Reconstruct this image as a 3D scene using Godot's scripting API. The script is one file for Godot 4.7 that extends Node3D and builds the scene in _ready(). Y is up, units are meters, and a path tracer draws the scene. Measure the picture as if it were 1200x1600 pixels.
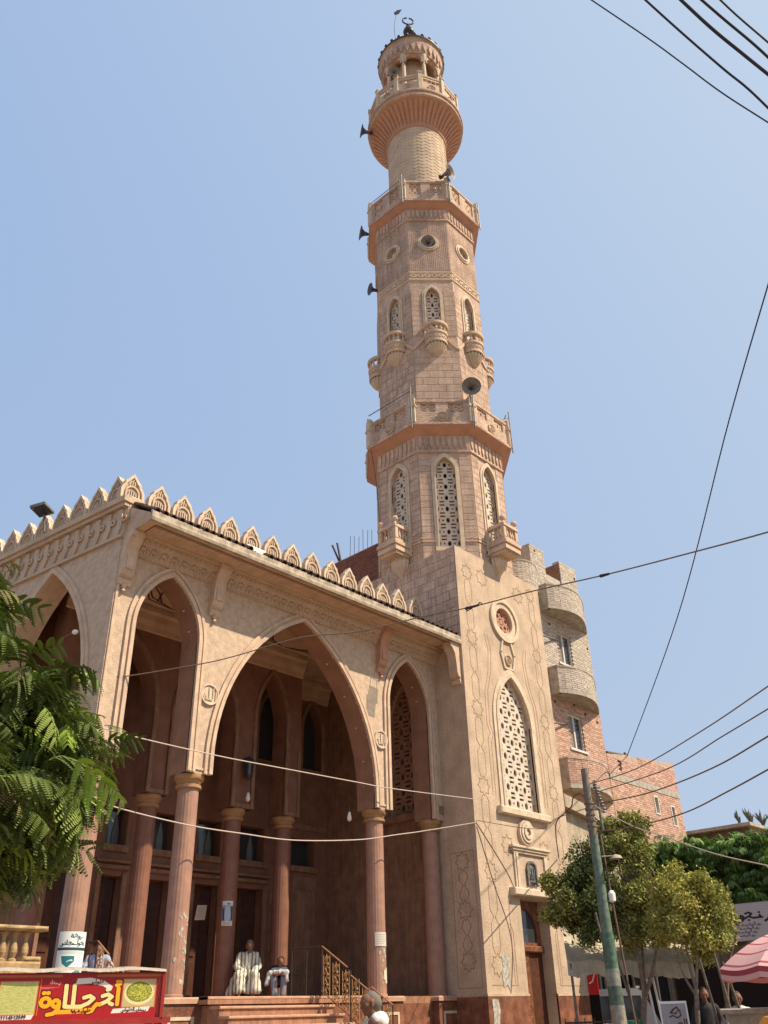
extends Node3D

# ------------------------------------------------------------------ basics
const TC := Vector3(13.32, 0.0, -1.22)      # axis of the minaret
const T8 := 0.41421356
var org := Vector3.ZERO                     # base of the thing being built
var vc := Color(1, 1, 1)                    # vertex colour for the next faces
var M := {}
var taken := {}
var rng := RandomNumberGenerator.new()

func V(x, y, z) -> Vector3:
	return Vector3(x, y, z)

func S() -> SurfaceTool:
	var s := SurfaceTool.new()
	s.begin(Mesh.PRIMITIVE_TRIANGLES)
	return s

func tn(s: SurfaceTool, a: Vector3, b: Vector3, c: Vector3, na: Vector3, nb: Vector3, nc: Vector3) -> void:
	# a, b, c run counter-clockwise seen from outside; emitted clockwise
	s.set_color(vc); s.set_normal(na); s.add_vertex(a - org)
	s.set_color(vc); s.set_normal(nc); s.add_vertex(c - org)
	s.set_color(vc); s.set_normal(nb); s.add_vertex(b - org)

func tri(s: SurfaceTool, a: Vector3, b: Vector3, c: Vector3) -> void:
	var n := (b - a).cross(c - a)
	if n.length_squared() < 1e-14:
		return
	n = n.normalized()
	tn(s, a, b, c, n, n, n)

func q(s: SurfaceTool, a: Vector3, b: Vector3, c: Vector3, d: Vector3) -> void:
	tri(s, a, b, c)
	tri(s, a, c, d)

func bx(s: SurfaceTool, xf: Transform3D, lo: Vector3, hi: Vector3, back := true) -> void:
	var p := []
	for k in 8:
		p.append(xf * Vector3(hi.x if k & 1 else lo.x, hi.y if k & 2 else lo.y, hi.z if k & 4 else lo.z))
	q(s, p[4], p[5], p[7], p[6])
	if back:
		q(s, p[1], p[0], p[2], p[3])
	q(s, p[5], p[1], p[3], p[7])
	q(s, p[0], p[4], p[6], p[2])
	q(s, p[6], p[7], p[3], p[2])
	q(s, p[0], p[1], p[5], p[4])

func cbx(s: SurfaceTool, xf: Transform3D, lo: Vector3, hi: Vector3, c: float) -> void:
	# box with its front edges chamfered
	var z := hi.z - c
	var o := [V(lo.x, lo.y, z), V(hi.x, lo.y, z), V(hi.x, hi.y, z), V(lo.x, hi.y, z)]
	var i := [V(lo.x + c, lo.y + c, hi.z), V(hi.x - c, lo.y + c, hi.z), V(hi.x - c, hi.y - c, hi.z), V(lo.x + c, hi.y - c, hi.z)]
	var b := [V(lo.x, lo.y, lo.z), V(hi.x, lo.y, lo.z), V(hi.x, hi.y, lo.z), V(lo.x, hi.y, lo.z)]
	for k in 4:
		o[k] = xf * o[k]; i[k] = xf * i[k]; b[k] = xf * b[k]
	q(s, i[0], i[1], i[2], i[3])
	for k in 4:
		var l := (k + 1) % 4
		q(s, o[k], o[l], i[l], i[k])
		q(s, b[k], b[l], o[l], o[k])

func bar(s: SurfaceTool, a: Vector3, b: Vector3, r0: float, r1: float, n := 8, caps := true) -> void:
	var d := (b - a).normalized()
	var u := d.cross(Vector3.UP if absf(d.y) < 0.9 else Vector3.RIGHT).normalized()
	var w := d.cross(u)
	for k in n:
		var t0 := TAU * k / n
		var t1 := TAU * (k + 1) / n
		var e0 := u * cos(t0) + w * sin(t0)
		var e1 := u * cos(t1) + w * sin(t1)
		tn(s, a + e0 * r0, a + e1 * r0, b + e1 * r1, e0, e1, e1)
		tn(s, a + e0 * r0, b + e1 * r1, b + e0 * r1, e0, e1, e0)
		if caps:
			tri(s, a, a + e1 * r0, a + e0 * r0)
			tri(s, b, b + e0 * r1, b + e1 * r1)

func tube(s: SurfaceTool, pts: Array, r0: float, r1 := -1.0, n := 6) -> void:
	if r1 < 0.0:
		r1 = r0
	var m := pts.size()
	var rings := []
	var u := Vector3.ZERO
	for i in m:
		var d: Vector3 = (pts[mini(i + 1, m - 1)] - pts[maxi(i - 1, 0)]).normalized()
		if u == Vector3.ZERO:
			u = d.cross(Vector3.UP if absf(d.y) < 0.9 else Vector3.RIGHT).normalized()
		u = (u - d * u.dot(d)).normalized()
		var w := d.cross(u)
		var ring := []
		for k in n:
			var t := TAU * k / n
			ring.append(u * cos(t) + w * sin(t))
		rings.append(ring)
	for i in m - 1:
		var ra := lerpf(r0, r1, float(i) / (m - 1))
		var rb := lerpf(r0, r1, float(i + 1) / (m - 1))
		for k in n:
			var l := (k + 1) % n
			var a: Vector3 = rings[i][k]
			var b: Vector3 = rings[i][l]
			var c: Vector3 = rings[i + 1][l]
			var d2: Vector3 = rings[i + 1][k]
			tn(s, pts[i] + a * ra, pts[i] + b * ra, pts[i + 1] + c * rb, a, b, c)
			tn(s, pts[i] + a * ra, pts[i + 1] + c * rb, pts[i + 1] + d2 * rb, a, c, d2)

func smooth(pts: Array, k := 6) -> Array:
	# Catmull-Rom through the points
	var o := []
	for i in pts.size() - 1:
		var a: Vector3 = pts[maxi(i - 1, 0)]
		var b: Vector3 = pts[i]
		var c: Vector3 = pts[i + 1]
		var d: Vector3 = pts[mini(i + 2, pts.size() - 1)]
		for j in k:
			o.append(b.cubic_interpolate(c, a, d, float(j) / k))
	o.append(pts[-1])
	return o

func lathe(s: SurfaceTool, xf: Transform3D, prof: Array, n := 16, a0 := 0.0, a1 := TAU, flute := 0.0, nf := 1) -> void:
	# prof: Vector2(radius, height) from bottom to top; flute > 0 scallops the radius nf times
	for i in prof.size() - 1:
		var p: Vector2 = prof[i]
		var r: Vector2 = prof[i + 1]
		var dn := Vector2(r.y - p.y, p.x - r.x)
		if dn.length() < 1e-7:
			continue
		dn = dn.normalized()
		for k in n:
			var t0 := lerpf(a0, a1, float(k) / n)
			var t1 := lerpf(a0, a1, float(k + 1) / n)
			var f0 := 1.0 - flute * (0.5 + 0.5 * cos(t0 * nf)) if flute > 0.0 else 1.0
			var f1 := 1.0 - flute * (0.5 + 0.5 * cos(t1 * nf)) if flute > 0.0 else 1.0
			var c0 := V(sin(t0), 0, cos(t0))
			var c1 := V(sin(t1), 0, cos(t1))
			var a := xf * (c0 * p.x * f0 + V(0, p.y, 0))
			var b := xf * (c1 * p.x * f1 + V(0, p.y, 0))
			var c := xf * (c1 * r.x * f1 + V(0, r.y, 0))
			var d := xf * (c0 * r.x * f0 + V(0, r.y, 0))
			if flute > 0.0:
				q(s, a, b, c, d)
			else:
				var n0 := (xf.basis * (c0 * dn.x + V(0, dn.y, 0))).normalized()
				var n1 := (xf.basis * (c1 * dn.x + V(0, dn.y, 0))).normalized()
				if (b - a).length_squared() > 1e-12:
					tn(s, a, b, c, n0, n1, n1)
				if (c - d).length_squared() > 1e-12:
					tn(s, a, c, d, n0, n1, n0)

func prism(s: SurfaceTool, xf: Transform3D, poly: Array, z0: float, z1: float) -> void:
	# counter-clockwise outline in the local xy plane, drawn from z0 out to z1
	var pl := PackedVector2Array(poly)
	if Geometry2D.is_polygon_clockwise(pl):
		pass
	var area := 0.0
	for i in pl.size():
		area += pl[i].cross(pl[(i + 1) % pl.size()])
	if area < 0.0:
		pl.reverse()
	var ix := Geometry2D.triangulate_polygon(pl)
	for i in range(0, ix.size(), 3):
		var a := pl[ix[i]]
		var b := pl[ix[i + 1]]
		var c := pl[ix[i + 2]]
		if (b - a).cross(c - a) < 0.0:
			var t := b
			b = c
			c = t
		tri(s, xf * V(a.x, a.y, z1), xf * V(b.x, b.y, z1), xf * V(c.x, c.y, z1))
		tri(s, xf * V(a.x, a.y, z0), xf * V(c.x, c.y, z0), xf * V(b.x, b.y, z0))
	for i in pl.size():
		var a := pl[i]
		var b := pl[(i + 1) % pl.size()]
		q(s, xf * V(a.x, a.y, z0), xf * V(b.x, b.y, z0), xf * V(b.x, b.y, z1), xf * V(a.x, a.y, z1))

func strip(s: SurfaceTool, xf: Transform3D, pa: Array, pb: Array, z0: float, z1: float) -> void:
	# raised band between two outlines (pa inside, pb outside), both run the same way
	for i in pa.size() - 1:
		var a: Vector2 = pa[i]
		var b: Vector2 = pa[i + 1]
		var c: Vector2 = pb[i + 1]
		var d: Vector2 = pb[i]
		q(s, xf * V(a.x, a.y, z1), xf * V(d.x, d.y, z1), xf * V(c.x, c.y, z1), xf * V(b.x, b.y, z1))
		q(s, xf * V(d.x, d.y, z1), xf * V(d.x, d.y, z0), xf * V(c.x, c.y, z0), xf * V(c.x, c.y, z1))
		q(s, xf * V(a.x, a.y, z0), xf * V(a.x, a.y, z1), xf * V(b.x, b.y, z1), xf * V(b.x, b.y, z0))
	for e in [0, pa.size() - 1]:
		var a: Vector2 = pa[e]
		var d: Vector2 = pb[e]
		q(s, xf * V(a.x, a.y, z0), xf * V(d.x, d.y, z0), xf * V(d.x, d.y, z1), xf * V(a.x, a.y, z1))

func line_strip(s: SurfaceTool, xf: Transform3D, pts: Array, w: float, z0: float, z1: float, closed := false) -> void:
	# ribbon of width w along a polyline in the local xy plane
	var m := pts.size()
	var segs := m if closed else m - 1
	for i in segs:
		var a: Vector2 = pts[i]
		var b: Vector2 = pts[(i + 1) % m]
		var d := (b - a).normalized()
		var n := Vector2(-d.y, d.x) * w * 0.5
		a -= d * w * 0.3
		b += d * w * 0.3
		strip(s, xf, [a + n, b + n], [a - n, b - n], z0, z1)

func ringpts(c: Vector2, r: float, n := 24, a0 := 0.0, a1 := TAU) -> Array:
	var o := []
	for k in n + 1:
		var t := lerpf(a0, a1, float(k) / n)
		o.append(c + Vector2(cos(t), sin(t)) * r)
	return o

func ring(s: SurfaceTool, xf: Transform3D, c: Vector2, r0: float, r1: float, z0: float, z1: float, n := 28) -> void:
	strip(s, xf, ringpts(c, r0, n), ringpts(c, r1, n), z0, z1)

# ---- pointed arches
func arch_pts(cx: float, w: float, yb: float, ys: float, ya: float, n := 12) -> Array:
	# from the right foot up over the apex and down to the left foot (counter-clockwise)
	var h := ya - ys
	var R := (w * w + h * h) / (2.0 * w)
	var am := atan2(h, R - w)
	var o := [Vector2(cx + w, yb)]
	for k in n + 1:
		var t := am * k / n
		o.append(Vector2(cx + (w - R) + R * cos(t), ys + R * sin(t)))
	var l := o.size()
	for k in range(l - 2, -1, -1):
		o.append(Vector2(2.0 * cx - o[k].x, o[k].y))
	return o

func trim(s: SurfaceTool, xf: Transform3D, cx: float, w: float, yb: float, ys: float, ya: float, t0: float, t1: float, z0: float, z1: float, n := 12) -> void:
	strip(s, xf, arch_pts(cx, w + t0, yb, ys, ya + t0 * 1.25, n), arch_pts(cx, w + t1, yb, ys, ya + t1 * 1.25, n), z0, z1)

func op_hi(o: Dictionary, x: float) -> float:
	if o.has("r"):
		return o.y + sqrt(maxf(0.0, o.r * o.r - (x - o.cx) * (x - o.cx)))
	var h: float = o.ya - o.ys
	if h < 0.001:
		return o.ys
	var R: float = (o.w * o.w + h * h) / (2.0 * o.w)
	var u: float = absf(x - o.cx) - (o.w - R)
	return o.ys + sqrt(maxf(0.0, R * R - u * u))

func op_lo(o: Dictionary, x: float) -> float:
	if o.has("r"):
		return o.y - sqrt(maxf(0.0, o.r * o.r - (x - o.cx) * (x - o.cx)))
	return o.lo

func AO(cx: float, w: float, lo: float, ys: float, ya: float) -> Dictionary:
	return {"cx": cx, "w": w, "lo": lo, "ys": ys, "ya": ya}

func CO(cx: float, y: float, r: float) -> Dictionary:
	return {"cx": cx, "w": r, "y": y, "r": r}

func wall(s: SurfaceTool, xf: Transform3D, x0: float, x1: float, y0: float, y1: float, th: float, ops: Array, reveal: SurfaceTool = null) -> void:
	# wall from x0 to x1, y0 to y1, front face at z = 0, back at -th, with openings and their reveals
	var rv: SurfaceTool = reveal if reveal else s
	var xs := [x0, x1]
	for o in ops:
		var m := 2 if (not o.has("r") and o.ya - o.ys < 0.001) else 22
		for k in m + 1:
			var t := float(k) / m
			if m > 2:
				t = 0.5 - 0.5 * cos(PI * t)
			xs.append(clampf(o.cx - o.w + 2.0 * o.w * t, x0, x1))
	xs.sort()
	for i in xs.size() - 1:
		var xa: float = xs[i]
		var xb: float = xs[i + 1]
		if xb - xa < 1e-5:
			continue
		var xm := (xa + xb) * 0.5
		var cov := []
		for o in ops:
			if absf(xm - o.cx) < o.w:
				cov.append(o)
		cov.sort_custom(func(a, b): return op_lo(a, xm) < op_lo(b, xm))
		var pa := y0
		var pb := y0
		for o in cov:
			var la := maxf(op_lo(o, xa), y0)
			var lb := maxf(op_lo(o, xb), y0)
			if la > pa + 1e-5 or lb > pb + 1e-5:
				_slab(s, xf, xa, xb, pa, pb, la, lb, th)
				q(rv, xf * V(xa, la, 0), xf * V(xb, lb, 0), xf * V(xb, lb, -th), xf * V(xa, la, -th))
			pa = minf(op_hi(o, xa), y1)
			pb = minf(op_hi(o, xb), y1)
			if pa < y1:
				q(rv, xf * V(xa, pa, -th), xf * V(xb, pb, -th), xf * V(xb, pb, 0), xf * V(xa, pa, 0))
		_slab(s, xf, xa, xb, pa, pb, y1, y1, th)
	for o in ops:
		if o.has("r"):
			continue
		for sd in [-1, 1]:
			var x: float = o.cx + o.w * sd
			var lo: float = maxf(o.lo, y0)
			var a := xf * V(x, lo, 0)
			var b := xf * V(x, lo, -th)
			var c := xf * V(x, o.ys, -th)
			var d := xf * V(x, o.ys, 0)
			if sd < 0:
				q(rv, a, b, c, d)
			else:
				q(rv, b, a, d, c)
	q(s, xf * V(x1, y0, 0), xf * V(x1, y0, -th), xf * V(x1, y1, -th), xf * V(x1, y1, 0))
	q(s, xf * V(x0, y0, -th), xf * V(x0, y0, 0), xf * V(x0, y1, 0), xf * V(x0, y1, -th))
	q(s, xf * V(x0, y1, 0), xf * V(x1, y1, 0), xf * V(x1, y1, -th), xf * V(x0, y1, -th))

func _slab(s: SurfaceTool, xf: Transform3D, xa: float, xb: float, pa: float, pb: float, la: float, lb: float, th: float) -> void:
	q(s, xf * V(xa, pa, 0), xf * V(xb, pb, 0), xf * V(xb, lb, 0), xf * V(xa, la, 0))
	q(s, xf * V(xb, pb, -th), xf * V(xa, pa, -th), xf * V(xa, la, -th), xf * V(xb, lb, -th))

func face(phi: float, a: float, y := 0.0, c := TC) -> Transform3D:
	var n := V(sin(phi), 0, cos(phi))
	return Transform3D(Basis(V(cos(phi), 0, -sin(phi)), Vector3.UP, n), c + n * a + V(0, y, 0))

func octa(s: SurfaceTool, prof: Array, c := TC) -> void:
	# octagonal lathe: Vector2(apothem, height)
	for i in prof.size() - 1:
		var p: Vector2 = prof[i]
		var r: Vector2 = prof[i + 1]
		for k in 8:
			var f := face(PI / 4 * k, 0.0, 0.0, c)
			q(s, f * V(-p.x * T8, p.y, p.x), f * V(p.x * T8, p.y, p.x), f * V(r.x * T8, r.y, r.x), f * V(-r.x * T8, r.y, r.x))

# ------------------------------------------------------------------ nodes
func mesh(s: SurfaceTool, m: String) -> ArrayMesh:
	s.index()
	var a := s.commit()
	a.surface_set_material(0, M[m])
	return a

func numbered(called: String) -> String:
	if not taken.has(called):
		taken[called] = 0
		return called
	taken[called] += 1
	return "%s_%03d" % [called, taken[called]]

func tag(o: Node, label: String, category: String, group := "") -> void:
	o.set_meta("label", label)
	o.set_meta("category", category)
	if group != "":
		o.set_meta("group", group)

func thing(called: String, label: String, category: String, at: Vector3, group := "") -> Node3D:
	var o := Node3D.new()
	o.name = numbered(called)
	o.position = at
	add_child(o, true)
	tag(o, label, category, group)
	org = at
	return o

func put(s: SurfaceTool, called: String, m: String, parent: Node) -> MeshInstance3D:
	var o := MeshInstance3D.new()
	o.mesh = mesh(s, m)
	o.name = called
	parent.add_child(o, true)
	return o

func inst(called: String, ms: Mesh, parent: Node, xf: Transform3D) -> MeshInstance3D:
	# a shared mesh (built about the origin) placed by xf in world space
	var o := MeshInstance3D.new()
	o.mesh = ms
	o.name = called
	o.transform = Transform3D(xf.basis, xf.origin - org)
	parent.add_child(o, true)
	return o

func single(s: SurfaceTool, called: String, m: String, label: String, category: String, at: Vector3, group := "") -> MeshInstance3D:
	# a thing that is one mesh; the shape was built with org = at
	var o := MeshInstance3D.new()
	o.mesh = mesh(s, m)
	o.name = numbered(called)
	o.position = at
	add_child(o, true)
	tag(o, label, category, group)
	return o

func struct(s: SurfaceTool, called: String, m: String) -> MeshInstance3D:
	var o := MeshInstance3D.new()
	o.mesh = mesh(s, m)
	o.name = called
	add_child(o, true)
	o.set_meta("kind", "structure")
	return o

func stuff(o: Node) -> Node:
	o.set_meta("kind", "stuff")
	return o

func local_begin() -> Vector3:
	var k := org
	org = Vector3.ZERO
	return k

# ------------------------------------------------------------------ materials
func noise_img(seed_: int, freq: float, w: int, h: int, oct := 4, type := FastNoiseLite.TYPE_SIMPLEX_SMOOTH) -> Image:
	var n := FastNoiseLite.new()
	n.seed = seed_
	n.noise_type = type
	n.frequency = freq
	n.fractal_octaves = oct
	return n.get_seamless_image(w, h)

func blotch(seed_: int, lo: float, hi: float, streak: float, speck := 0.0) -> ImageTexture:
	# greys between lo and hi: fine grain, broad blotches, vertical weather streaks
	var w := 512
	var a := noise_img(seed_, 0.12, w, w, 3).get_data()
	var b := noise_img(seed_ + 1, 0.012, w, w, 4).get_data()
	var im3 := noise_img(seed_ + 2, 0.06, w, 32, 3)
	im3.resize(w, w, Image.INTERPOLATE_CUBIC)
	im3.convert(Image.FORMAT_L8)
	var c := im3.get_data()
	var out := PackedByteArray()
	out.resize(w * w * 3)
	for i in w * w:
		var g := a[i] / 255.0
		var v := 0.35 * g + (0.65 - streak) * (b[i] / 255.0) + streak * (c[i] / 255.0)
		v = lerpf(lo, hi, clampf((v - 0.5) * 1.6 + 0.5, 0.0, 1.0))
		if speck > 0.0 and a[(i * 7) % (w * w)] > 190:
			v *= 1.0 - speck
		out[i * 3] = int(clampf(v, 0, 1) * 255)
		out[i * 3 + 1] = int(clampf(v * 0.995, 0, 1) * 255)
		out[i * 3 + 2] = int(clampf(v * (0.97 + 0.03 * g), 0, 1) * 255)
	var im := Image.create_from_data(w, w, false, Image.FORMAT_RGB8, out)
	im.generate_mipmaps()
	return ImageTexture.create_from_image(im)

func bump(seed_: int, freq: float, oct: int, amount: float, type := FastNoiseLite.TYPE_SIMPLEX_SMOOTH) -> ImageTexture:
	var im := noise_img(seed_, freq, 512, 512, oct, type)
	im.convert(Image.FORMAT_RGBA8)
	im.bump_map_to_normal_map(amount)
	im.generate_mipmaps()
	return ImageTexture.create_from_image(im)

var TX := {}

func mat(called: String, lin: Color, rough: float, tex := "", scale := 0.5, nrm := "", nscale := 1.0, vcol := false) -> StandardMaterial3D:
	var m := StandardMaterial3D.new()
	m.albedo_color = lin.linear_to_srgb()
	m.roughness = rough
	m.metallic_specular = 0.35
	if tex != "":
		m.albedo_texture = TX[tex]
	if nrm != "":
		m.normal_enabled = true
		m.normal_texture = TX[nrm]
		m.normal_scale = nscale
	if tex != "" or nrm != "":
		m.uv1_triplanar = true
		m.uv1_world_triplanar = true
		m.uv1_scale = Vector3.ONE * scale
	m.vertex_color_use_as_albedo = vcol
	M[called] = m
	return m

func arabesque() -> ImageTexture:
	# faint carved scrollwork for the plaster spandrels, as relief
	var w := 512
	var im := Image.create(w, w, false, Image.FORMAT_RGBA8)
	im.fill(Color(0.35, 0.35, 0.35))
	var dot := Image.create(9, 9, false, Image.FORMAT_RGBA8)
	for y in 9:
		for x in 9:
			var d := Vector2(x - 4, y - 4).length() / 4.5
			dot.set_pixel(x, y, Color(0.85, 0.85, 0.85, clampf(1.3 - d * 1.3, 0, 1)))
	var r2 := RandomNumberGenerator.new()
	r2.seed = 77
	for gy in 6:
		for gx in 6:
			var c := Vector2((gx + 0.5 + (0.5 if gy % 2 else 0.0)) * w / 6.0, (gy + 0.5) * w / 6.0)
			var sgn := 1.0 if (gx + gy) % 2 else -1.0
			var ph := r2.randf() * 0.7
			for k in 150:
				var t := k / 150.0
				var a := sgn * (t * 9.0) + ph
				var p := c + Vector2(cos(a), sin(a)) * (6.0 + 44.0 * t)
				im.blend_rect(dot, Rect2i(0, 0, 9, 9), Vector2i(posmod(int(p.x), w - 9), posmod(int(p.y), w - 9)))
			for k in 5:
				var a2 := TAU * k / 5.0 + ph
				for j in 14:
					var p2 := c + Vector2(cos(a2 + j * 0.05), sin(a2 + j * 0.05)) * (j * 2.2)
					im.blend_rect(dot, Rect2i(0, 0, 9, 9), Vector2i(posmod(int(p2.x), w - 9), posmod(int(p2.y), w - 9)))
	im.bump_map_to_normal_map(5.0)
	im.generate_mipmaps()
	return ImageTexture.create_from_image(im)

func materials() -> void:
	TX.stucco = blotch(3, 0.80, 1.0, 0.18)
	TX.stained = blotch(13, 0.66, 1.0, 0.30)
	TX.worn = blotch(23, 0.58, 1.0, 0.10, 0.15)
	TX.fine = bump(5, 0.16, 4, 2.2)
	TX.rough = bump(6, 0.05, 5, 5.0)
	TX.carve = arabesque()
	TX.herring = TX.fine
	mat("plaster", Color(0.66, 0.495, 0.365), 0.9, "stucco", 0.22, "fine", 0.5)
	mat("base_plaster", Color(0.62, 0.475, 0.355), 0.92, "stucco", 0.2, "fine", 0.3)
	mat("tower", Color(0.75, 0.54, 0.42), 0.92, "stained", 0.13, "fine", 0.7)
	mat("carved", Color(0.665, 0.505, 0.38), 0.9, "stucco", 0.75, "carve", 0.4)
	mat("block", Color(0.73, 0.525, 0.405), 0.92, "stained", 0.21, "fine", 0.9)
	mat("block_pale", Color(0.76, 0.555, 0.435), 0.92, "stained", 0.25, "fine", 0.9)
	mat("joint", Color(0.66, 0.47, 0.36), 0.95, "stained", 0.3, "fine", 0.6)
	mat("shaft", Color(0.72, 0.565, 0.42), 0.9, "stucco", 0.2, "fine", 0.7)
	mat("trim", Color(0.71, 0.53, 0.395), 0.85, "stucco", 0.35, "fine", 0.4)
	mat("cream", Color(0.74, 0.60, 0.455), 0.85, "stucco", 0.4, "fine", 0.3)
	mat("salmon", Color(0.62, 0.345, 0.24), 0.85, "stucco", 0.3, "fine", 0.4)
	mat("lattice", Color(0.74, 0.64, 0.54), 0.85, "stucco", 0.5, "fine", 0.3)
	mat("soffit", Color(0.68, 0.49, 0.36), 0.85, "stucco", 0.3, "fine", 0.3)
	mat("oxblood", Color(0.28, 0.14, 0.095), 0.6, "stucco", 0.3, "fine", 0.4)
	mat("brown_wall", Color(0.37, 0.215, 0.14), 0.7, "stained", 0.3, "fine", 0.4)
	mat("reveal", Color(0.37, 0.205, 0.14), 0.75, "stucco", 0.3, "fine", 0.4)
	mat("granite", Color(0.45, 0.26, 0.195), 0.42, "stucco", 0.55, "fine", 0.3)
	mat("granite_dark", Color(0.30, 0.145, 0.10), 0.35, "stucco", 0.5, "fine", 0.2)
	mat("gold", Color(0.46, 0.275, 0.14), 0.55, "stucco", 0.6, "fine", 0.2)
	mat("step", Color(0.50, 0.255, 0.16), 0.6, "stained", 0.4, "fine", 0.3)
	mat("step_edge", Color(0.62, 0.37, 0.25), 0.5, "stucco", 0.5, "fine", 0.2)
	mat("plinth", Color(0.36, 0.145, 0.085), 0.7, "worn", 0.35, "fine", 0.4)
	mat("paint_line", Color(0.10, 0.045, 0.03), 0.8)
	mat("groove", Color(0.37, 0.25, 0.165), 0.95)
	mat("roof_tile", Color(0.17, 0.10, 0.075), 0.8, "worn", 0.8, "rough", 0.5)
	mat("fascia", Color(0.66, 0.55, 0.43), 0.85, "worn", 0.5, "fine", 0.6)
	mat("dark", Color(0.012, 0.009, 0.008), 0.9)
	mat("wood", Color(0.125, 0.045, 0.025), 0.55, "stained", 0.6, "fine", 0.3)
	mat("wood_light", Color(0.30, 0.12, 0.06), 0.55, "worn", 0.6, "fine", 0.3)
	mat("curtain", Color(0.16, 0.16, 0.16), 0.9)
	mat("iron_gold", Color(0.40, 0.235, 0.10), 0.5)
	mat("iron_dark", Color(0.06, 0.035, 0.025), 0.6)
	mat("grey_metal", Color(0.32, 0.31, 0.30), 0.5, "worn", 1.0)
	M.grey_metal.metallic = 0.3
	mat("horn", Color(0.36, 0.31, 0.27), 0.55, "worn", 1.5)
	mat("horn_blue", Color(0.10, 0.11, 0.16), 0.55)
	mat("dark_bronze", Color(0.055, 0.045, 0.05), 0.5)
	mat("wire", Color(0.035, 0.035, 0.05), 0.7)
	mat("wire_pale", Color(0.52, 0.44, 0.38), 0.7)
	mat("wire_brown", Color(0.17, 0.12, 0.095), 0.7)
	mat("white", Color(0.80, 0.78, 0.74), 0.7)
	mat("paper", Color(0.76, 0.73, 0.68), 0.85, "stucco", 2.0)
	mat("bare_plaster", Color(0.72, 0.68, 0.60), 0.95, "worn", 1.2, "rough", 0.5)
	mat("painted_shadow", Color(0.33, 0.275, 0.225), 0.95, "stucco", 0.7, "fine", 0.5)  # wall tone darkened to the grey of the shadow painted on the front wall
	mat("brick", Color(1, 1, 1), 0.95, "stucco", 0.9, "rough", 0.5, true)
	mat("mortar_grey", Color(0.58, 0.52, 0.46), 0.98, "stucco", 0.6, "rough", 0.8)
	mat("mortar_red", Color(0.60, 0.44, 0.36), 0.98, "stucco", 0.6, "rough", 0.8)
	mat("concrete", Color(0.60, 0.53, 0.46), 0.95, "stained", 0.5, "rough", 0.5)
	mat("mud_wall", Color(0.26, 0.185, 0.13), 0.95, "worn", 0.4, "rough", 0.5)
	mat("pale_wall", Color(0.62, 0.52, 0.39), 0.95, "stained", 0.3, "fine", 0.5)
	mat("window_frame", Color(0.66, 0.60, 0.54), 0.5)
	var g := mat("glass", Color(0.035, 0.04, 0.045), 0.08)
	g.metallic_specular = 0.6
	mat("glass_shutter", Color(0.24, 0.20, 0.17), 0.4)
	mat("plant_dark", Color(0.10, 0.10, 0.075), 0.8)
	mat("tarp", Color(0.70, 0.62, 0.48), 0.9, "stained", 0.5, "rough", 0.5)
	mat("ground", Color(0.42, 0.315, 0.225), 0.95, "worn", 0.15, "rough", 0.6)
	mat("pavement", Color(0.50, 0.385, 0.28), 0.95, "worn", 0.3, "fine", 0.5)
	mat("bark", Color(0.40, 0.31, 0.245), 0.95, "worn", 1.2, "rough", 1.0)
	mat("twig", Color(0.33, 0.25, 0.18), 0.9)
	mat("pole_paint", Color(1, 1, 1), 0.7, "worn", 0.9, "rough", 0.4, true)
	mat("grey_wood", Color(0.24, 0.20, 0.165), 0.95, "worn", 1.5, "rough", 0.8)
	for nm in ["leaf", "leaf_far"]:
		var m := mat(nm, Color(1, 1, 1), 0.75, "", 1, "", 1, true)
		m.cull_mode = BaseMaterial3D.CULL_DISABLED
		m.backlight_enabled = true
		m.backlight = Color(0.35, 0.42, 0.10)
	mat("skin", Color(0.20, 0.095, 0.058), 0.6)
	mat("cloth", Color(1, 1, 1), 0.95, "", 1, "fine", 0.4, true)
	M.cloth.uv1_scale = Vector3.ONE * 3.0
	mat("hair", Color(0.07, 0.06, 0.055), 0.9)
	mat("hair_grey", Color(0.16, 0.14, 0.125), 0.9)
	mat("leather", Color(0.10, 0.06, 0.04), 0.6)
	mat("canopy", Color(1, 1, 1), 0.85, "", 1, "fine", 0.3, true)
	M.canopy.backlight_enabled = true
	M.canopy.backlight = Color(0.25, 0.14, 0.12)
	mat("stall_red", Color(0.42, 0.045, 0.04), 0.5, "stucco", 0.8)
	mat("stall_cloth", Color(0.62, 0.53, 0.44), 0.9, "stained", 0.8, "rough", 0.4)
	mat("balustrade", Color(0.62, 0.43, 0.22), 0.85, "worn", 0.6, "fine", 0.5)
	mat("car_paint", Color(0.42, 0.42, 0.43), 0.3)
	mat("green_plastic", Color(0.03, 0.32, 0.16), 0.5)
	mat("orange_plastic", Color(0.62, 0.22, 0.03), 0.45)
	mat("red_panel", Color(0.55, 0.025, 0.03), 0.5)
	mat("sign_grey", Color(0.42, 0.41, 0.43), 0.7, "stucco", 0.9)
	mat("sign_ink", Color(0.02, 0.02, 0.055), 0.7)
	mat("sign_brown", Color(0.12, 0.04, 0.03), 0.7)
	mat("light_glass", Color(0.75, 0.74, 0.70), 0.25)

# ------------------------------------------------------------------ lettering: strokes run from right to left, baseline 0
func circ(cx: float, cy: float, r: float) -> Array:
	return ringpts(Vector2(cx, cy), r, 10)

func dots(n: int, x: float, y: float) -> Array:
	var o := []
	if n == 3:
		o.append([Vector2(x, y + 0.26), Vector2(x + 0.05, y + 0.26)])
		n = 2
	for k in n:
		var u := x + (k - (n - 1) * 0.5) * 0.3
		o.append([Vector2(u, y), Vector2(u + 0.05, y)])
	return o

func P2(a: Array) -> Array:
	var o := []
	for k in range(0, a.size(), 2):
		o.append(Vector2(a[k], a[k + 1]))
	return o

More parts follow.
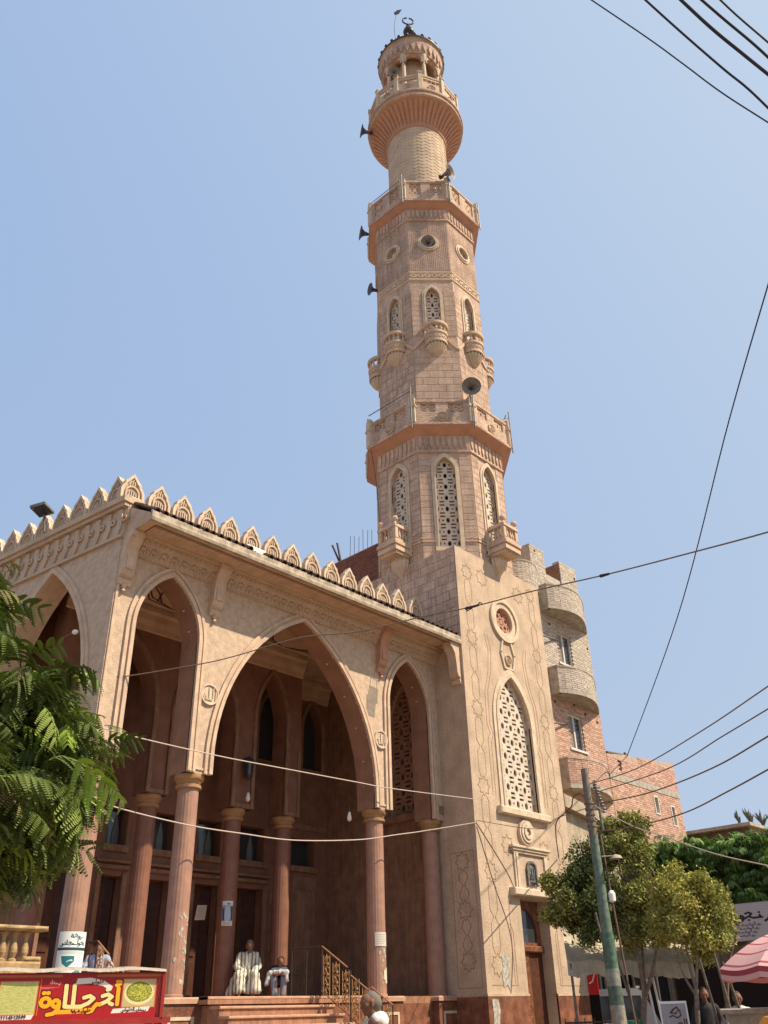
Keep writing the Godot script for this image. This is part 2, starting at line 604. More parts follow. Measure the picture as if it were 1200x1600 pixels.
func glyph(g: String) -> Array:
	# [strokes, advance]
	match g:
		"A": return [[P2([0.2, 0, 0.22, 1.6])], 0.5]
		"A^": return [[P2([0.2, 0, 0.22, 1.4]), P2([0.1, 1.95, 0.35, 1.98, 0.12, 1.78, 0.4, 1.68])], 0.55]
		"a": return [[P2([0, 0, 0.25, 0.02, 0.3, 1.6])], 0.5]
		"H": return [[P2([0.95, 0.8, 0.45, 0.95, 0.1, 0.72, 0.5, 0.3, 1.15, 0])], 1.15]
		"K": return [[P2([0, 0, 0.2, 0.1]), P2([0.95, 0.8, 0.45, 0.95, 0.1, 0.72, 0.5, 0.3, 1.15, 0])] + dots(1, 0.5, 1.4), 1.15]
		"J": return [[P2([0, 0, 0.4, 0.2]), P2([0.95, 0.8, 0.45, 0.95, 0.1, 0.72, 0.5, 0.3, 1.15, 0])] + dots(1, 0.6, -0.35), 1.15]
		"r": return [[P2([0, 0, 0.25, 0.05, 0.45, -0.2, 0.6, -0.5, 0.9, -0.62])], 0.75]
		"R": return [[P2([0.1, 0.45, 0.25, 0.1, 0.4, -0.3, 0.85, -0.6])], 0.8]
		"L": return [[P2([0.15, 1.6, 0.15, 0.2, 0.3, 0, 0.55, 0])], 0.55]
		"l": return [[P2([0, 0, 0.2, 0, 0.25, 1.6]), P2([0.2, 0.0, 0.55, 0])], 0.55]
		"LA": return [[P2([0, 0, 0.2, 0.02, 0.3, 1.6]), P2([0.95, 1.6, 0.8, 0.5, 0.3, 0.02])], 1.1]
		"W": return [[circ(0.36, 0.25, 0.24), P2([0.12, 0.25, 0.15, -0.15, 0.45, -0.48, 0.85, -0.55])], 0.8]
		"w": return [[circ(0.42, 0.25, 0.24), P2([0, 0, 0.2, 0.15, 0.2, -0.15, 0.5, -0.48, 0.9, -0.55])], 0.85]
		"T": return [[circ(0.4, 0.36, 0.32)] + dots(2, 0.4, 1.05), 0.85]
		"t": return [[P2([0, 0, 0.2, 0.1]), circ(0.45, 0.36, 0.3)] + dots(2, 0.4, 1.05), 0.9]
		"y": return [[P2([0, 0, 0.25, 0.02, 0.28, 0.42, 0.32, 0.02, 0.6, 0])] + dots(2, 0.3, -0.35), 0.6]
		"n": return [[P2([0, 0, 0.25, 0.02, 0.28, 0.42, 0.32, 0.02, 0.6, 0])] + dots(1, 0.3, 0.85), 0.6]
		"N": return [[P2([0.05, 0.5, 0.1, -0.1, 0.45, -0.4, 0.85, -0.1, 0.9, 0.45])] + dots(1, 0.45, 0.5), 1.0]
		"Y": return [[P2([0, 0, 0.2, 0.1, 0.35, 0.35, 0.65, 0.3, 0.4, -0.05, 0.35, -0.45, 0.9, -0.6, 1.3, -0.2])], 1.3]
		"X": return [[P2([0, 0, 0.2, 0.0, 0.22, 0.42, 0.4, 0.02, 0.55, 0.4, 0.7, 0.02, 0.85, 0.4, 0.9, 0, 1.3, 0])] + dots(3, 0.55, 0.8), 1.3]
		"q": return [[P2([0, 0, 0.9, 0]), circ(0.4, 0.3, 0.24)] + dots(2, 0.4, 0.9), 0.8]
		"f": return [[P2([0, 0, 1.4, 0.02, 1.5, 0.3]), circ(0.4, 0.3, 0.24)] + dots(1, 0.4, 0.9), 1.6]
		"m": return [[P2([0, 0, 0.8, 0]), circ(0.35, 0.15, 0.2)], 0.75]
		"d": return [[P2([0, 0, 0.3, 0, 0.45, 0.4, 0.75, 0.45, 0.9, 0.15, 0.3, 0]), P2([0.9, 0.1, 1.05, 0.4, 1.1, 0, 1.3, 0])] + dots(1, 0.6, 0.9), 1.3]
		"D": return [[P2([0.3, 0.8, 0.55, 0.3, 0.45, 0, 0.1, 0])], 0.75]
		"B": return [[P2([0, 0, 0.25, 0.02, 0.28, 0.42, 0.32, 0.02, 0.6, 0])] + dots(1, 0.3, -0.35), 0.6]
		"h": return [[P2([0, 0, 0.25, 0.05]), circ(0.5, 0.3, 0.3), P2([0.5, 0.0, 0.5, 0.6])], 0.95]
		"_": return [[P2([0, 0, 0.7, 0])], 0.7]
	return [[], 0.45]

func word(gl: String) -> Array:
	# [strokes in one frame, total width]; the glyph codes are parted by spaces, a slash is a gap
	var x := 0.0
	var o := []
	for g in gl.split(" "):
		var e := glyph(g)
		for st in e[0]:
			var p := []
			for v in st:
				p.append(v + Vector2(x, 0))
			o.append(p)
		x += e[1]
	return [o, x]

func ink(im: Image, gl: String, xr: float, yb: float, size: float, w: float, c: Color, skew := 0.0) -> void:
	# writes a word onto an image, its right end at xr, its baseline at yb
	var r := maxi(1, int(w))
	var br := Image.create(r * 2 + 1, r * 2 + 1, false, Image.FORMAT_RGBA8)
	for y in r * 2 + 1:
		for x in r * 2 + 1:
			if Vector2(x - r, y - r).length() <= r + 0.3:
				br.set_pixel(x, y, c)
	for st in word(gl)[0]:
		for i in st.size() - 1:
			var a: Vector2 = st[i]
			var b: Vector2 = st[i + 1]
			var n := maxi(2, int(a.distance_to(b) * size / maxf(1.0, w * 0.4)))
			for k in n + 1:
				var p := a.lerp(b, float(k) / n)
				var px := Vector2(xr - p.x * size + p.y * size * skew, yb - p.y * size - skew * 0.0)
				im.blend_rect(br, Rect2i(0, 0, r * 2 + 1, r * 2 + 1), Vector2i(int(px.x) - r, int(px.y) - r))

func raised_word(s: SurfaceTool, xf: Transform3D, gl: String, size: float, w: float, z0: float, z1: float) -> void:
	# the same strokes as raised plaster, centred on the local origin
	var e := word(gl)
	for st in e[0]:
		var p := []
		for v in st:
			p.append(Vector2(e[1] * 0.5 - v.x, v.y - 0.6) * size)
		line_strip(s, xf, p, w, z0, z1)

func poly_fill(im: Image, pts: Array, c: Color) -> void:
	var lo := 1e9
	var hi := -1e9
	for p in pts:
		lo = minf(lo, p.y); hi = maxf(hi, p.y)
	for y in range(maxi(0, int(lo)), mini(im.get_height(), int(hi) + 1)):
		var xs := []
		for i in pts.size():
			var a: Vector2 = pts[i]
			var b: Vector2 = pts[(i + 1) % pts.size()]
			if (a.y <= y) != (b.y <= y):
				xs.append(a.x + (y - a.y) / (b.y - a.y) * (b.x - a.x))
		xs.sort()
		for i in range(0, xs.size() - 1, 2):
			im.fill_rect(Rect2i(int(xs[i]), y, maxi(1, int(xs[i + 1]) - int(xs[i])), 1), c)

func print_mat(called: String, im: Image, rough := 0.6) -> void:
	im.generate_mipmaps()
	var m := StandardMaterial3D.new()
	m.albedo_texture = ImageTexture.create_from_image(im)
	m.roughness = rough
	M[called] = m

func sheet(s: SurfaceTool, a: Vector3, b: Vector3, c: Vector3, d: Vector3) -> void:
	# printed sheet with uv: a lower left, b lower right, c upper right, d upper left
	var n := (b - a).cross(d - a).normalized()
	for e in [[a, Vector2(0, 1)], [c, Vector2(1, 0)], [b, Vector2(1, 1)], [a, Vector2(0, 1)], [d, Vector2(0, 0)], [c, Vector2(1, 0)]]:
		s.set_normal(n)
		s.set_uv(e[1])
		s.set_color(Color(1, 1, 1))
		s.add_vertex(e[0] - org)

func curved_sheet(s: SurfaceTool, c: Vector3, r: float, a0: float, a1: float, y0: float, y1: float, n := 8) -> void:
	# printed sheet wrapped round a column, a0 the angle at its left edge
	for k in n:
		for e in [[0, 0], [1, 1], [1, 0], [0, 0], [0, 1], [1, 1]]:
			var t := float(k + e[0]) / n
			var a := lerpf(a0, a1, t)
			s.set_normal(V(sin(a), 0, cos(a)))
			s.set_uv(Vector2(t, 1.0 - e[1]))
			s.set_color(Color(1, 1, 1))
			s.add_vertex(V(c.x + sin(a) * r, y1 if e[1] else y0, c.z + cos(a) * r) - org)

# ------------------------------------------------------------------ the place
func sky_panorama(sun: Vector3) -> ImageTexture:
	var w := 512
	var h := 256
	var im := Image.create(w, h, false, Image.FORMAT_RGBF)
	for y in h:
		var th := PI * (y + 0.5) / h
		for x in w:
			var ph := (float(x) + 0.5) / w * TAU
			var d := V(sin(ph) * sin(th), cos(th), -cos(ph) * sin(th))
			var e := clampf(d.y, 0.0, 1.0)
			var zen := Color(0.185, 0.302, 0.54)
			var hor := Color(0.475, 0.545, 0.615)
			var c := hor.lerp(zen, pow(e, 0.45))
			var g := 0.5 + 0.5 * d.dot(sun)
			c = c.lerp(Color(0.52, 0.60, 0.68), pow(g, 3.5))
			c += Color(1.0, 0.95, 0.85) * (0.9 * pow(maxf(0.0, d.dot(sun)), 60.0))
			if d.y < 0.0:
				c = Color(0.33, 0.27, 0.21)
			im.set_pixel(x, y, c)
	return ImageTexture.create_from_image(im)

func stage() -> void:
	var ya := deg_to_rad(42.76)
	var pt := deg_to_rad(30.41)
	var ro := deg_to_rad(-1.58)
	var fw := V(cos(ya) * cos(pt), sin(pt), -sin(ya) * cos(pt))
	var rt := V(sin(ya), 0, cos(ya))
	var up := rt.cross(fw)
	var r2 := rt * cos(ro) + up * sin(ro)
	var u2 := -rt * sin(ro) + up * cos(ro)
	var cam := Camera3D.new()
	cam.name = "camera"
	cam.keep_aspect = Camera3D.KEEP_HEIGHT
	cam.fov = rad_to_deg(2.0 * atan(800.0 / 1340.4))
	cam.near = 0.05
	cam.far = 2000.0
	cam.transform = Transform3D(Basis(r2, u2, -fw), V(-8.54, 1.55, 16.11))
	add_child(cam)
	cam.current = true

	var az := deg_to_rad(30.0)
	var el := deg_to_rad(48.8)
	var to_sun := V(sin(az) * cos(el), sin(el), cos(az) * cos(el))
	var we := WorldEnvironment.new()
	we.name = "environment"
	var env := Environment.new()
	env.background_mode = Environment.BG_SKY
	var sky := Sky.new()
	var pm := PanoramaSkyMaterial.new()
	pm.panorama = sky_panorama(to_sun)
	sky.sky_material = pm
	env.sky = sky
	env.tonemap_mode = Environment.TONE_MAPPER_LINEAR
	env.tonemap_exposure = 1.3
	env.sdfgi_enabled = true
	env.ssao_enabled = true
	env.ssil_enabled = true
	we.environment = env
	add_child(we)

	var sun := DirectionalLight3D.new()
	sun.name = "sun"
	sun.light_energy = 1.6
	sun.light_color = Color(1.0, 0.93, 0.82)
	sun.light_angular_distance = 0.5
	sun.shadow_enabled = true
	sun.look_at_from_position(Vector3.ZERO, -to_sun, Vector3.UP)
	add_child(sun)

	var s := S()
	org = Vector3.ZERO
	bx(s, Transform3D(), V(-600, -0.5, -600), V(600, 0, 600))
	struct(s, "ground", "ground")
	s = S()
	cbx(s, Transform3D(Basis(Vector3.RIGHT, -PI / 2), V(0, 0, 0)), V(-2.5, -6.2, 0.004), V(40, 4.5, 0.13), 0.02)
	struct(s, "pavement", "pavement")

# ------------------------------------------------------------------ shared small pieces
const MODULE := [
	"111111111111",
	"111000000111",
	"111000000111",
	"111111111111",
	"011111111110",
	"001111111100",
	"001110011100",
	"001110011100",
	"001111111100",
	"011111111110",
	"111111111111",
	"111000000111",
	"111000000111",
	"111111111111"]

var CLAUSTRA: ArrayMesh
var CLAUSTRA_TAN: ArrayMesh
var CLAUSTRA_RED: ArrayMesh

func bitmap_plate(rows: Array, th: float, m: String) -> ArrayMesh:
	var keep := local_begin()
	var s := S()
	var h := rows.size()
	var w: int = rows[0].length()
	var at := func(x: int, y: int) -> bool:
		return x < 0 or y < 0 or x >= w or y >= h or rows[y][x] == "1"
	for y in h:
		var x := 0
		var y1 := 0.5 - float(y) / h
		var y0 := 0.5 - float(y + 1) / h
		while x < w:
			if rows[y][x] != "1":
				for e in [[-1, 0], [1, 0], [0, -1], [0, 1]]:
					if at.call(x + e[0], y + e[1]) and x + e[0] >= 0 and x + e[0] < w and y + e[1] >= 0 and y + e[1] < h:
						var xa := float(x) / w - 0.5
						var xb := float(x + 1) / w - 0.5
						if e[0] == -1:
							q(s, V(xa, y0, 0), V(xa, y0, -th), V(xa, y1, -th), V(xa, y1, 0))
						elif e[0] == 1:
							q(s, V(xb, y0, -th), V(xb, y0, 0), V(xb, y1, 0), V(xb, y1, -th))
						elif e[1] == -1:
							q(s, V(xa, y1, -th), V(xb, y1, -th), V(xb, y1, 0), V(xa, y1, 0))
						else:
							q(s, V(xa, y0, 0), V(xb, y0, 0), V(xb, y0, -th), V(xa, y0, -th))
				x += 1
				continue
			var a := x
			while x < w and rows[y][x] == "1":
				x += 1
			var u0 := float(a) / w - 0.5
			var u1 := float(x) / w - 0.5
			q(s, V(u0, y0, 0), V(u1, y0, 0), V(u1, y1, 0), V(u0, y1, 0))
			q(s, V(u1, y0, -th), V(u0, y0, -th), V(u0, y1, -th), V(u1, y1, -th))
	org = keep
	return mesh(s, m)

func grille(parent: Node, xf: Transform3D, o: Dictionary, top: float, nx: int, ny: int, z: float, ms: ArrayMesh = null) -> void:
	var cw: float = 2.0 * o.w / nx
	var ch: float = (top - o.lo) / ny
	for j in ny:
		for i in nx:
			var x: float = o.cx - o.w + cw * (i + 0.5)
			var y: float = o.lo + ch * (j + 0.5)
			var xn: float = o.cx + signf(x - o.cx) * maxf(0.0, absf(x - o.cx) - cw * 0.5)
			if op_hi(o, xn) < y - ch * 0.5 + 0.02:
				continue
			var b := xf.basis * Basis.from_scale(V(cw, ch, 1.0))
			inst("claustra_block", ms if ms else CLAUSTRA, parent, Transform3D(b, xf * V(x, y, z)))

func baluster_mesh(h: float, r: float, m: String) -> ArrayMesh:
	var keep := local_begin()
	var s := S()
	lathe(s, Transform3D(), [Vector2(r, 0), Vector2(r, h * 0.08), Vector2(r * 0.55, h * 0.12), Vector2(r * 0.95, h * 0.3), Vector2(r * 0.9, h * 0.42), Vector2(r * 0.45, h * 0.68), Vector2(r * 0.5, h * 0.8), Vector2(r * 0.8, h * 0.9), Vector2(r, h * 0.92), Vector2(r, h)], 10)
	org = keep
	return mesh(s, m)

func block_mesh(w: float, h: float, m: String) -> ArrayMesh:
	var keep := local_begin()
	var s := S()
	bx(s, Transform3D(), V(-w / 2, -h / 2, 0), V(w / 2, h / 2, 0.016), false)
	org = keep
	return mesh(s, m)

var block_cache := {}

func block(parent: Node, xf: Transform3D, x0: float, x1: float, y0: float, y1: float, z: float) -> void:
	var w := x1 - x0
	var h := y1 - y0
	var key := "%d_%d_%d" % [int(w * 50), int(h * 100), rng.randi() % 2]
	if not block_cache.has(key):
		block_cache[key] = block_mesh(w, h, "block" if key.ends_with("0") else "block_pale")
	inst("ashlar_block", block_cache[key], parent, Transform3D(xf.basis, xf * V((x0 + x1) / 2, (y0 + y1) / 2, z)))

func courses(parent: Node, bed: SurfaceTool, xf: Transform3D, x0: float, x1: float, y0: float, y1: float, ch: float, bl: float) -> void:
	bx(bed, xf, V(x0, y0, -0.01), V(x1, y1, 0.004), false)
	var ny := int(round((y1 - y0) / ch))
	ch = (y1 - y0) / ny
	for j in ny:
		var n := maxi(1, int(round((x1 - x0) / bl)))
		var w := (x1 - x0) / n
		var off := w * 0.5 if (j % 2 and n > 1) else 0.0
		var x := x0
		var first := true
		while x < x1 - 0.02:
			var e := minf(x1, x + (off if first and off > 0.0 else w))
			block(parent, xf, x + 0.009, e - 0.009, y0 + j * ch + 0.009, y0 + (j + 1) * ch - 0.009, 0.003)
			x = e
			first = false

func medallion(parent: Node, xf: Transform3D, x: float, y: float, r: float, m := "cream", called := "medallion", size := 1.0) -> void:
	var s := S()
	var f := xf * Transform3D(Basis(), V(x, y, 0))
	prism(s, f, ringpts(Vector2.ZERO, r, 24).slice(0, 24), -0.01, 0.025)
	ring(s, f, Vector2.ZERO, r * 0.86, r * 1.0, 0.02, 0.06, 24)
	raised_word(s, f * Transform3D(Basis(), V(0, -r * 0.08, 0)), "A L l h", r * 0.62 * size, r * 0.11, 0.02, 0.05)
	put(s, called, m, parent)

# ------------------------------------------------------------------ minaret
func star8(c: Vector2, r: float) -> Array:
	var o := []
	for k in 16:
		var t := TAU * k / 16.0
		o.append(c + Vector2(cos(t), sin(t)) * (r if k % 2 == 0 else r * 0.72))
	return o

func chain(s: SurfaceTool, xf: Transform3D, x: float, y0: float, y1: float, r: float, gap: float, w := 0.026) -> void:
	# incised strapwork: eight-pointed stars joined by pinched twin lines
	var y := y0
	while y < y1:
		line_strip(s, xf, star8(Vector2(x, y), r), w, -0.01, 0.006, true)
		if y + gap < y1 + 0.01:
			for sd in [-1, 1]:
				var b: float = r * 0.62 * sd
				line_strip(s, xf, [Vector2(x + b * 0.5, y + r * 0.95), Vector2(x + b, y + r * 1.5), Vector2(x + b, y + gap * 0.5 - 0.18), Vector2(x + b * 0.2, y + gap * 0.5), Vector2(x + b, y + gap * 0.5 + 0.18), Vector2(x + b, y + gap - r * 1.5), Vector2(x + b * 0.5, y + gap - r * 0.95)], w, -0.01, 0.006)
		y += gap

func gallery(o: Node, y: float, a: float, slab: float, tall: float, two_rows: bool, ridge: float) -> void:
	# y: soffit of the slab, a: apothem of the shaft below, slab: apothem of the slab, ridge: foot of the frieze
	var s := S()
	octa(s, [Vector2(a - 0.02, ridge - 0.06), Vector2(a + 0.07, ridge - 0.03), Vector2(a + 0.07, ridge + 0.05), Vector2(a + 0.02, ridge + 0.07), Vector2(a + 0.05, y - 0.22)])
	for k in 8:
		var f := face(PI / 4 * k, a + 0.02)
		var hw := a * T8
		for j in 9:
			var x := lerpf(-hw + 0.1, hw - 0.1, j / 8.0)
			prism(s, f, [Vector2(x - 0.075, y - 0.25), Vector2(x - 0.06, ridge + 0.3), Vector2(x, ridge + 0.1), Vector2(x + 0.06, ridge + 0.3), Vector2(x + 0.075, y - 0.25)], -0.02, 0.055)
	put(s, "frieze", "tower", o)
	s = S()
	octa(s, [Vector2(a + 0.05, y - 0.22), Vector2(a + 0.13, y - 0.17), Vector2(slab - 0.03, y), Vector2(slab, y), Vector2(slab, y + 0.02)])
	put(s, "soffit", "salmon", o)
	s = S()
	octa(s, [Vector2(slab + 0.001, y + 0.02), Vector2(slab + 0.012, y + 0.03), Vector2(slab + 0.012, y + 0.12), Vector2(slab - 0.06, y + 0.15), Vector2(a - 0.3, y + 0.15)])
	put(s, "slab", "tower", o)
	var p := slab - 0.05
	var hw := p * T8
	for k in 8:
		var f := face(PI / 4 * k, p)
		var ps := S()
		var ox := hw * 0.46
		var ow := hw * 0.25
		var lo := y + (0.42 if two_rows else 0.62)
		var hi := y + tall - 0.12
		var ops := [AO(-ox, ow, lo, hi, hi), AO(ox, ow, lo, hi, hi)]
		wall(ps, f, -hw, hw, y + 0.15, y + tall, 0.13, ops)
		bx(ps, f, V(-hw + 0.1, y + tall - 0.07, -0.15), V(hw - 0.1, y + tall + 0.03, 0.03))
		var part := put(ps, "parapet_panel", "tower", o)
		for op in ops:
			grille(part, f, op, hi, 2, 2 if two_rows else 1, -0.05, CLAUSTRA_TAN)
		if not two_rows:
			medallion(part, f, 0, y + 0.38, 0.2, "trim", "medallion")
		# corner post
		var fp := face(PI / 4 * k + PI / 8, p / cos(PI / 8))
		ps = S()
		bx(ps, fp, V(-0.12, y + 0.13, -0.16), V(0.12, y + tall + 0.12, 0.06))
		bx(ps, fp, V(-0.15, y + tall - 0.3, -0.19), V(0.15, y + tall - 0.22, 0.09))
		prism(ps, fp, [Vector2(-0.15, y + tall + 0.12), Vector2(0.15, y + tall + 0.12), Vector2(0.09, y + tall + 0.2), Vector2(0, y + tall + 0.34), Vector2(-0.09, y + tall + 0.2)], -0.15, 0.05)
		put(ps, "corner_post", "cream", o)

func minaret() -> void:
	var o := thing("minaret", "tall tan octagonal minaret with three galleries on a square base", "minaret", V(13.32, 0, -1.22))
	var A0 := 2.325
	var win := AO(0.02, 0.84, 6.62, 9.25, 10.72)
	# square base
	var s := S()
	var ff := face(0, A0)
	var fl := face(-PI / 2, A0)
	wall(s, ff, -A0, A0, 0, 14.63, 0.36, [AO(0.10, 0.66, 0.14, 4.25, 4.25), win, CO(0.02, 12.66, 0.44)])
	wall(s, fl, -A0 + 0.36, A0 - 0.36, 0, 14.63, 0.36, [win])
	wall(s, face(PI / 2, A0), -A0 + 0.36, A0 - 0.36, 0, 14.63, 0.36, [])
	wall(s, face(PI, A0), -A0, A0, 0, 14.63, 0.36, [])
	bx(s, Transform3D(Basis(), TC), V(-2.32, 14.5, -2.32), V(2.32, 14.632, 2.32))
	put(s, "tower_base", "base_plaster", o)
	# plinth
	s = S()
	bx(s, ff, V(-A0 - 0.03, 0, -0.03), V(-0.56, 1.9, 0.03))
	bx(s, ff, V(0.76, 0, -0.03), V(A0 + 0.03, 1.9, 0.03))
	bx(s, fl, V(-A0, 0, -0.03), V(A0 - 0.03, 1.9, 0.03))
	put(s, "plinth", "plinth", o)
	for e in [[-A0 - 0.035, -0.56], [0.76, A0 + 0.035]]:
		s = S()
		bx(s, ff, V(e[0], 1.9, -0.03), V(e[1], 1.96, 0.04))
		put(s, "plinth_ledge", "plaster", o)
	# ashlar on the side above the portico roof
	s = S()
	var ash := S()
	bx(ash, fl, V(-A0 + 0.01, 11.3, 0.0), V(A0 - 0.01, 14.6, 0.003), false)
	var am := put(ash, "ashlar_bed", "joint", o)
	courses(am, s, fl, -A0 + 0.02, A0 - 0.03, 11.3, 14.6, 0.30, 0.6)
	# strapwork
	s = S()
	chain(s, ff, -1.78, 2.6, 14.2, 0.27, 2.25)
	chain(s, ff, 1.78, 2.9, 14.2, 0.25, 2.25)
	for sd in [-1, 1]:
		for e in [0.0, 0.14]:
			line_strip(s, ff, [Vector2(sd * (1.24 + e), 6.9), Vector2(sd * (1.24 + e), 8.4 + e), Vector2(sd * (1.12 + e), 8.7), Vector2(sd * (1.24 + e), 9.0), Vector2(sd * (1.2 + e), 10.0), Vector2(sd * (0.95 + e), 10.7), Vector2(sd * (0.85 + e), 11.4), Vector2(sd * (0.98 + e), 11.9)], 0.024, -0.01, 0.006)
		line_strip(s, ff, star8(Vector2(sd * 0.9, 5.6), 0.28), 0.026, -0.01, 0.006, true)
		line_strip(s, ff, star8(Vector2(sd * 1.0, 13.9), 0.3), 0.026, -0.01, 0.006, true)
		line_strip(s, ff, [Vector2(sd * 1.1, 2.2), Vector2(sd * 1.1, 4.0), Vector2(sd * 0.95, 4.2)], 0.024, -0.01, 0.006)
		line_strip(s, ff, [Vector2(sd * 2.1, 2.15), Vector2(sd * 1.0, 2.15), Vector2(sd * 1.0, 3.4), Vector2(sd * 1.12, 3.6)], 0.024, -0.01, 0.006)
	chain(s, fl, 1.8, 2.7, 5.3, 0.24, 1.2)
	line_strip(s, fl, [Vector2(1.42, 2.1), Vector2(2.2, 2.1), Vector2(2.2, 5.35), Vector2(1.42, 5.35)], 0.024, -0.01, 0.006, true)
	put(s, "strapwork", "groove", o)
	# big windows on both seen faces
	for f in [ff, fl]:
		s = S()
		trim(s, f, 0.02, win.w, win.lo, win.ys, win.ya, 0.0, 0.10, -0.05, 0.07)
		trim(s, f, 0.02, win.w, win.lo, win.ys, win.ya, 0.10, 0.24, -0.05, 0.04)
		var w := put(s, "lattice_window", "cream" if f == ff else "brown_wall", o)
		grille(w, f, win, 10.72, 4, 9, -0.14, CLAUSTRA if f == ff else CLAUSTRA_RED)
		s = S()
		cbx(s, f, V(-1.24, 6.42, -0.02), V(1.26, 6.63, 0.17), 0.03)
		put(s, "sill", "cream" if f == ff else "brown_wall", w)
	# rosette, connector and the small roundel
	s = S()
	var fr := ff * Transform3D(Basis(), V(0.02, 12.66, 0))
	ring(s, fr, Vector2.ZERO, 0.62, 0.76, -0.02, 0.08, 36)
	ring(s, fr, Vector2.ZERO, 0.44, 0.64, -0.05, 0.03, 36)
	var ro := put(s, "rosette", "cream", o)
	s = S()
	ring(s, fr, Vector2.ZERO, 0.38, 0.46, -0.2, -0.08, 30)
	ring(s, fr, Vector2.ZERO, 0.0, 0.1, -0.18, -0.1, 12)
	for k in 6:
		var t := TAU * k / 6.0 + 0.3
		var c := Vector2(cos(t), sin(t))
		ring(s, fr, c * 0.25, 0.075, 0.12, -0.18, -0.1, 14)
		line_strip(s, fr, [Vector2(cos(t + 0.52), sin(t + 0.52)) * 0.08, Vector2(cos(t + 0.52), sin(t + 0.52)) * 0.4], 0.04, -0.18, -0.1)
	put(s, "rosette_tracery", "salmon", ro)
	s = S()
	for sd in [-1, 1]:
		line_strip(s, ff, [Vector2(0.02 + sd * 0.22, 11.93), Vector2(0.02 + sd * 0.36, 11.5), Vector2(0.02 + sd * 0.22, 11.0)], 0.07, -0.02, 0.05)
	line_strip(s, ff, [Vector2(-0.2, 11.0), Vector2(0.24, 11.0)], 0.06, -0.02, 0.05)
	put(s, "linking_frame", "cream", o)
	medallion(o, ff, 0.03, 11.3, 0.17, "plaster", "linking_roundel")
	s = S()
	var f2 := ff * Transform3D(Basis(), V(0.0, 6.02, 0))
	for e in [[0.30, 0.36, 0.09], [0.2, 0.29, 0.12], [0.1, 0.19, 0.15], [0.0, 0.06, 0.1]]:
		ring(s, f2, Vector2.ZERO, e[0], e[1], -0.02, e[2], 28)
	put(s, "ringed_boss", "cream", o)
	# panel above the door
	s = S()
	for k in 3:
		cbx(s, ff, V(-0.72 - k * 0.06, 5.42 + k * 0.07, -0.02), V(0.92 + k * 0.06, 5.49 + k * 0.07, 0.06 + k * 0.04), 0.012)
	bx(s, ff, V(-0.70, 4.52, -0.02), V(-0.5, 5.42, 0.05))
	bx(s, ff, V(-0.63, 4.52, 0.05), V(-0.58, 5.42, 0.075))
	bx(s, ff, V(0.78, 4.52, -0.02), V(0.92, 5.42, 0.05))
	cbx(s, ff, V(-1.0, 4.30, -0.02), V(1.03, 4.50, 0.2), 0.03)
	var pan := put(s, "door_panel_frame", "cream", o)
	s = S()
	var pl := arch_pts(0.1, 0.24, 4.6, 5.05, 5.26, 6)
	prism(s, ff, pl, -0.01, 0.03)
	strip(s, ff, arch_pts(0.1, 0.18, 4.66, 5.05, 5.2, 6), pl, 0.02, 0.07)
	raised_word(s, ff * Transform3D(Basis(), V(0.1, 4.9, 0)), "A L l h", 0.17, 0.03, 0.02, 0.055)
	raised_word(s, ff * Transform3D(Basis(), V(0.1, 4.72, 0)), "m y n", 0.11, 0.025, 0.02, 0.05)
	put(s, "carved_plaque", "grey_metal", pan)
	# door in its recess
	s = S()
	var fd := ff * Transform3D(Basis(), V(0, 0, -0.34))
	bx(s, fd, V(-0.56, 0.14, -0.06), V(0.1, 2.95, 0.0))
	var door := put(s, "door", "wood_light", o)
	for e in [[0.14, 1.0], [1.15, 1.45], [1.6, 2.75]]:
		s = S()
		cbx(s, fd, V(-0.47, e[0] + 0.06, 0.0), V(0.0, e[1], 0.035), 0.03)
		put(s, "door_panel", "wood_light", door)
	s = S()
	bx(s, fd, V(0.12, 0.14, -0.06), V(0.76, 2.95, -0.02))
	put(s, "door_leaf", "wood", o)
	s = S()
	cbx(s, fd, V(-0.56, 2.95, -0.06), V(0.76, 3.12, 0.1), 0.03)
	wall(s, fd, -0.56, 0.76, 3.12, 4.25, 0.08, [AO(0.1, 0.48, 3.2, 3.45, 4.05)])
	put(s, "fanlight_frame", "wood_light", o)
	s = S()
	bx(s, fd, V(-0.4, 3.18, -0.06), V(0.6, 4.06, -0.05))
	put(s, "fanlight_pane", "glass", o)
	# ---- lower octagon
	var A := 2.28
	var hw := A * T8
	var w1 := AO(0, 0.35, 15.08, 18.12, 18.72)
	s = S()
	for k in 8:
		wall(s, face(PI / 4 * k, A), -hw, hw, 14.63, 19.0, 0.3, [w1] if k in [0, 1, 5, 6, 7] else [])
	var lo := put(s, "lower_shaft", "tower", o)
	var bed := S()
	var mold := S()
	for k in [0, 1, 5, 6, 7]:
		var f := face(PI / 4 * k, A)
		courses(lo, bed, f, -hw + 0.01, -0.52, 14.66, 18.88, 0.25, 0.5)
		courses(lo, bed, f, 0.52, hw - 0.01, 14.66, 18.88, 0.25, 0.5)
		for sd in [-1, 1]:
			var xa := minf(0.5 * sd, hw * sd)
			bx(mold, f, V(xa, 15.28, 0), V(xa + hw - 0.5, 15.36, 0.05))
			bx(mold, f, V(xa, 15.40, 0), V(xa + hw - 0.5, 15.46, 0.04))
		bx(mold, f, V(-hw, 14.56, -0.02), V(hw, 14.66, 0.035))
		s = S()
		trim(s, f, 0, w1.w, w1.lo - 0.1, w1.ys, w1.ya, 0.0, 0.06, -0.04, 0.08)
		trim(s, f, 0, w1.w, w1.lo - 0.1, w1.ys, w1.ya, 0.06, 0.15, -0.04, 0.05)
		bx(s, f, V(-0.5, 14.94, -0.03), V(0.5, 15.08, 0.082))
		var w := put(s, "lattice_window", "cream", o)
		grille(w, f, w1, 18.72, 2, 8, -0.13)
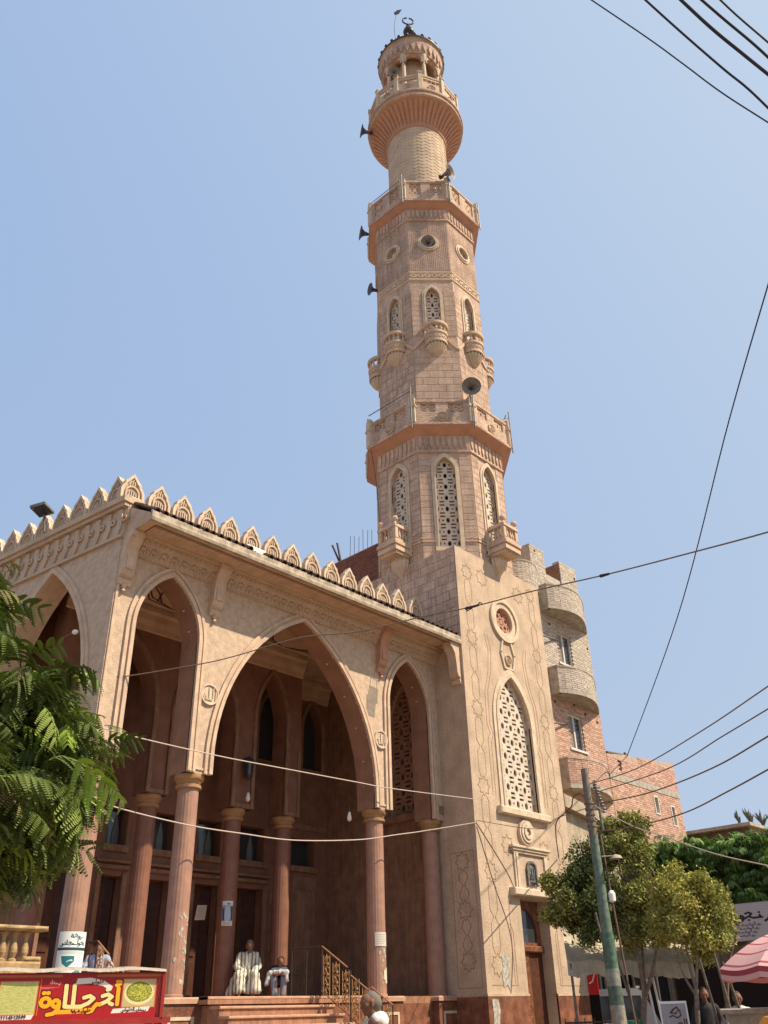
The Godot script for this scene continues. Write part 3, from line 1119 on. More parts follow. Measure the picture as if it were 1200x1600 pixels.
	put(bed, "block_bed", "joint", lo)
	put(mold, "string_course", "tower", lo)
	# boxed balconies on the two square faces
	var bal := baluster_mesh(0.42, 0.055, "trim")
	for phi in [-PI / 2, 0.0]:
		var f := face(phi, A)
		s = S()
		bx(s, f, V(-0.36, 14.9, 0), V(0.36, 15.0, 0.66))
		bx(s, f, V(-0.42, 15.0, 0), V(0.42, 15.14, 0.76))
		bx(s, f, V(-0.39, 15.14, 0), V(0.39, 15.22, 0.72))
		bx(s, f, V(-0.44, 15.22, 0), V(0.44, 15.34, 0.79))
		bx(s, f, V(-0.38, 15.34, 0), V(0.38, 15.46, 0.72))
		var b := put(s, "boxed_balcony", "trim", o)
		s = S()
		bx(s, f, V(-0.42, 15.88, 0.56), V(0.42, 15.99, 0.76))
		bx(s, f, V(-0.42, 15.88, 0), V(-0.24, 15.99, 0.56))
		bx(s, f, V(0.24, 15.88, 0), V(0.42, 15.99, 0.56))
		for sd in [-1, 1]:
			bx(s, f, V(sd * 0.33 - 0.07, 15.46, 0.59), V(sd * 0.33 + 0.07, 15.88, 0.73))
			lathe(s, f * Transform3D(Basis(), V(sd * 0.33, 15.99, 0.66)), [Vector2(0.11, 0), Vector2(0.05, 0.07), Vector2(0.045, 0.1), Vector2(0.1, 0.16), Vector2(0.115, 0.22), Vector2(0.08, 0.3), Vector2(0, 0.33)], 12)
		put(s, "rail", "trim", b)
		for p in [V(-0.13, 15.46, 0.66), V(0.05, 15.46, 0.66), V(0.17, 15.46, 0.66), V(-0.33, 15.46, 0.14), V(-0.33, 15.46, 0.3), V(-0.33, 15.46, 0.46), V(0.33, 15.46, 0.14), V(0.33, 15.46, 0.3), V(0.33, 15.46, 0.46)]:
			inst("baluster", bal, b, f * Transform3D(Basis(), p))
		s = S()
		lathe(s, face(phi, A0) * Transform3D(Basis(), V(0, 14.2, 0.0)), [Vector2(0.012, 0), Vector2(0.04, 0.06), Vector2(0.09, 0.14), Vector2(0.28, 0.36), Vector2(0.35, 0.55), Vector2(0.33, 0.7)], 36, -PI / 2, PI / 2, 0.1, 14)
		put(s, "shell_corbel", "cream", b)
	# ---- first gallery
	gallery(o, 19.87, A, 2.71, 1.12, false, 18.97)
	# ---- upper octagon
	A = 2.12
	hw = A * T8
	var w2 := AO(0, 0.29, 24.55, 26.66, 27.18)
	var c2 := CO(0, 29.8, 0.3)
	s = S()
	for k in 8:
		wall(s, face(PI / 4 * k, A), -hw, hw, 20.02, 31.25, 0.3, [w2, c2] if k in [0, 1, 5, 6, 7] else [])
	var us := put(s, "upper_shaft", "tower", o)
	bed = S()
	for k in [0, 1, 5, 6, 7]:
		var f := face(PI / 4 * k, A)
		courses(us, bed, f, -hw + 0.01, hw - 0.01, 20.5, 23.85, 0.34, 0.6)
		courses(us, bed, f, -hw + 0.01, -0.46, 24.6, 27.0, 0.27, 0.45)
		courses(us, bed, f, 0.46, hw - 0.01, 24.6, 27.0, 0.27, 0.45)
		s = S()
		trim(s, f, 0, w2.w, w2.lo, w2.ys, w2.ya, 0.0, 0.05, -0.04, 0.08)
		trim(s, f, 0, w2.w, w2.lo, w2.ys, w2.ya, 0.05, 0.14, -0.04, 0.05)
		var w := put(s, "lattice_window", "cream", o)
		grille(w, f, w2, 27.18, 2, 5, -0.13)
		s = S()
		ring(s, f, Vector2(0, 29.8), 0.3, 0.38, -0.04, 0.09, 26)
		ring(s, f, Vector2(0, 29.8), 0.38, 0.46, -0.04, 0.05, 26)
		var rw := put(s, "round_window", "cream", o)
		if k != 7:
			s = S()
			for e in 6:
				var t := TAU * e / 6.0
				ring(s, f, Vector2(cos(t), sin(t)) * 0.17 + Vector2(0, 29.8), 0.06, 0.1, -0.12, -0.06, 12)
			ring(s, f, Vector2(0, 29.8), 0.0, 0.09, -0.12, -0.06, 10)
			put(s, "tracery", "lattice", rw)
		# chevron ledge and half-round balcony
		s = S()
		line_strip(s, f, [Vector2(-hw, 23.93), Vector2(-0.42, 24.5)], 0.12, -0.02, 0.05)
		line_strip(s, f, [Vector2(hw, 23.93), Vector2(0.42, 24.5)], 0.12, -0.02, 0.05)
		put(s, "chevron_ledge", "trim", us)
		s = S()
		var fb := f * Transform3D(Basis(), V(0.02, 0, 0))
		lathe(s, fb, [Vector2(0.42, 24.02), Vector2(0.46, 24.04), Vector2(0.46, 24.12), Vector2(0.44, 24.14), Vector2(0.44, 24.42), Vector2(0.49, 24.46), Vector2(0.49, 24.56), Vector2(0.0, 24.57)], 20, -PI / 2, PI / 2)
		for j in 9:
			var t := lerpf(-PI / 2, PI / 2, (j + 0.5) / 9.0)
			var fm := face(0, 0, 0, Vector3.ZERO)
			fm = fb * Transform3D(Basis(Vector3.UP, t), V(sin(t) * 0.44, 0, cos(t) * 0.44))
			ring(s, fm, Vector2(0, 24.28), 0.04, 0.075, -0.02, 0.02, 8)
		var hb := put(s, "round_balcony", "trim", o)
		s = S()
		lathe(s, fb, [Vector2(0.02, 23.52), Vector2(0.1, 23.58), Vector2(0.28, 23.74), Vector2(0.4, 23.92), Vector2(0.42, 24.02)], 40, -PI / 2, PI / 2, 0.12, 18)
		put(s, "shell_corbel", "cream", hb)
		s = S()
		lathe(s, fb, [Vector2(0.36, 24.86), Vector2(0.50, 24.86), Vector2(0.52, 24.9), Vector2(0.52, 25.0), Vector2(0.36, 25.0)], 20, -PI / 2, PI / 2)
		put(s, "rail", "trim", hb)
		var b2 := baluster_mesh(0.30, 0.05, "trim")
		for j in 7:
			var t := lerpf(-1.35, 1.35, j / 6.0)
			inst("baluster", b2, hb, fb * Transform3D(Basis(), V(sin(t) * 0.43, 24.565, cos(t) * 0.43)))
	put(bed, "block_bed", "joint", us)
	# carved band and the fluted drum above it
	s = S()
	octa(s, [Vector2(A, 27.6), Vector2(A + 0.04, 27.64), Vector2(A + 0.04, 27.72), Vector2(A + 0.015, 27.74), Vector2(A + 0.015, 28.02), Vector2(A + 0.04, 28.04), Vector2(A + 0.04, 28.12), Vector2(A, 28.14)])
	for k in 8:
		var f := face(PI / 4 * k, A + 0.015)
		for j in 6:
			var x := lerpf(-hw + 0.15, hw - 0.15, j / 5.0)
			ring(s, f, Vector2(x, 27.88), 0.06, 0.11, -0.01, 0.03, 10)
			if j < 5:
				line_strip(s, f, [Vector2(x + 0.1, 27.8), Vector2(x + 0.2, 27.96)], 0.04, -0.01, 0.025)
	put(s, "carved_band", "trim", us)
	s = S()
	for k in 8:
		var f := face(PI / 4 * k, A)
		for j in 22:
			var x := lerpf(-hw + 0.06, hw - 0.06, j / 21.0)
			var gap := 0.48
			if absf(x) < gap:
				var dy := sqrt(gap * gap - x * x)
				bx(s, f, V(x - 0.018, 28.2, -0.01), V(x + 0.018, 29.8 - dy, 0.012), false)
				bx(s, f, V(x - 0.018, 29.8 + dy, -0.01), V(x + 0.018, 31.1, 0.012), false)
			else:
				bx(s, f, V(x - 0.018, 28.2, -0.01), V(x + 0.018, 31.1, 0.012), false)
	stuff(put(s, "fluting", "tower", us))
	# ---- second gallery
	gallery(o, 32.06, A, 2.47, 1.3, true, 31.18)
	# ---- round drum with herringbone relief
	var ax := Transform3D(Basis(), TC)
	s = S()
	lathe(s, ax, [Vector2(1.43, 32.0), Vector2(1.43, 39.0)], 48)
	var dr := put(s, "round_drum", "shaft", o)
	s = S()
	for j in 27:
		var y := 32.6 + j * 0.235
		for k in 44:
			var t := TAU * (k + 0.5) / 44.0
			var f := ax * Transform3D(Basis(Vector3.UP, t), V(sin(t) * 1.43, y, cos(t) * 1.43))
			var up := 0.055 if k % 2 else -0.055
			var p := [V(-0.1, -0.035 - up, 0), V(0.1, -0.035 + up, 0), V(0.1, 0.075 + up, 0), V(-0.1, 0.075 - up, 0)]
			var u := []
			for e in p:
				u.append(f * (e + V(0, 0, 0.009)))
			for e in 4:
				p[e] = f * (p[e] - V(0, 0, 0.01))
			q(s, u[0], u[1], u[2], u[3])
			for e in 4:
				q(s, p[e], p[(e + 1) % 4], u[(e + 1) % 4], u[e])
	stuff(put(s, "herringbone_relief", "shaft", dr))
	s = S()
	lathe(s, ax, [Vector2(1.44, 38.6), Vector2(1.5, 38.66), Vector2(1.5, 38.8), Vector2(1.56, 38.95), Vector2(1.78, 39.3), Vector2(2.12, 39.64), Vector2(2.3, 39.74)], 48)
	for k in 52:
		var t := TAU * k / 52.0
		var fr2 := ax * Transform3D(Basis(Vector3.UP, t), Vector3.ZERO)
		var pr := [Vector3(0, 38.75, 1.49), Vector3(0, 38.98, 1.63), Vector3(0, 39.33, 1.86), Vector3(0, 39.68, 2.22)]
		for e in 3:
			var wa := 0.035 + 0.02 * e
			var a: Vector3 = pr[e]
			var b: Vector3 = pr[e + 1]
			q(s, fr2 * (a + V(-wa, 0, 0)), fr2 * (a + V(wa, 0, 0)), fr2 * (b + V(wa + 0.02, 0, 0)), fr2 * (b + V(-wa - 0.02, 0, 0)))
			for sd in [-1, 1]:
				var c := fr2 * (a + V(wa * sd, 0, 0))
				var d := fr2 * (b + V((wa + 0.02) * sd, 0, 0))
				var e2 := fr2 * (b + V((wa + 0.02) * sd, 0, -0.12))
				var g := fr2 * (a + V(wa * sd, 0, -0.1))
				if sd > 0:
					q(s, c, g, e2, d)
				else:
					q(s, g, c, d, e2)
	put(s, "flared_corbel", "salmon", o)
	s = S()
	lathe(s, ax, [Vector2(2.3, 39.74), Vector2(2.37, 39.78), Vector2(2.37, 39.9), Vector2(2.33, 39.94), Vector2(2.33, 40.02), Vector2(2.42, 40.06), Vector2(2.42, 40.2), Vector2(0.5, 40.21)], 48)
	put(s, "gallery_rim", "tower", o)
	for k in 12:
		var f := face(TAU * k / 12.0 + 0.06, 2.22)
		var pw := 2.22 * tan(PI / 12.0)
		s = S()
		wall(s, f, -pw, pw, 40.2, 41.35, 0.09, [AO(-0.33, 0.1, 40.95, 41.2, 41.2), AO(-0.11, 0.1, 40.95, 41.2, 41.2), AO(0.11, 0.1, 40.95, 41.2, 41.2), AO(0.33, 0.1, 40.95, 41.2, 41.2)])
		bx(s, f, V(-pw + 0.08, 41.35, -0.11), V(pw - 0.08, 41.45, 0.03))
		var pp := put(s, "parapet_panel", "trim", o)
		medallion(pp, f, 0, 40.58, 0.2, "tower", "medallion")
		var fp := face(TAU * k / 12.0 + 0.06 + PI / 12.0, 2.22 / cos(PI / 12.0))
		s = S()
		bx(s, fp, V(-0.09, 40.2, -0.12), V(0.09, 41.55, 0.05))
		bx(s, fp, V(-0.12, 41.55, -0.15), V(0.12, 41.62, 0.08))
		put(s, "corner_post", "cream", o)
	# ---- lantern
	s = S()
	lathe(s, ax, [Vector2(0.92, 40.2), Vector2(0.92, 45.0)], 28)
	put(s, "lantern_core", "plaster", o)
	for k in 8:
		var t := TAU * (k + 0.5) / 8.0
		s = S()
		var fc := ax * Transform3D(Basis(), V(sin(t) * 1.36, 0, cos(t) * 1.36))
		lathe(s, fc, [Vector2(0.16, 40.2), Vector2(0.16, 40.4), Vector2(0.11, 40.5), Vector2(0.1, 44.0), Vector2(0.13, 44.1), Vector2(0.17, 44.3), Vector2(0.19, 44.45), Vector2(0.19, 44.6)], 12)
		put(s, "lantern_column", "cream", o)
	s = S()
	lathe(s, ax, [Vector2(0.9, 44.9), Vector2(1.2, 44.6), Vector2(1.52, 44.55), Vector2(1.56, 44.7), Vector2(1.58, 44.95), Vector2(1.66, 45.2), Vector2(1.68, 45.5), Vector2(1.76, 45.58), Vector2(1.76, 45.7), Vector2(1.5, 45.8), Vector2(1.2, 46.2), Vector2(0.8, 46.8), Vector2(0.35, 47.35), Vector2(0.0, 47.5)], 40)
	for k in 32:
		var t := TAU * k / 32.0
		var f := ax * Transform3D(Basis(Vector3.UP, t), V(sin(t) * 1.55, 0, cos(t) * 1.55))
		prism(s, f, [Vector2(-0.11, 45.45), Vector2(-0.1, 44.95), Vector2(-0.05, 44.75), Vector2(0, 44.6), Vector2(0.05, 44.75), Vector2(0.1, 44.95), Vector2(0.11, 45.45)], -0.06, 0.1)
	for k in 8:
		var t := TAU * k / 8.0
		var f := ax * Transform3D(Basis(Vector3.UP, t), V(sin(t) * 1.42, 0, cos(t) * 1.42))
		wall(s, f, -0.5, 0.5, 43.9, 44.7, 0.16, [AO(0, 0.42, 43.8, 44.1, 44.5)])
	put(s, "lantern_roof", "tower", o)
	s = S()
	for k in 26:
		var t := TAU * k / 26.0
		lathe(s, ax * Transform3D(Basis(), V(sin(t) * 1.72, 45.68, cos(t) * 1.72)), [Vector2(0.05, 0), Vector2(0.1, 0.09), Vector2(0.1, 0.16), Vector2(0.0, 0.26)], 8)
	lathe(s, ax, [Vector2(1.77, 45.56), Vector2(1.79, 45.58), Vector2(1.79, 45.68), Vector2(1.77, 45.7)], 40)
	put(s, "rim_studs", "dark_bronze", o)
	s = S()
	lathe(s, ax, [Vector2(0.4, 47.2), Vector2(0.3, 47.6), Vector2(0.1, 48.0), Vector2(0.1, 48.62), Vector2(0.28, 48.8), Vector2(0.31, 48.95), Vector2(0.26, 49.12), Vector2(0.09, 49.25), Vector2(0.16, 49.33), Vector2(0.16, 49.42), Vector2(0.05, 49.5), Vector2(0.045, 49.72)], 16)
	var fm2 := face(-PI / 4 + 0.12, 0.0)
	var cres := []
	for k in 26:
		var t := lerpf(PI / 2 + 0.2, PI / 2 + TAU - 0.2, k / 25.0)
		cres.append(fm2 * V(cos(t) * 0.31, 50.0 + sin(t) * 0.31, 0))
	tube(s, cres, 0.045, 0.045, 6)
	put(s, "crescent_finial", "dark_bronze", o)
	# pipes along the gallery edges
	s = S()
	for e in [[2.74, 19.7, 21.6], [2.5, 31.9, 33.7]]:
		for k in [0, 3, 7, 6]:
			var f := face(PI / 4 * k + PI / 8, e[0] / cos(PI / 8))
			bar(s, f * V(0, e[1], 0.02), f * V(0, e[2], 0.02), 0.03, 0.025, 6)
		for k in [5, 6, 0]:
			var fa := face(PI / 4 * k + PI / 8, e[0] / cos(PI / 8))
			var fb2 := face(PI / 4 * (k + 1) + PI / 8, e[0] / cos(PI / 8))
			if k != 6:
				bar(s, fa * V(0, e[2] - 0.12, -0.1), fb2 * V(0, e[2] - 0.12, -0.1), 0.02, 0.02, 6)
	put(s, "pipe_rail", "grey_metal", o)

# ------------------------------------------------------------------ portico of the mosque
func merlon_meshes() -> Array:
	var keep := local_begin()
	var out := P2([-0.34, 0, -0.34, 0.1, -0.28, 0.14, -0.31, 0.26, -0.31, 0.46, -0.27, 0.58, -0.22, 0.63, -0.20, 0.73, -0.13, 0.79, -0.05, 0.9, 0, 0.96, 0.05, 0.9, 0.13, 0.79, 0.20, 0.73, 0.22, 0.63, 0.27, 0.58, 0.31, 0.46, 0.31, 0.26, 0.28, 0.14, 0.34, 0.1, 0.34, 0])
	var s := S()
	prism(s, Transform3D(), out, -0.13, 0.0)
	var body := mesh(s, "plaster")
	s = S()
	var inn := []
	for p in out:
		inn.append(Vector2(p.x * 0.78, 0.05 + p.y * 0.84))
	strip(s, Transform3D(), inn, out, -0.001, 0.05)
	var fr := mesh(s, "cream")
	s = S()
	trim(s, Transform3D(), 0, 0.15, 0.16, 0.42, 0.58, 0.0, 0.04, -0.002, 0.04, 6)
	var ar := mesh(s, "trim")
	s = S()
	for k in 4:
		var x := lerpf(-0.09, 0.09, k / 3.0)
		bx(s, Transform3D(), V(x - 0.013, 0.2, -0.002), V(x + 0.013, 0.50 - absf(x) * 0.6, 0.038), false)
	line_strip(s, Transform3D(), P2([-0.12, 0.24, -0.05, 0.19, 0.0, 0.23, 0.05, 0.19, 0.12, 0.25]), 0.02, -0.002, 0.035)
	for k in 3:
		var x := (k - 1) * 0.07
		line_strip(s, Transform3D(), [Vector2(x - 0.02, 0.65), Vector2(x * 0.6, 0.74 + 0.06 * (1 - absi(k - 1)))], 0.022, -0.002, 0.035)
	var bars := mesh(s, "cream")
	s = S()
	prism(s, Transform3D(), P2([-0.14, 0.14, 0.14, 0.14, 0.14, 0.42, 0.0, 0.56, -0.14, 0.42]), -0.003, 0.004)
	var inset := mesh(s, "fascia")
	org = keep
	return [body, fr, ar, bars, inset]

func column(parent: Node, x: float, z: float, y0: float, y1: float, r: float, m := "granite") -> MeshInstance3D:
	var at := Transform3D(Basis(), V(x, 0, z))
	var s := S()
	lathe(s, at, [Vector2(r + 0.02, y0), Vector2(r + 0.02, y0 + 0.04), Vector2(r, y0 + 0.06)], 20)
	lathe(s, at, [Vector2(r, y0 + 0.06), Vector2(r * 0.97, y1 - 0.16)], 120, 0, TAU, 0.016, 20)
	var c := put(s, "column", m, parent)
	s = S()
	lathe(s, at, [Vector2(r + 0.0, y1 - 0.3), Vector2(r + 0.05, y1 - 0.28), Vector2(r + 0.05, y1 - 0.22), Vector2(r + 0.02, y1 - 0.2), Vector2(r + 0.05, y1 - 0.13), Vector2(r + 0.085, y1 - 0.1), Vector2(r + 0.095, y1 - 0.05), Vector2(r + 0.095, y1)], 24)
	put(s, "capital", "gold", c)
	return c

func portico() -> void:
	var o := thing("mosque_portico", "tan mosque porch with three pointed front arches and a battlement roofline", "mosque", V(0, 0, 0))
	var F := Transform3D()                                  # front: x along, z out
	var L := Transform3D(Basis(V(0.133, 0, 0.991), Vector3.UP, V(-0.991, 0, 0.133)), Vector3.ZERO)
	var a1 := AO(1.45, 0.85, 6.0, 9.2, 10.62)
	var a2 := AO(5.59, 2.63, 6.0, 6.6, 10.70)
	var a3 := AO(9.67, 0.84, 6.0, 9.2, 10.62)
	# front wall
	var s := S()
	var rv := S()
	wall(s, F, 0.012, 10.99, 6.24, 12.2, 0.65, [a1, a2, a3], rv)
	var fw := put(s, "front_wall", "carved", o)
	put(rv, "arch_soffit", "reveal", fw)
	for a in [a1, a2, a3]:
		s = S()
		trim(s, F, a.cx, a.w, 6.25, a.ys, a.ya, 0.0, 0.09, -0.03, 0.075, 18)
		trim(s, F, a.cx, a.w, 6.25, a.ys, a.ya, 0.09, 0.14, -0.03, 0.03, 18)
		trim(s, F, a.cx, a.w, 6.25, a.ys, a.ya, 0.14, 0.21, -0.03, 0.055, 18)
		put(s, "arch_moulding", "trim", fw)
	# small studs in the arch soffits
	for e in [[a1, 0.85, [0.25, 0.55]], [a2, 2.63, [0.2, 0.38, 0.55, 0.75]], [a3, 0.84, [0.3, 0.55]]]:
		var ap := arch_pts(e[0].cx, e[0].w, e[0].ys, e[0].ys, e[0].ya, 40)
		for u in e[2]:
			for sd in [0, 1]:
				var p: Vector2 = ap[int(u * 40) if sd == 0 else ap.size() - 1 - int(u * 40)]
				s = S()
				lathe(s, Transform3D(Basis(), V(p.x, p.y - 0.06, -0.33)), [Vector2(0, 0.02), Vector2(0.026, 0.028), Vector2(0.032, 0.06)], 10)
				put(s, "lamp_stud", "trim", fw)
	# thin border lines on the piers
	for x in [[0.1, 0.55, 6.32, 6.37], [2.33, 2.91, 6.32, 6.37], [8.27, 8.79, 6.32, 6.37], [0.03, 0.09, 6.3, 10.8]]:
		s = S()
		bx(s, F, V(x[0], x[2], -0.01), V(x[1], x[3], 0.03))
		put(s, "pier_border", "trim", fw)
	medallion(fw, F, 2.73, 8.05, 0.25, "cream", "medallion", 1.1)
	medallion(fw, F, 8.47, 8.07, 0.25, "cream", "medallion", 1.1)
	s = S()
	var fg := F * Transform3D(Basis(Vector3(0, 0, 1), deg_to_rad(-7)), V(8.17, 9.1, 0))  # lantern-shaped cast shadow, painted on the spandrel as a thin flat grey shape
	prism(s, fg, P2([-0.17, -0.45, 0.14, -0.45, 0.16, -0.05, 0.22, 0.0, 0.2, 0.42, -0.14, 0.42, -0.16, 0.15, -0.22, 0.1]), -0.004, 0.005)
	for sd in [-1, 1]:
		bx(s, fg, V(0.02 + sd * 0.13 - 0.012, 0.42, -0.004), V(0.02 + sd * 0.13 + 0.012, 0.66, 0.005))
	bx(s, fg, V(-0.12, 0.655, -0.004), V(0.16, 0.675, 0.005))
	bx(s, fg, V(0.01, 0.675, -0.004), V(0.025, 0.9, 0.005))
	put(s, "painted_shadow", "painted_shadow", fw)
	# left wall, slightly skewed
	s = S()
	var b1 := AO(-2.47, 1.8, 6.0, 7.6, 11.0)
	var b2 := AO(-6.9, 1.8, 6.0, 7.6, 11.0)
	wall(s, L, -9.6, 0.0, 6.24, 12.0, 0.6, [b1, b2])
	var lw := put(s, "side_wall", "carved", o)
	for a in [b1, b2]:
		s = S()
		trim(s, L, a.cx, a.w, 6.25, a.ys, a.ya, 0.0, 0.1, -0.03, 0.06, 14)
		trim(s, L, a.cx, a.w, 6.25, a.ys, a.ya, 0.1, 0.2, -0.03, 0.035, 14)
		put(s, "arch_moulding", "trim", lw)
	s = S()
	bx(s, L, V(-9.6, 11.16, -0.02), V(0.05, 11.24, 0.07))
	bx(s, L, V(-9.6, 11.98, -0.02), V(0.06, 12.08, 0.1))
	bx(s, L, V(-9.6, 12.08, -0.6), V(0.1, 12.22, 0.16))
	bx(s, L, V(-9.6, 12.22, -0.5), V(0.02, 12.32, 0.04))
	put(s, "side_ledge", "plaster", lw)
	s = S()
	for k in 24:
		var x := -9.5 + k * 0.4
		prism(s, L, [Vector2(x, 11.26), Vector2(x + 0.17, 11.26), Vector2(x + 0.26, 11.5), Vector2(x + 0.22, 11.94), Vector2(x + 0.06, 11.94), Vector2(x + 0.1, 11.6)], -0.01, 0.05)
		ring(s, L, Vector2(x + 0.32, 11.66), 0.04, 0.09, -0.01, 0.05, 10)
	put(s, "side_frieze", "plaster", lw)
	# parapet, merlons
	s = S()
	bx(s, F, V(0.08, 12.2, -0.45), V(10.98, 12.28, -0.10))
	cbx(s, F, V(0.02, 11.55, -0.3), V(0.34, 12.3, 0.06), 0.03)
	put(s, "parapet", "plaster", fw)
	var mm := merlon_meshes()
	for k in 25:
		var f: Transform3D
		if k < 15:
			f = F * Transform3D(Basis(), V(0.20 + 0.728 * k, 12.1, -0.2))
		else:
			f = L * Transform3D(Basis(), V(-0.62 - 0.72 * (k - 15), 12.15, -0.12))
		f = f * Transform3D(Basis(Vector3(0, 0, 1), rng.randf_range(-0.03, 0.03)).scaled(V(rng.randf_range(0.96, 1.03), rng.randf_range(0.96, 1.02), 1.0)), V(rng.randf_range(-0.012, 0.012), 0, rng.randf_range(-0.01, 0.01)))
		var m := inst("merlon", mm[0], o, f)
		var keep := org
		org = Vector3.ZERO
		inst("merlon_border", mm[1], m, Transform3D())
		inst("merlon_arch", mm[2], m, Transform3D())
		stuff(inst("merlon_relief", mm[3], m, Transform3D()))
		inst("merlon_inset", mm[4], m, Transform3D())
		org = keep
	# eave
	s = S()
	var ev := Transform3D(Basis(V(0, 0, 1), V(0, 1, 0), V(-1, 0, 0)), V(0, 0, 0))    # local x = world z, local z = -world x
	prism(s, ev, P2([-0.02, 11.26, 1.02, 11.26, 1.02, 11.44, -0.02, 12.02]), -10.985, -0.08)
	var eave := put(s, "eave", "soffit", o)
	s = S()
	prism(s, ev, P2([1.02, 11.23, 1.10, 11.23, 1.115, 11.3, 1.10, 11.36, 1.10, 11.46, 1.06, 11.5, 1.02, 11.5]), -10.99, -0.06)
	put(s, "fascia", "fascia", eave)
	s = S()
	for e in [[0.86, 0.885], [0.80, 0.815]]:
		bx(s, F, V(0.3, 11.252, e[0]), V(10.7, 11.262, e[1]))
	for x in [0.3, 10.675]:
		bx(s, F, V(x, 11.252, 0.3), V(x + 0.025, 11.262, 0.86))
	put(s, "soffit_line", "paint_line", eave)
	# roof tiles: half-round, two courses
	var keep2 := local_begin()
	var ts := S()
	var n := 7
	for k in n:
		var t0 := PI * k / n
		var t1 := PI * (k + 1) / n
		for e in [[0.085, 1], [0.062, -1]]:
			var p0 := V(cos(t0) * e[0], sin(t0) * e[0], 0.36)
			var p1 := V(cos(t1) * e[0], sin(t1) * e[0], 0.36)
			var p2 := V(cos(t1) * e[0] * 0.85, sin(t1) * e[0] * 0.85, -0.36)
			var p3 := V(cos(t0) * e[0] * 0.85, sin(t0) * e[0] * 0.85, -0.36)
			if e[1] > 0:
				q(ts, p0, p1, p2, p3)
			else:
				q(ts, p3, p2, p1, p0)
		q(ts, V(cos(t0) * 0.062, sin(t0) * 0.062, 0.36), V(cos(t0) * 0.085, sin(t0) * 0.085, 0.36), V(cos(t1) * 0.085, sin(t1) * 0.085, 0.36), V(cos(t1) * 0.062, sin(t1) * 0.062, 0.36))
	var tile := mesh(ts, "roof_tile")
	ts = S()
	for k in n:
		var t0 := PI + PI * k / n
		var t1 := PI + PI * (k + 1) / n
		q(ts, V(cos(t1) * 0.075, sin(t1) * 0.05, 0.36), V(cos(t0) * 0.075, sin(t0) * 0.05, 0.36), V(cos(t0) * 0.075, sin(t0) * 0.05, -0.36), V(cos(t1) * 0.075, sin(t1) * 0.05, -0.36))
		q(ts, V(cos(t0) * 0.055, sin(t0) * 0.032, 0.36), V(cos(t1) * 0.055, sin(t1) * 0.032, 0.36), V(cos(t1) * 0.055, sin(t1) * 0.032, -0.36), V(cos(t0) * 0.055, sin(t0) * 0.032, -0.36))
		q(ts, V(cos(t0) * 0.055, sin(t0) * 0.032, 0.36), V(cos(t0) * 0.075, sin(t0) * 0.05, 0.36), V(cos(t1) * 0.075, sin(t1) * 0.05, 0.36), V(cos(t1) * 0.055, sin(t1) * 0.032, 0.36))
	var pan := mesh(ts, "roof_tile")
	org = keep2
	var slope := atan2(12.02 - 11.44, 1.04)
	for j in 2:
		for k in 49:
			if k == 13 and j == 0 or k == 14 and j == 0:
				continue
			var zc := 0.80 - j * 0.58
			var yy := 11.44 + (1.02 - zc) * tan(slope)
			var f := Transform3D(Basis(Vector3.RIGHT, slope + 0.02).rotated(Vector3.UP, rng.randf_range(-0.03, 0.03)), V(0.18 + k * 0.2205 + rng.randf_range(-0.008, 0.008), yy + 0.09 + 0.02 * j, zc + rng.randf_range(-0.02, 0.02)))
			inst("roof_tile", tile, eave, f)
			inst("roof_tile", pan, eave, f * Transform3D(Basis(), V(0.11, 0.01, -0.02)))
	s = S()
	bx(s, F, V(2.92, 11.62, 0.5), V(3.5, 11.76, 0.86))
	put(s, "loose_slab", "white", eave)
	# cornice below the eave
	s = S()
	var pro := P2([0.0, 10.80, 0.05, 10.81, 0.06, 10.85, 0.09, 10.87, 0.22, 11.10, 0.27, 11.12, 0.28, 11.2, 0.36, 11.22, 0.36, 11.257, 0.0, 11.257])
	prism(s, ev, pro, -10.98, -0.1)
	var co := put(s, "cornice", "plaster", o)
	s = S()
	var sl := Transform3D(Basis(V(1, 0, 0), V(0, 0.87, 0.492), V(0, -0.492, 0.87)), V(0, 10.87, 0.09))   # on the sloping face of the cove
	for k in 76:
		var x := 0.2 + k * 0.141
		if k % 2:
			ring(s, sl, Vector2(x, 0.13), 0.03, 0.06, -0.02, 0.035, 8)
			ring(s, sl, Vector2(x, 0.13), 0.0, 0.02, -0.02, 0.03, 6)
		else:
			line_strip(s, sl, P2([-0.07, 0.03, -0.03, 0.2, 0.0, 0.08, 0.03, 0.2, 0.07, 0.03]).map(func(p): return p + Vector2(x, 0)), 0.03, -0.02, 0.035)
		bx(s, F, V(x - 0.045, 11.13, 0.25), V(x + 0.045, 11.19, 0.30))
		bx(s, F, V(x - 0.035, 10.815, 0.03), V(x + 0.035, 10.85, 0.075))
	stuff(put(s, "cornice_ornament", "plaster", co))
	# brackets
	var brp := P2([0.0, 9.98, 0.06, 10.0, 0.1, 10.1, 0.05, 10.16, 0.14, 10.22, 0.19, 10.34, 0.2, 10.6, 0.24, 10.9, 0.36, 11.08, 0.42, 11.1, 0.42, 11.25, 0.0, 11.25])
	for x in [0.18, 2.68, 8.52]:
		s = S()
		prism(s, ev, brp, -x - 0.16, -x + 0.16)
		bx(s, F, V(x - 0.09, 10.35, 0.19), V(x + 0.09, 10.85, 0.225))
		lathe(s, Transform3D(Basis(), V(x, 9.8, 0.06)), [Vector2(0, 0), Vector2(0.05, 0.05), Vector2(0.03, 0.1), Vector2(0.06, 0.15), Vector2(0.05, 0.2)], 8)
		put(s, "bracket", "salmon" if x > 5 else "trim", o)
	s = S()
	prism(s, Transform3D(Basis(V(-1, 0, 0), V(0, 1, 0), V(0, 0, -1)), V(10.99, 0, 0.86)), brp, -0.16, 0.16)
	put(s, "bracket", "trim", o)
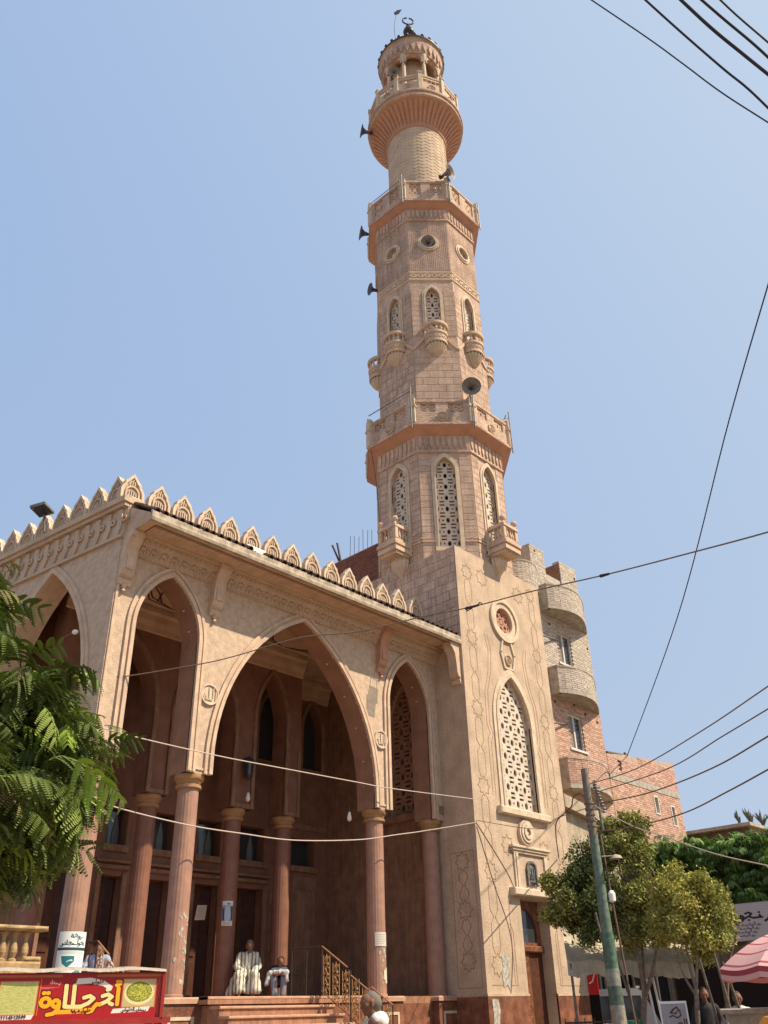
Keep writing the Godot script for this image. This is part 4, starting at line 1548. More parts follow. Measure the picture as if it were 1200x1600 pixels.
	# piers below: columns on pedestals
	for e in [[0.32, 0.0], [2.63, 0.0], [8.52, 0.0], [10.76, 0.0]]:
		column(o, e[0], -0.325, 1.95, 6.24, 0.236)
		s = S()
		bx(s, F, V(e[0] - 0.46, 0, -0.74), V(e[0] + 0.46, 1.84, 0.10))
		var pd := put(s, "pedestal", "plinth", o)
		s = S()
		cbx(s, Transform3D(Basis(Vector3.RIGHT, -PI / 2), V(0, 0, 0)), V(e[0] - 0.5, -0.14, 1.84), V(e[0] + 0.5, 0.78, 1.95), 0.03)
		put(s, "pedestal_cap", "step_edge", pd)
		s = S()
		for fr in [[-0.3, -0.24, 0.5, 1.62], [0.24, 0.3, 0.5, 1.62], [-0.24, 0.24, 1.56, 1.62], [-0.24, 0.24, 0.5, 0.56]]:
			bx(s, F, V(e[0] + fr[0], fr[2], 0.09), V(e[0] + fr[1], fr[3], 0.118))
		put(s, "pedestal_border", "cream", pd)
	# paint peeling off the two middle front columns
	for e in [[2.63, 2.1, 3.5, 34], [8.52, 2.15, 3.0, 26]]:
		s = S()
		for k in e[3]:
			var t := rng.randf_range(-0.5, 1.0)
			var y := rng.randf_range(e[1], e[2])
			var w := rng.randf_range(0.02, 0.09)
			var h := rng.randf_range(0.012, 0.07)
			var f := Transform3D(Basis(Vector3.UP, t), V(e[0] + sin(t) * 0.232, y, -0.325 + cos(t) * 0.232))
			var p := []
			for j in 7:
				p.append(Vector2(cos(TAU * j / 7.0) * w * 0.5 * rng.randf_range(0.5, 1.1), sin(TAU * j / 7.0) * h * rng.randf_range(0.5, 1.2)))
			prism(s, f, p, -0.01, 0.006)
		stuff(put(s, "peeling_paint", "bare_plaster", o))
	for z in [4.45, 8.9]:
		column(o, -0.133 * z + 0.3, -0.991 * z - 0.25, 1.95, 6.24, 0.25)
	# porch floor, plinth walls, steps
	s = S()
	bx(s, F, V(0.0, 1.80, -4.9), V(10.98, 1.95, -0.12))
	bx(s, F, V(3.0, 1.82, -0.12), V(8.1, 1.95, 0.42))
	put(s, "porch_floor", "step", o)
	s = S()
	for e in [[0.78, 2.17], [6.1, 8.06], [8.98, 10.3]]:
		bx(s, F, V(e[0], 0, -0.3), V(e[1], 1.8, -0.12))
	bx(s, L, V(-9.5, 0, -0.5), V(-0.4, 1.8, -0.1))
	put(s, "plinth_wall", "plinth", o)
	var st := S()
	bx(st, F, V(3.1, 0, -0.1), V(6.12, 1.80, 0.38))
	var flight := put(st, "stair_flight", "step", o)
	for k in 11:
		s = S()
		var z0 := 0.40 + 0.3 * k
		var y1 := 1.95 - 0.168 * k
		if k > 0:
			bx(s, F, V(3.1, 0, z0 - 0.32), V(6.12, y1 - 0.05, z0 - 0.02))
			var sp := put(s, "step", "step", flight)
			s = S()
			cbx(s, F, V(3.08, y1 - 0.05, z0 - 0.32), V(6.14, y1, z0 + 0.02), 0.012)
			put(s, "step_nosing", "step_edge", flight)
		else:
			cbx(s, F, V(3.0, y1 - 0.05, z0 - 0.3), V(8.1, y1 + 0.004, z0 + 0.03), 0.012)
			put(s, "step_nosing", "step_edge", flight)
	s = S()
	bx(s, F, V(6.18, 0, -0.1), V(8.06, 1.8, 0.38))
	put(s, "landing_wall", "plinth", o)
	# ceiling and roof
	s = S()
	bx(s, F, V(0.0, 11.32, -10.0), V(10.98, 11.5, -0.6))
	var cl := put(s, "ceiling", "soffit", o)
	s = S()
	var up := Transform3D(Basis(V(1, 0, 0), V(0, 0, 1), V(0, -1, 0)), V(0, 11.32, 0))   # local xy = world xz, z down
	for k in 3:
		var c: float = [1.6, 5.5, 9.2][k]
		for e in [0.0, 0.16, 0.5, 0.66]:
			line_strip(s, up, [Vector2(c - 1.8 + e, -2.9 + e * 0.3), Vector2(c - 0.5, -2.75 + e), Vector2(c + 0.2, -1.8 + e * 0.3), Vector2(c + 0.9, -2.75 + e), Vector2(c + 1.8 - e, -2.9 + e * 0.3)], 0.045, -0.01, 0.006)
	put(s, "ceiling_line", "paint_line", cl)
	# inner arcade
	var I := Transform3D(Basis(), V(0, 0, -3.3))
	var c1 := AO(2.35, 1.02, 6.0, 8.7, 10.5)
	var c2 := AO(5.02, 1.0, 6.0, 8.7, 10.6)
	var c3 := AO(7.34, 0.56, 6.0, 9.1, 10.55)
	s = S()
	wall(s, I, 0.6, 8.49, 6.5, 11.3, 0.6, [c1, c2, c3])
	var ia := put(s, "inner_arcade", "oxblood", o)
	for a in [c1, c2, c3]:
		s = S()
		trim(s, I, a.cx, a.w, 6.52, a.ys, a.ya, 0.0, 0.11, -0.03, 0.06, 12)
		put(s, "arch_moulding", "brown_wall", ia)
	for e in [[3.38, 4.01], [6.03, 6.77], [7.91, 8.48]]:
		s = S()
		for fr in [[e[0], e[0] + 0.1, 6.52, 8.4], [e[1] - 0.1, e[1], 6.52, 8.4], [e[0] + 0.1, e[1] - 0.1, 6.52, 6.63]]:
			bx(s, I, V(fr[0], fr[2], -0.01), V(fr[1], fr[3], 0.035))
		put(s, "pier_frame", "brown_wall", ia)
	s = S()
	var iv := Transform3D(Basis(V(0, 0, 1), V(0, 1, 0), V(-1, 0, 0)), V(0, 0, -3.3))
	prism(s, iv, P2([0.0, 10.66, 0.06, 10.68, 0.07, 10.8, 0.14, 10.95, 0.17, 11.1, 0.26, 11.16, 0.26, 11.3, 0.0, 11.3]), -8.49, -0.5)
	prism(s, Transform3D(Basis(V(0, 0, 1), V(0, 1, 0), V(-1, 0, 0)), V(0, 0, -4.8)), P2([0.0, 10.66, 0.06, 10.68, 0.07, 10.8, 0.14, 10.95, 0.17, 11.1, 0.26, 11.16, 0.26, 11.3, 0.0, 11.3]), -10.95, -8.5)
	put(s, "inner_cornice", "soffit", ia)
	for x in [1.0, 3.70, 6.38, 8.18]:
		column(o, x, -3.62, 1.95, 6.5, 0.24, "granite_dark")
	# back wall
	var B := Transform3D(Basis(), V(0, 0, -4.8))
	var doors := [[2.35, 0.44], [4.88, 0.44], [6.5, 0.4], [7.92, 0.55], [3.6, 0.3]]
	var ops := [AO(10.27, 0.40, 8.4, 9.6, 10.6), AO(8.55, 0.5, 8.4, 9.6, 10.6), AO(5.0, 0.6, 8.3, 9.6, 10.6), AO(2.6, 0.6, 8.3, 9.6, 10.6), AO(10.0, 0.47, 5.5, 6.28, 6.28)]
	for d in doors:
		ops.append(AO(d[0], d[1], 1.95, 4.75, 4.75))
		ops.append(AO(d[0], d[1], 5.48, 6.42, 6.42))
	s = S()
	wall(s, B, 0.3, 10.99, 1.95, 11.3, 0.5, ops)
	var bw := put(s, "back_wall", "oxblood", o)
	for e in [[0.3, 1.8, 1.95, 6.9, 0.02], [8.75, 9.45, 1.95, 5.2, 0.02], [9.6, 10.5, 1.95, 5.2, 0.02], [8.6, 10.98, 6.55, 6.7, 0.04]]:
		s = S()
		bx(s, B, V(e[0], e[2], -0.01), V(e[1], e[3], e[4]))
		put(s, "wall_panel", "brown_wall", bw)
	for e in [[8.80, 3.3, 9.40, 4.4], [9.67, 2.6, 10.4, 4.9], [8.80, 2.2, 9.40, 3.2]]:
		s = S()
		for fr in [[e[0], e[1], e[2], e[1] + 0.04], [e[0], e[3] - 0.04, e[2], e[3]], [e[0], e[1] + 0.04, e[0] + 0.04, e[3] - 0.04], [e[2] - 0.04, e[1] + 0.04, e[2], e[3] - 0.04]]:
			bx(s, B, V(fr[0], fr[1], 0.01), V(fr[2], fr[3], 0.045))
		put(s, "panel_border", "brown_wall", bw)
	for a in [ops[0], ops[1], ops[2], ops[3]]:
		s = S()
		trim(s, B, a.cx, a.w, a.lo, a.ys, a.ya, 0.0, 0.14, -0.03, 0.06, 10)
		bx(s, B, V(a.cx - a.w - 0.16, a.lo - 0.1, -0.02), V(a.cx + a.w + 0.16, a.lo, 0.1))
		var uw := put(s, "upper_window", "brown_wall", bw)
		s = S()
		bx(s, B, V(a.cx - a.w, a.lo, -0.3), V(a.cx + a.w, a.ya, -0.29))
		put(s, "window_pane", "glass", uw)
	for d in doors + [[10.0, 0.47]]:
		var lo := 5.5 if d[0] == 10.0 else 5.48
		s = S()
		bx(s, B, V(d[0] - d[1] - 0.06, lo - 0.16, -0.1), V(d[0] + d[1] + 0.06, lo, 0.08))
		var tw := put(s, "transom_window", "brown_wall", bw)
		s = S()
		bx(s, B, V(d[0] - d[1], lo, -0.34), V(d[0] + d[1], lo + 0.94, -0.33))
		put(s, "window_pane", "glass", tw)
		if d[0] == 10.0:
			continue
		for k in [-1, 1]:
			s = S()
			prism(s, B, P2([-0.1, 5.5, 0.1, 5.5, 0.1, 5.85, 0.05, 6.1, 0, 6.28, -0.05, 6.1, -0.1, 5.85]).map(func(p): return p + Vector2(d[0] + k * d[1] * 0.5, 0)), -0.325, -0.31)
			put(s, "curtain", "curtain", tw)
		s = S()
		for sd in [-1, 1]:
			bx(s, B, V(d[0] + sd * (d[1] + 0.06) - 0.06, 1.95, -0.02), V(d[0] + sd * (d[1] + 0.06) + 0.06, 4.82, 0.07))
		cbx(s, B, V(d[0] - d[1] - 0.16, 4.9, -0.02), V(d[0] + d[1] + 0.16, 5.0, 0.1), 0.02)
		cbx(s, B, V(d[0] - d[1] - 0.2, 5.05, -0.02), V(d[0] + d[1] + 0.2, 5.12, 0.14), 0.02)
		var df := put(s, "door_frame", "brown_wall", bw)
		s = S()
		bx(s, B, V(d[0] - d[1], 1.95, -0.3), V(d[0] + 0.02, 4.75, -0.25))
		for e in [[2.1, 2.9], [3.0, 3.3], [3.4, 4.6]]:
			cbx(s, B, V(d[0] - d[1] + 0.07, e[0], -0.25), V(d[0] - 0.05, e[1], -0.22), 0.02)
		put(s, "door_leaf", "wood", df)
		s = S()
		var sw := B * Transform3D(Basis(Vector3.UP, deg_to_rad(-70)), V(d[0] + d[1] - 0.02, 0, -0.28))
		bx(s, sw, V(-d[1], 1.95, -0.025), V(0, 4.75, 0.025))
		put(s, "open_door_leaf", "wood", df)
	s = S()
	wall(s, Transform3D(Basis(V(0, 0, 1), Vector3.UP, V(-1, 0, 0)), V(10.975, 0, 0)), -3.55, -0.66, 1.95, 11.3, 0.012, [AO(-1.24, 1.1, 6.42, 9.25, 11.05)])
	put(s, "porch_side_facing", "brown_wall", o)
	# hall behind: closed and dark
	s = S()
	bx(s, F, V(0.0, 0, -10.2), V(11.2, 11.3, -10.0))
	bx(s, F, V(11.0, 0, -10.0), V(11.2, 12.0, -3.56))
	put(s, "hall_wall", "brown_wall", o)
	# iron lantern and wall lamps are things of their own (see props)

# ------------------------------------------------------------------ stair railings
func scroll_panel(h: float) -> ArrayMesh:
	var keep := local_begin()
	var s := S()
	for x in [-0.1, 0.1]:
		bar(s, V(x, 0, 0), V(x, h, 0), 0.011, 0.009, 5)
	var y := 0.05
	var k := 0
	while y < h - 0.12:
		var sd := 1.0 if k % 2 else -1.0
		var p := []
		for j in 12:
			var t := j / 11.0 * TAU * 0.85
			p.append(V(sd * (0.035 + 0.045 * cos(t)), y + 0.06 + 0.05 * sin(t), 0))
		tube(s, p, 0.014, 0.008, 5)
		lathe(s, Transform3D(Basis(), V(-sd * 0.04, y + 0.03, 0)), [Vector2(0, 0), Vector2(0.022, 0.03), Vector2(0.012, 0.06), Vector2(0.0, 0.085)], 6)
		y += 0.1
		k += 1
	lathe(s, Transform3D(Basis(), V(0, h - 0.12, 0)), [Vector2(0.012, 0), Vector2(0.03, 0.05), Vector2(0.012, 0.09), Vector2(0.0, 0.15)], 6)
	org = keep
	return mesh(s, "iron_gold")

func railing(label: String, x: float, z0: float, n: int, flat: float, bottom: float) -> void:
	var o := thing("stair_railing", label, "railing", V(x, bottom, z0), "scrolled iron railings on the porch steps")
	var sp := scroll_panel(0.8)
	var rot := Basis(Vector3.UP, PI / 2)
	var drop := func(z: float) -> float:
		return 0.56 * maxf(0.0, z - z0)
	var s := S()
	bar(s, V(x, bottom + 0.96, z0 - flat), V(x, bottom + 0.96, z0), 0.02, 0.02, 6)
	for k in 3:
		var z := z0 - flat * k / 2.0
		bar(s, V(x, bottom, z), V(x, bottom + 0.96, z), 0.012, 0.012, 5)
	put(s, "landing_rail", "iron_dark", o)
	s = S()
	var len := 0.3 * n
	var segs := [[0.0, len * 0.38, 0.96], [len * 0.38, len * 0.72, 0.86], [len * 0.72, len, 0.96]]
	for e in segs:
		bar(s, V(x, bottom + e[2] - drop.call(z0 + e[0]), z0 + e[0]), V(x, bottom + e[2] - drop.call(z0 + e[1]), z0 + e[1]), 0.016, 0.016, 6)
	bar(s, V(x, bottom + 0.1, z0), V(x, bottom + 0.1 - drop.call(z0 + len), z0 + len), 0.014, 0.014, 5)
	put(s, "handrail", "step", o)
	for k in n + 1:
		if k % 3 == 0 or k == n:
			s = S()
			var z := z0 + 0.3 * k
			bar(s, V(x, bottom - drop.call(z), z), V(x, bottom + 0.95 - drop.call(z), z), 0.016, 0.016, 6)
			put(s, "post", "iron_dark", o)
	for k in n:
		var z := z0 + 0.3 * k + 0.15
		inst("scroll_panel", sp, o, Transform3D(rot, V(x, bottom + 0.07 - drop.call(z), z)))

# ------------------------------------------------------------------ brick buildings
func brick_run(s: SurfaceTool, f: Transform3D, x0: float, x1: float, y0: float, y1: float, holes: Array, base: Color, vary: float, bl := 0.25, bh := 0.075) -> void:
	# running-bond bricks standing 12 mm proud of the wall, none over the holes [x0, x1, y0, y1]
	var j := 0
	var y := y0
	while y < y1 - bh * 0.6:
		var x := x0 - (bl * 0.5 if j % 2 else 0.0)
		while x < x1 - 0.03:
			var a := maxf(x + 0.006, x0)
			var b := minf(x + bl - 0.006, x1)
			var cm := (a + b) * 0.5
			var ok := b - a > 0.03
			for h in holes:
				if cm > h[0] and cm < h[1] and y + bh * 0.5 > h[2] and y + bh * 0.5 < h[3]:
					ok = false
			if ok:
				var t := rng.randf_range(-vary, vary)
				vc = Color(base.r * (1 + t), base.g * (1 + t * 1.2), base.b * (1 + t * 1.3))
				bx(s, f, V(a, y + 0.006, -0.01), V(b, y + bh - 0.008, 0.012 + rng.randf_range(-0.005, 0.006)), false)
			x += bl
		y += bh
		j += 1
	vc = Color(1, 1, 1)

func sash_window(parent: Node, f: Transform3D, x0: float, x1: float, y0: float, y1: float) -> void:
	var s := S()
	for e in [[x0, x0 + 0.07, y0, y1], [x1 - 0.07, x1, y0, y1], [x0 + 0.07, x1 - 0.07, y1 - 0.07, y1], [x0 + 0.07, x1 - 0.07, y0, y0 + 0.06]]:
		bx(s, f, V(e[0], e[2], -0.16), V(e[1], e[3], -0.06))
	bx(s, f, V((x0 + x1) / 2 - 0.04, y0 + 0.06, -0.15), V((x0 + x1) / 2 + 0.04, y1 - 0.07, -0.07))
	bx(s, f, V(x0 - 0.05, y0 - 0.08, -0.1), V(x1 + 0.05, y0, 0.06))
	var w := put(s, "window", "window_frame", parent)
	s = S()
	bx(s, f, V(x0 + 0.07, y0 + 0.06, -0.13), V((x0 + x1) / 2 - 0.04, y1 - 0.07, -0.12))
	put(s, "pane", "glass_shutter", w)
	s = S()
	bx(s, f, V((x0 + x1) / 2 + 0.04, y0 + 0.06, -0.14), V(x1 - 0.07, y1 - 0.07, -0.13))
	put(s, "pane", "glass", w)

func buildings() -> void:
	var F := Transform3D()
	# grey and red brick block right behind the minaret
	var o := thing("brick_apartment_block", "narrow brick apartment block with curved balconies right of the minaret", "building", V(18.2, 0, -3))
	var s := S()
	var holes := [[18.32, 19.38, 12.83, 14.1], [18.32, 19.38, 9.62, 10.9]]
	var ops := []
	for h in holes:
		ops.append(AO((h[0] + h[1]) / 2, (h[1] - h[0]) / 2, h[2], h[3], h[3]))
	wall(s, F, 15.66, 20.75, 0, 16.25, 0.35, ops)
	bx(s, F, V(15.66, 0, -8.0), V(15.9, 16.2, -0.35))
	bx(s, F, V(20.5, 0, -8.0), V(20.75, 16.2, -0.35))
	bx(s, F, V(15.66, 0, -8.2), V(20.75, 16.2, -8.0))
	bx(s, F, V(15.9, 16.0, -8.0), V(20.5, 16.18, -0.35))
	bx(s, F, V(17.2, 16.25, -0.3), V(18.2, 17.45, 0.0))
	bx(s, F, V(19.3, 16.25, -0.3), V(20.5, 17.42, 0.0))
	bx(s, F, V(17.2, 16.25, -2.4), V(17.45, 17.4, -0.3))
	bx(s, F, V(19.3, 16.25, -1.2), V(19.5, 17.3, -0.3))
	bx(s, F, V(18.2, 16.25, -0.25), V(19.3, 16.5, -0.05))
	var w := put(s, "wall", "mortar_grey", o)
	s = S()
	brick_run(s, F, 15.68, 20.74, 11.3, 16.24, holes, Color(0.64, 0.56, 0.485), 0.16)
	brick_run(s, F, 17.21, 18.19, 16.26, 17.44, [], Color(0.64, 0.56, 0.485), 0.16)
	brick_run(s, F, 19.31, 20.49, 16.26, 17.41, [], Color(0.64, 0.56, 0.485), 0.16)
	stuff(put(s, "grey_brickwork", "brick", w))
	s = S()
	brick_run(s, F, 15.68, 20.74, 5.0, 11.28, holes, Color(0.68, 0.44, 0.345), 0.2)
	stuff(put(s, "red_brickwork", "brick", w))
	s = S()
	brick_run(s, Transform3D(Basis(V(0, 0, 1), Vector3.UP, V(-1, 0, 0)), V(19.3, 0, 0)), -1.2, -0.02, 16.5, 17.3, [], Color(0.42, 0.2, 0.13), 0.15)
	stuff(put(s, "parapet_brickwork", "brick", w))
	for h in holes:
		sash_window(o, F, h[0], h[1], h[2], h[3])
	# drain stubs and putlog holes
	s = S()
	for e in [[17.35, 13.6], [17.3, 10.35]]:
		bar(s, V(e[0] - 0.7, e[1] - 0.25, 0.35), V(e[0] + 1.0, e[1] + 0.1, 0.02), 0.035, 0.035, 6)
	put(s, "pipe", "grey_metal", o)
	s = S()
	for e in [[17.6, 11.1], [18.9, 11.25], [19.6, 11.05], [20.5, 13.9], [17.9, 14.2], [20.3, 16.9], [17.5, 17.2], [20.4, 10.9]]:
		bx(s, F, V(e[0], e[1], 0.0), V(e[0] + 0.1, e[1] + 0.09, 0.02))
	put(s, "putlog_hole", "dark", o)
	# curved balconies
	for e in [[14.6, 17.4, 0, "brick"], [11.32, 17.4, 0, "brick"], [8.0, 17.3, 1, "red"], [14.85, 15.2, 2, "brick"]]:
		var x0: float = e[1]
		var y0: float = e[0]
		var x1 := 20.7 if e[2] != 2 else 17.25
		var d0 := 0.42
		var pts := [Vector2(x0, 0.0)]
		for k in 15:
			var t := k / 14.0
			pts.append(Vector2(lerpf(x0, x1, t), d0 * (1 - t) + 0.55 * sin(PI * pow(t, 0.85))))
		s = S()
		var bk := S()
		for k in pts.size() - 1:
			var a: Vector2 = pts[k]
			var b: Vector2 = pts[k + 1]
			var d := (b - a)
			var f := Transform3D(Basis(V(d.normalized().x, 0, d.normalized().y), Vector3.UP, V(-d.normalized().y, 0, d.normalized().x)), V(a.x, y0, a.y))
			bx(s, f, V(0, 0.16, -0.12), V(d.length(), 0.98, 0.0))
			bx(s, f, V(-0.01, 0, -0.14), V(d.length() + 0.01, 0.16, 0.02))
			bx(s, f, V(-0.01, 0.98, -0.15), V(d.length() + 0.01, 1.04, 0.03))
			if k > 0:
				brick_run(bk, f, 0.0, d.length(), 0.17, 0.97, [], Color(0.68, 0.44, 0.345) if e[3] == "red" else Color(0.64, 0.56, 0.485), 0.14, 0.24)
			# floor
			if k > 0:
				q(s, V(a.x, y0 + 0.001, 0), V(b.x, y0 + 0.001, 0), V(b.x, y0 + 0.001, b.y), V(a.x, y0 + 0.001, a.y))
				q(s, V(a.x, y0 + 0.15, a.y), V(b.x, y0 + 0.15, b.y), V(b.x, y0 + 0.15, 0), V(a.x, y0 + 0.15, 0))
		var b2 := put(s, "balcony", "concrete", o)
		if true:
			stuff(put(bk, "balcony_brickwork", "brick", b2))
	# ground-floor canopy in pale concrete
	s = S()
	prism(s, F, P2([16.2, 7.2, 20.0, 6.7, 20.3, 6.8, 20.3, 7.0, 16.2, 7.6]), 0.02, 0.8)
	bx(s, F, V(15.7, 5.2, 0.02), V(19.6, 7.1, 0.55))
	put(s, "concrete_canopy", "pale_wall", o)
	# lower red brick block beyond
	o = thing("red_brick_house", "low red brick house with small square windows and ragged parapet", "building", V(23.5, 0, -3))
	s = S()
	var h2 := [[23.95, 24.33, 8.05, 8.75], [25.28, 25.64, 7.75, 8.55], [24.7, 24.95, 8.95, 9.2], [21.55, 21.85, 9.35, 9.75], [24.6, 24.95, 9.75, 10.1]]
	ops = []
	for h in h2:
		ops.append(AO((h[0] + h[1]) / 2, (h[1] - h[0]) / 2, h[2], h[3], h[3]))
	wall(s, F, 20.78, 26.25, 0, 9.78, 0.35, ops)
	prism(s, F, P2([20.78, 9.78, 26.25, 9.78, 26.25, 10.4, 25.0, 10.22, 24.4, 10.24, 23.0, 10.05, 22.4, 10.06, 20.78, 9.84]), -0.35, -0.002)
	bx(s, F, V(20.9, 9.4, -6), V(26.2, 9.6, -0.36))
	bx(s, F, V(25.95, 0, -6), V(26.25, 9.78, -0.36))
	bx(s, F, V(20.78, 0, -6.2), V(26.25, 9.78, -6.0))
	w = put(s, "wall", "mortar_red", o)
	s = S()
	brick_run(s, F, 20.8, 26.24, 4.4, 8.9, h2, Color(0.69, 0.44, 0.345), 0.2)
	brick_run(s, F, 20.8, 26.24, 9.2, 9.8, h2, Color(0.70, 0.44, 0.36), 0.2)
	brick_run(s, F, 23.2, 26.24, 9.8, 10.1, [[24.6, 24.95, 9.75, 10.1]], Color(0.68, 0.42, 0.335), 0.2)
	stuff(put(s, "red_brickwork", "brick", w))
	s = S()
	bx(s, F, V(20.78, 8.92, -0.1), V(26.27, 9.18, 0.03))
	put(s, "floor_band", "concrete", w)
	for h in h2.slice(0, 2):
		s = S()
		for e in [[h[0], h[0] + 0.05, h[2], h[3]], [h[1] - 0.05, h[1], h[2], h[3]], [h[0] + 0.05, h[1] - 0.05, h[3] - 0.05, h[3]], [h[0] + 0.05, h[1] - 0.05, h[2], h[2] + 0.05]]:
			bx(s, F, V(e[0], e[2], -0.2), V(e[1], e[3], 0.03))
		put(s, "window", "window_frame", o)
	s = S()
	for e in [[21.2, 23.4, 10.0, 0.3], [22.6, 24.2, 10.2, -0.2], [21.0, 21.9, 9.95, 0.2]]:
		bar(s, V(e[0], e[2], -0.2), V(e[1], e[2] + e[3], -0.5), 0.05, 0.04, 6)
	put(s, "roof_timber", "grey_wood", o)
	# dark brick block behind the portico roof
	o = thing("brick_house_behind", "shaded dark red brick house rising behind the battlements, rebar on top", "building", V(18.5, 0, -9.5))
	s = S()
	bx(s, F, V(14.05, 0, -15.0), V(23.0, 18.3, -4.4))
	w = put(s, "wall", "mortar_red", o)
	s = S()
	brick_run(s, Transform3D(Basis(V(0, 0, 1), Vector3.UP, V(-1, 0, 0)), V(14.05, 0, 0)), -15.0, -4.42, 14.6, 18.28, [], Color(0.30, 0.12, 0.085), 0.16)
	stuff(put(s, "red_brickwork", "brick", w))
	s = S()
	bar(s, V(14.0, 12, -4.32), V(14.0, 17.6, -4.32), 0.06, 0.06, 6)
	put(s, "drain_pipe", "pale_wall", o)
	s = S()
	for k in 6:
		var z := -5.7 - k * 0.26
		bar(s, V(14.25, 18.3, z), V(14.25 + 0.03 * (k % 2), 19.2 + 0.12 * (k % 3), z), 0.012, 0.012, 5)
	bar(s, V(14.25, 18.3, -7.6), V(14.2, 19.35, -8.05), 0.05, 0.05, 5)
	bar(s, V(14.25, 18.3, -7.55), V(14.2, 19.35, -7.75), 0.05, 0.05, 5)
	put(s, "rebar", "dark_bronze", o)
	# far house at the right edge
	o = thing("far_brick_house", "far low house with mud side wall and red brick front", "building", V(30, 0, -0.5))
	s = S()
	bx(s, F, V(26.9, 0, -8), V(40, 7.6, 2.3))
	w = put(s, "wall", "mud_wall", o)
	s = S()
	brick_run(s, Transform3D(Basis(), V(0, 0, 2.3)), 26.92, 33.5, 4.0, 7.58, [], Color(0.56, 0.30, 0.2), 0.2)
	stuff(put(s, "red_brickwork", "brick", w))
	s = S()
	bx(s, F, V(26.6, 7.6, -8), V(40, 7.72, 2.5))
	put(s, "roof_slab", "concrete", o)
	for k in 7:
		var px: float = [26.9, 28.0, 28.7, 29.4, 30.1, 27.2, 25.9][k]
		var pz: float = [-1.4, 1.5, 1.7, 1.9, 2.1, -0.6, -2.6][k]
		var at := V(px, 7.72, pz)
		var sz: float = [0.7, 0.6, 0.8, 0.75, 0.7, 0.4, 0.4][k]
		if k == 6:
			continue
		org = at
		s = S()
		bar(s, at, at + V(0.05, 0.45 * sz, 0), 0.05, 0.04, 5)
		for j in 16:
			var t := TAU * j / 16.0 + rng.randf() * 0.3
			var lean := rng.randf_range(0.15, 0.65)
			var d := V(cos(t) * lean, rng.randf_range(0.5, 1.0), sin(t) * lean) * 0.75 * sz
			var a := at + V(0.05, 0.2 * sz + 0.02 * j, 0)
			bar(s, a, a + d * 0.6, 0.05 * sz, 0.045 * sz, 4)
			bar(s, a + d * 0.6, a + d, 0.045 * sz, 0.0, 4)
		single(s, "rooftop_plant", "plant_dark", "%s spiky dry plant on the far roof, %s" % [["tall", "thin", "tallest", "bushy", "leaning", "tiny"][k], ["left of the gap over the green tree", "first of four at the right edge", "second of four at the right edge", "third of four at the right edge", "last of four at the right edge", "low beside the lone left one"][k]], "plant", at, "dry plants on the far roof")

# ------------------------------------------------------------------ trees
func leaf_clump(n: int, size: float, spread: float, seed_: int) -> ArrayMesh:
	var keep := local_begin()
	var r := RandomNumberGenerator.new()
	r.seed = seed_
	var s := S()
	for k in n:
		var c := V(r.randf_range(-1, 1), r.randf_range(-1, 1), r.randf_range(-1, 1)) * spread
		var d := V(r.randf_range(-1, 1), r.randf_range(-0.9, 0.5), r.randf_range(-1, 1)).normalized()
		var w := d.cross(V(r.randf_range(-1, 1), 1, r.randf_range(-1, 1))).normalized()
		var l := size * r.randf_range(0.7, 1.2)
		var g := r.randf_range(0.8, 1.15)
		vc = Color(g, g, g)
		var u := d.cross(w) * l * 0.08
		q(s, c, c + d * l * 0.5 + w * l * 0.24 + u, c + d * l, c + d * l * 0.5 - w * l * 0.24 + u)
	vc = Color(1, 1, 1)
	org = keep
	return mesh(s, "leaf")

func multi(called: String, ms: Mesh, xfs: Array, cols: Array, parent: Node) -> MultiMeshInstance3D:
	var mm := MultiMesh.new()
	mm.transform_format = MultiMesh.TRANSFORM_3D
	mm.use_colors = true
	mm.mesh = ms
	mm.instance_count = xfs.size()
	for i in xfs.size():
		mm.set_instance_transform(i, Transform3D(xfs[i].basis, xfs[i].origin - org))
		mm.set_instance_color(i, cols[i])
	var o := MultiMeshInstance3D.new()
	o.multimesh = mm
	o.name = called
	parent.add_child(o, true)
	stuff(o)
	return o

func rbasis(r: RandomNumberGenerator, sc: float) -> Basis:
	return Basis(Quaternion(V(r.randf_range(-1, 1), r.randf_range(-1, 1), r.randf_range(-1, 1)).normalized(), r.randf() * TAU)).scaled(Vector3.ONE * sc)

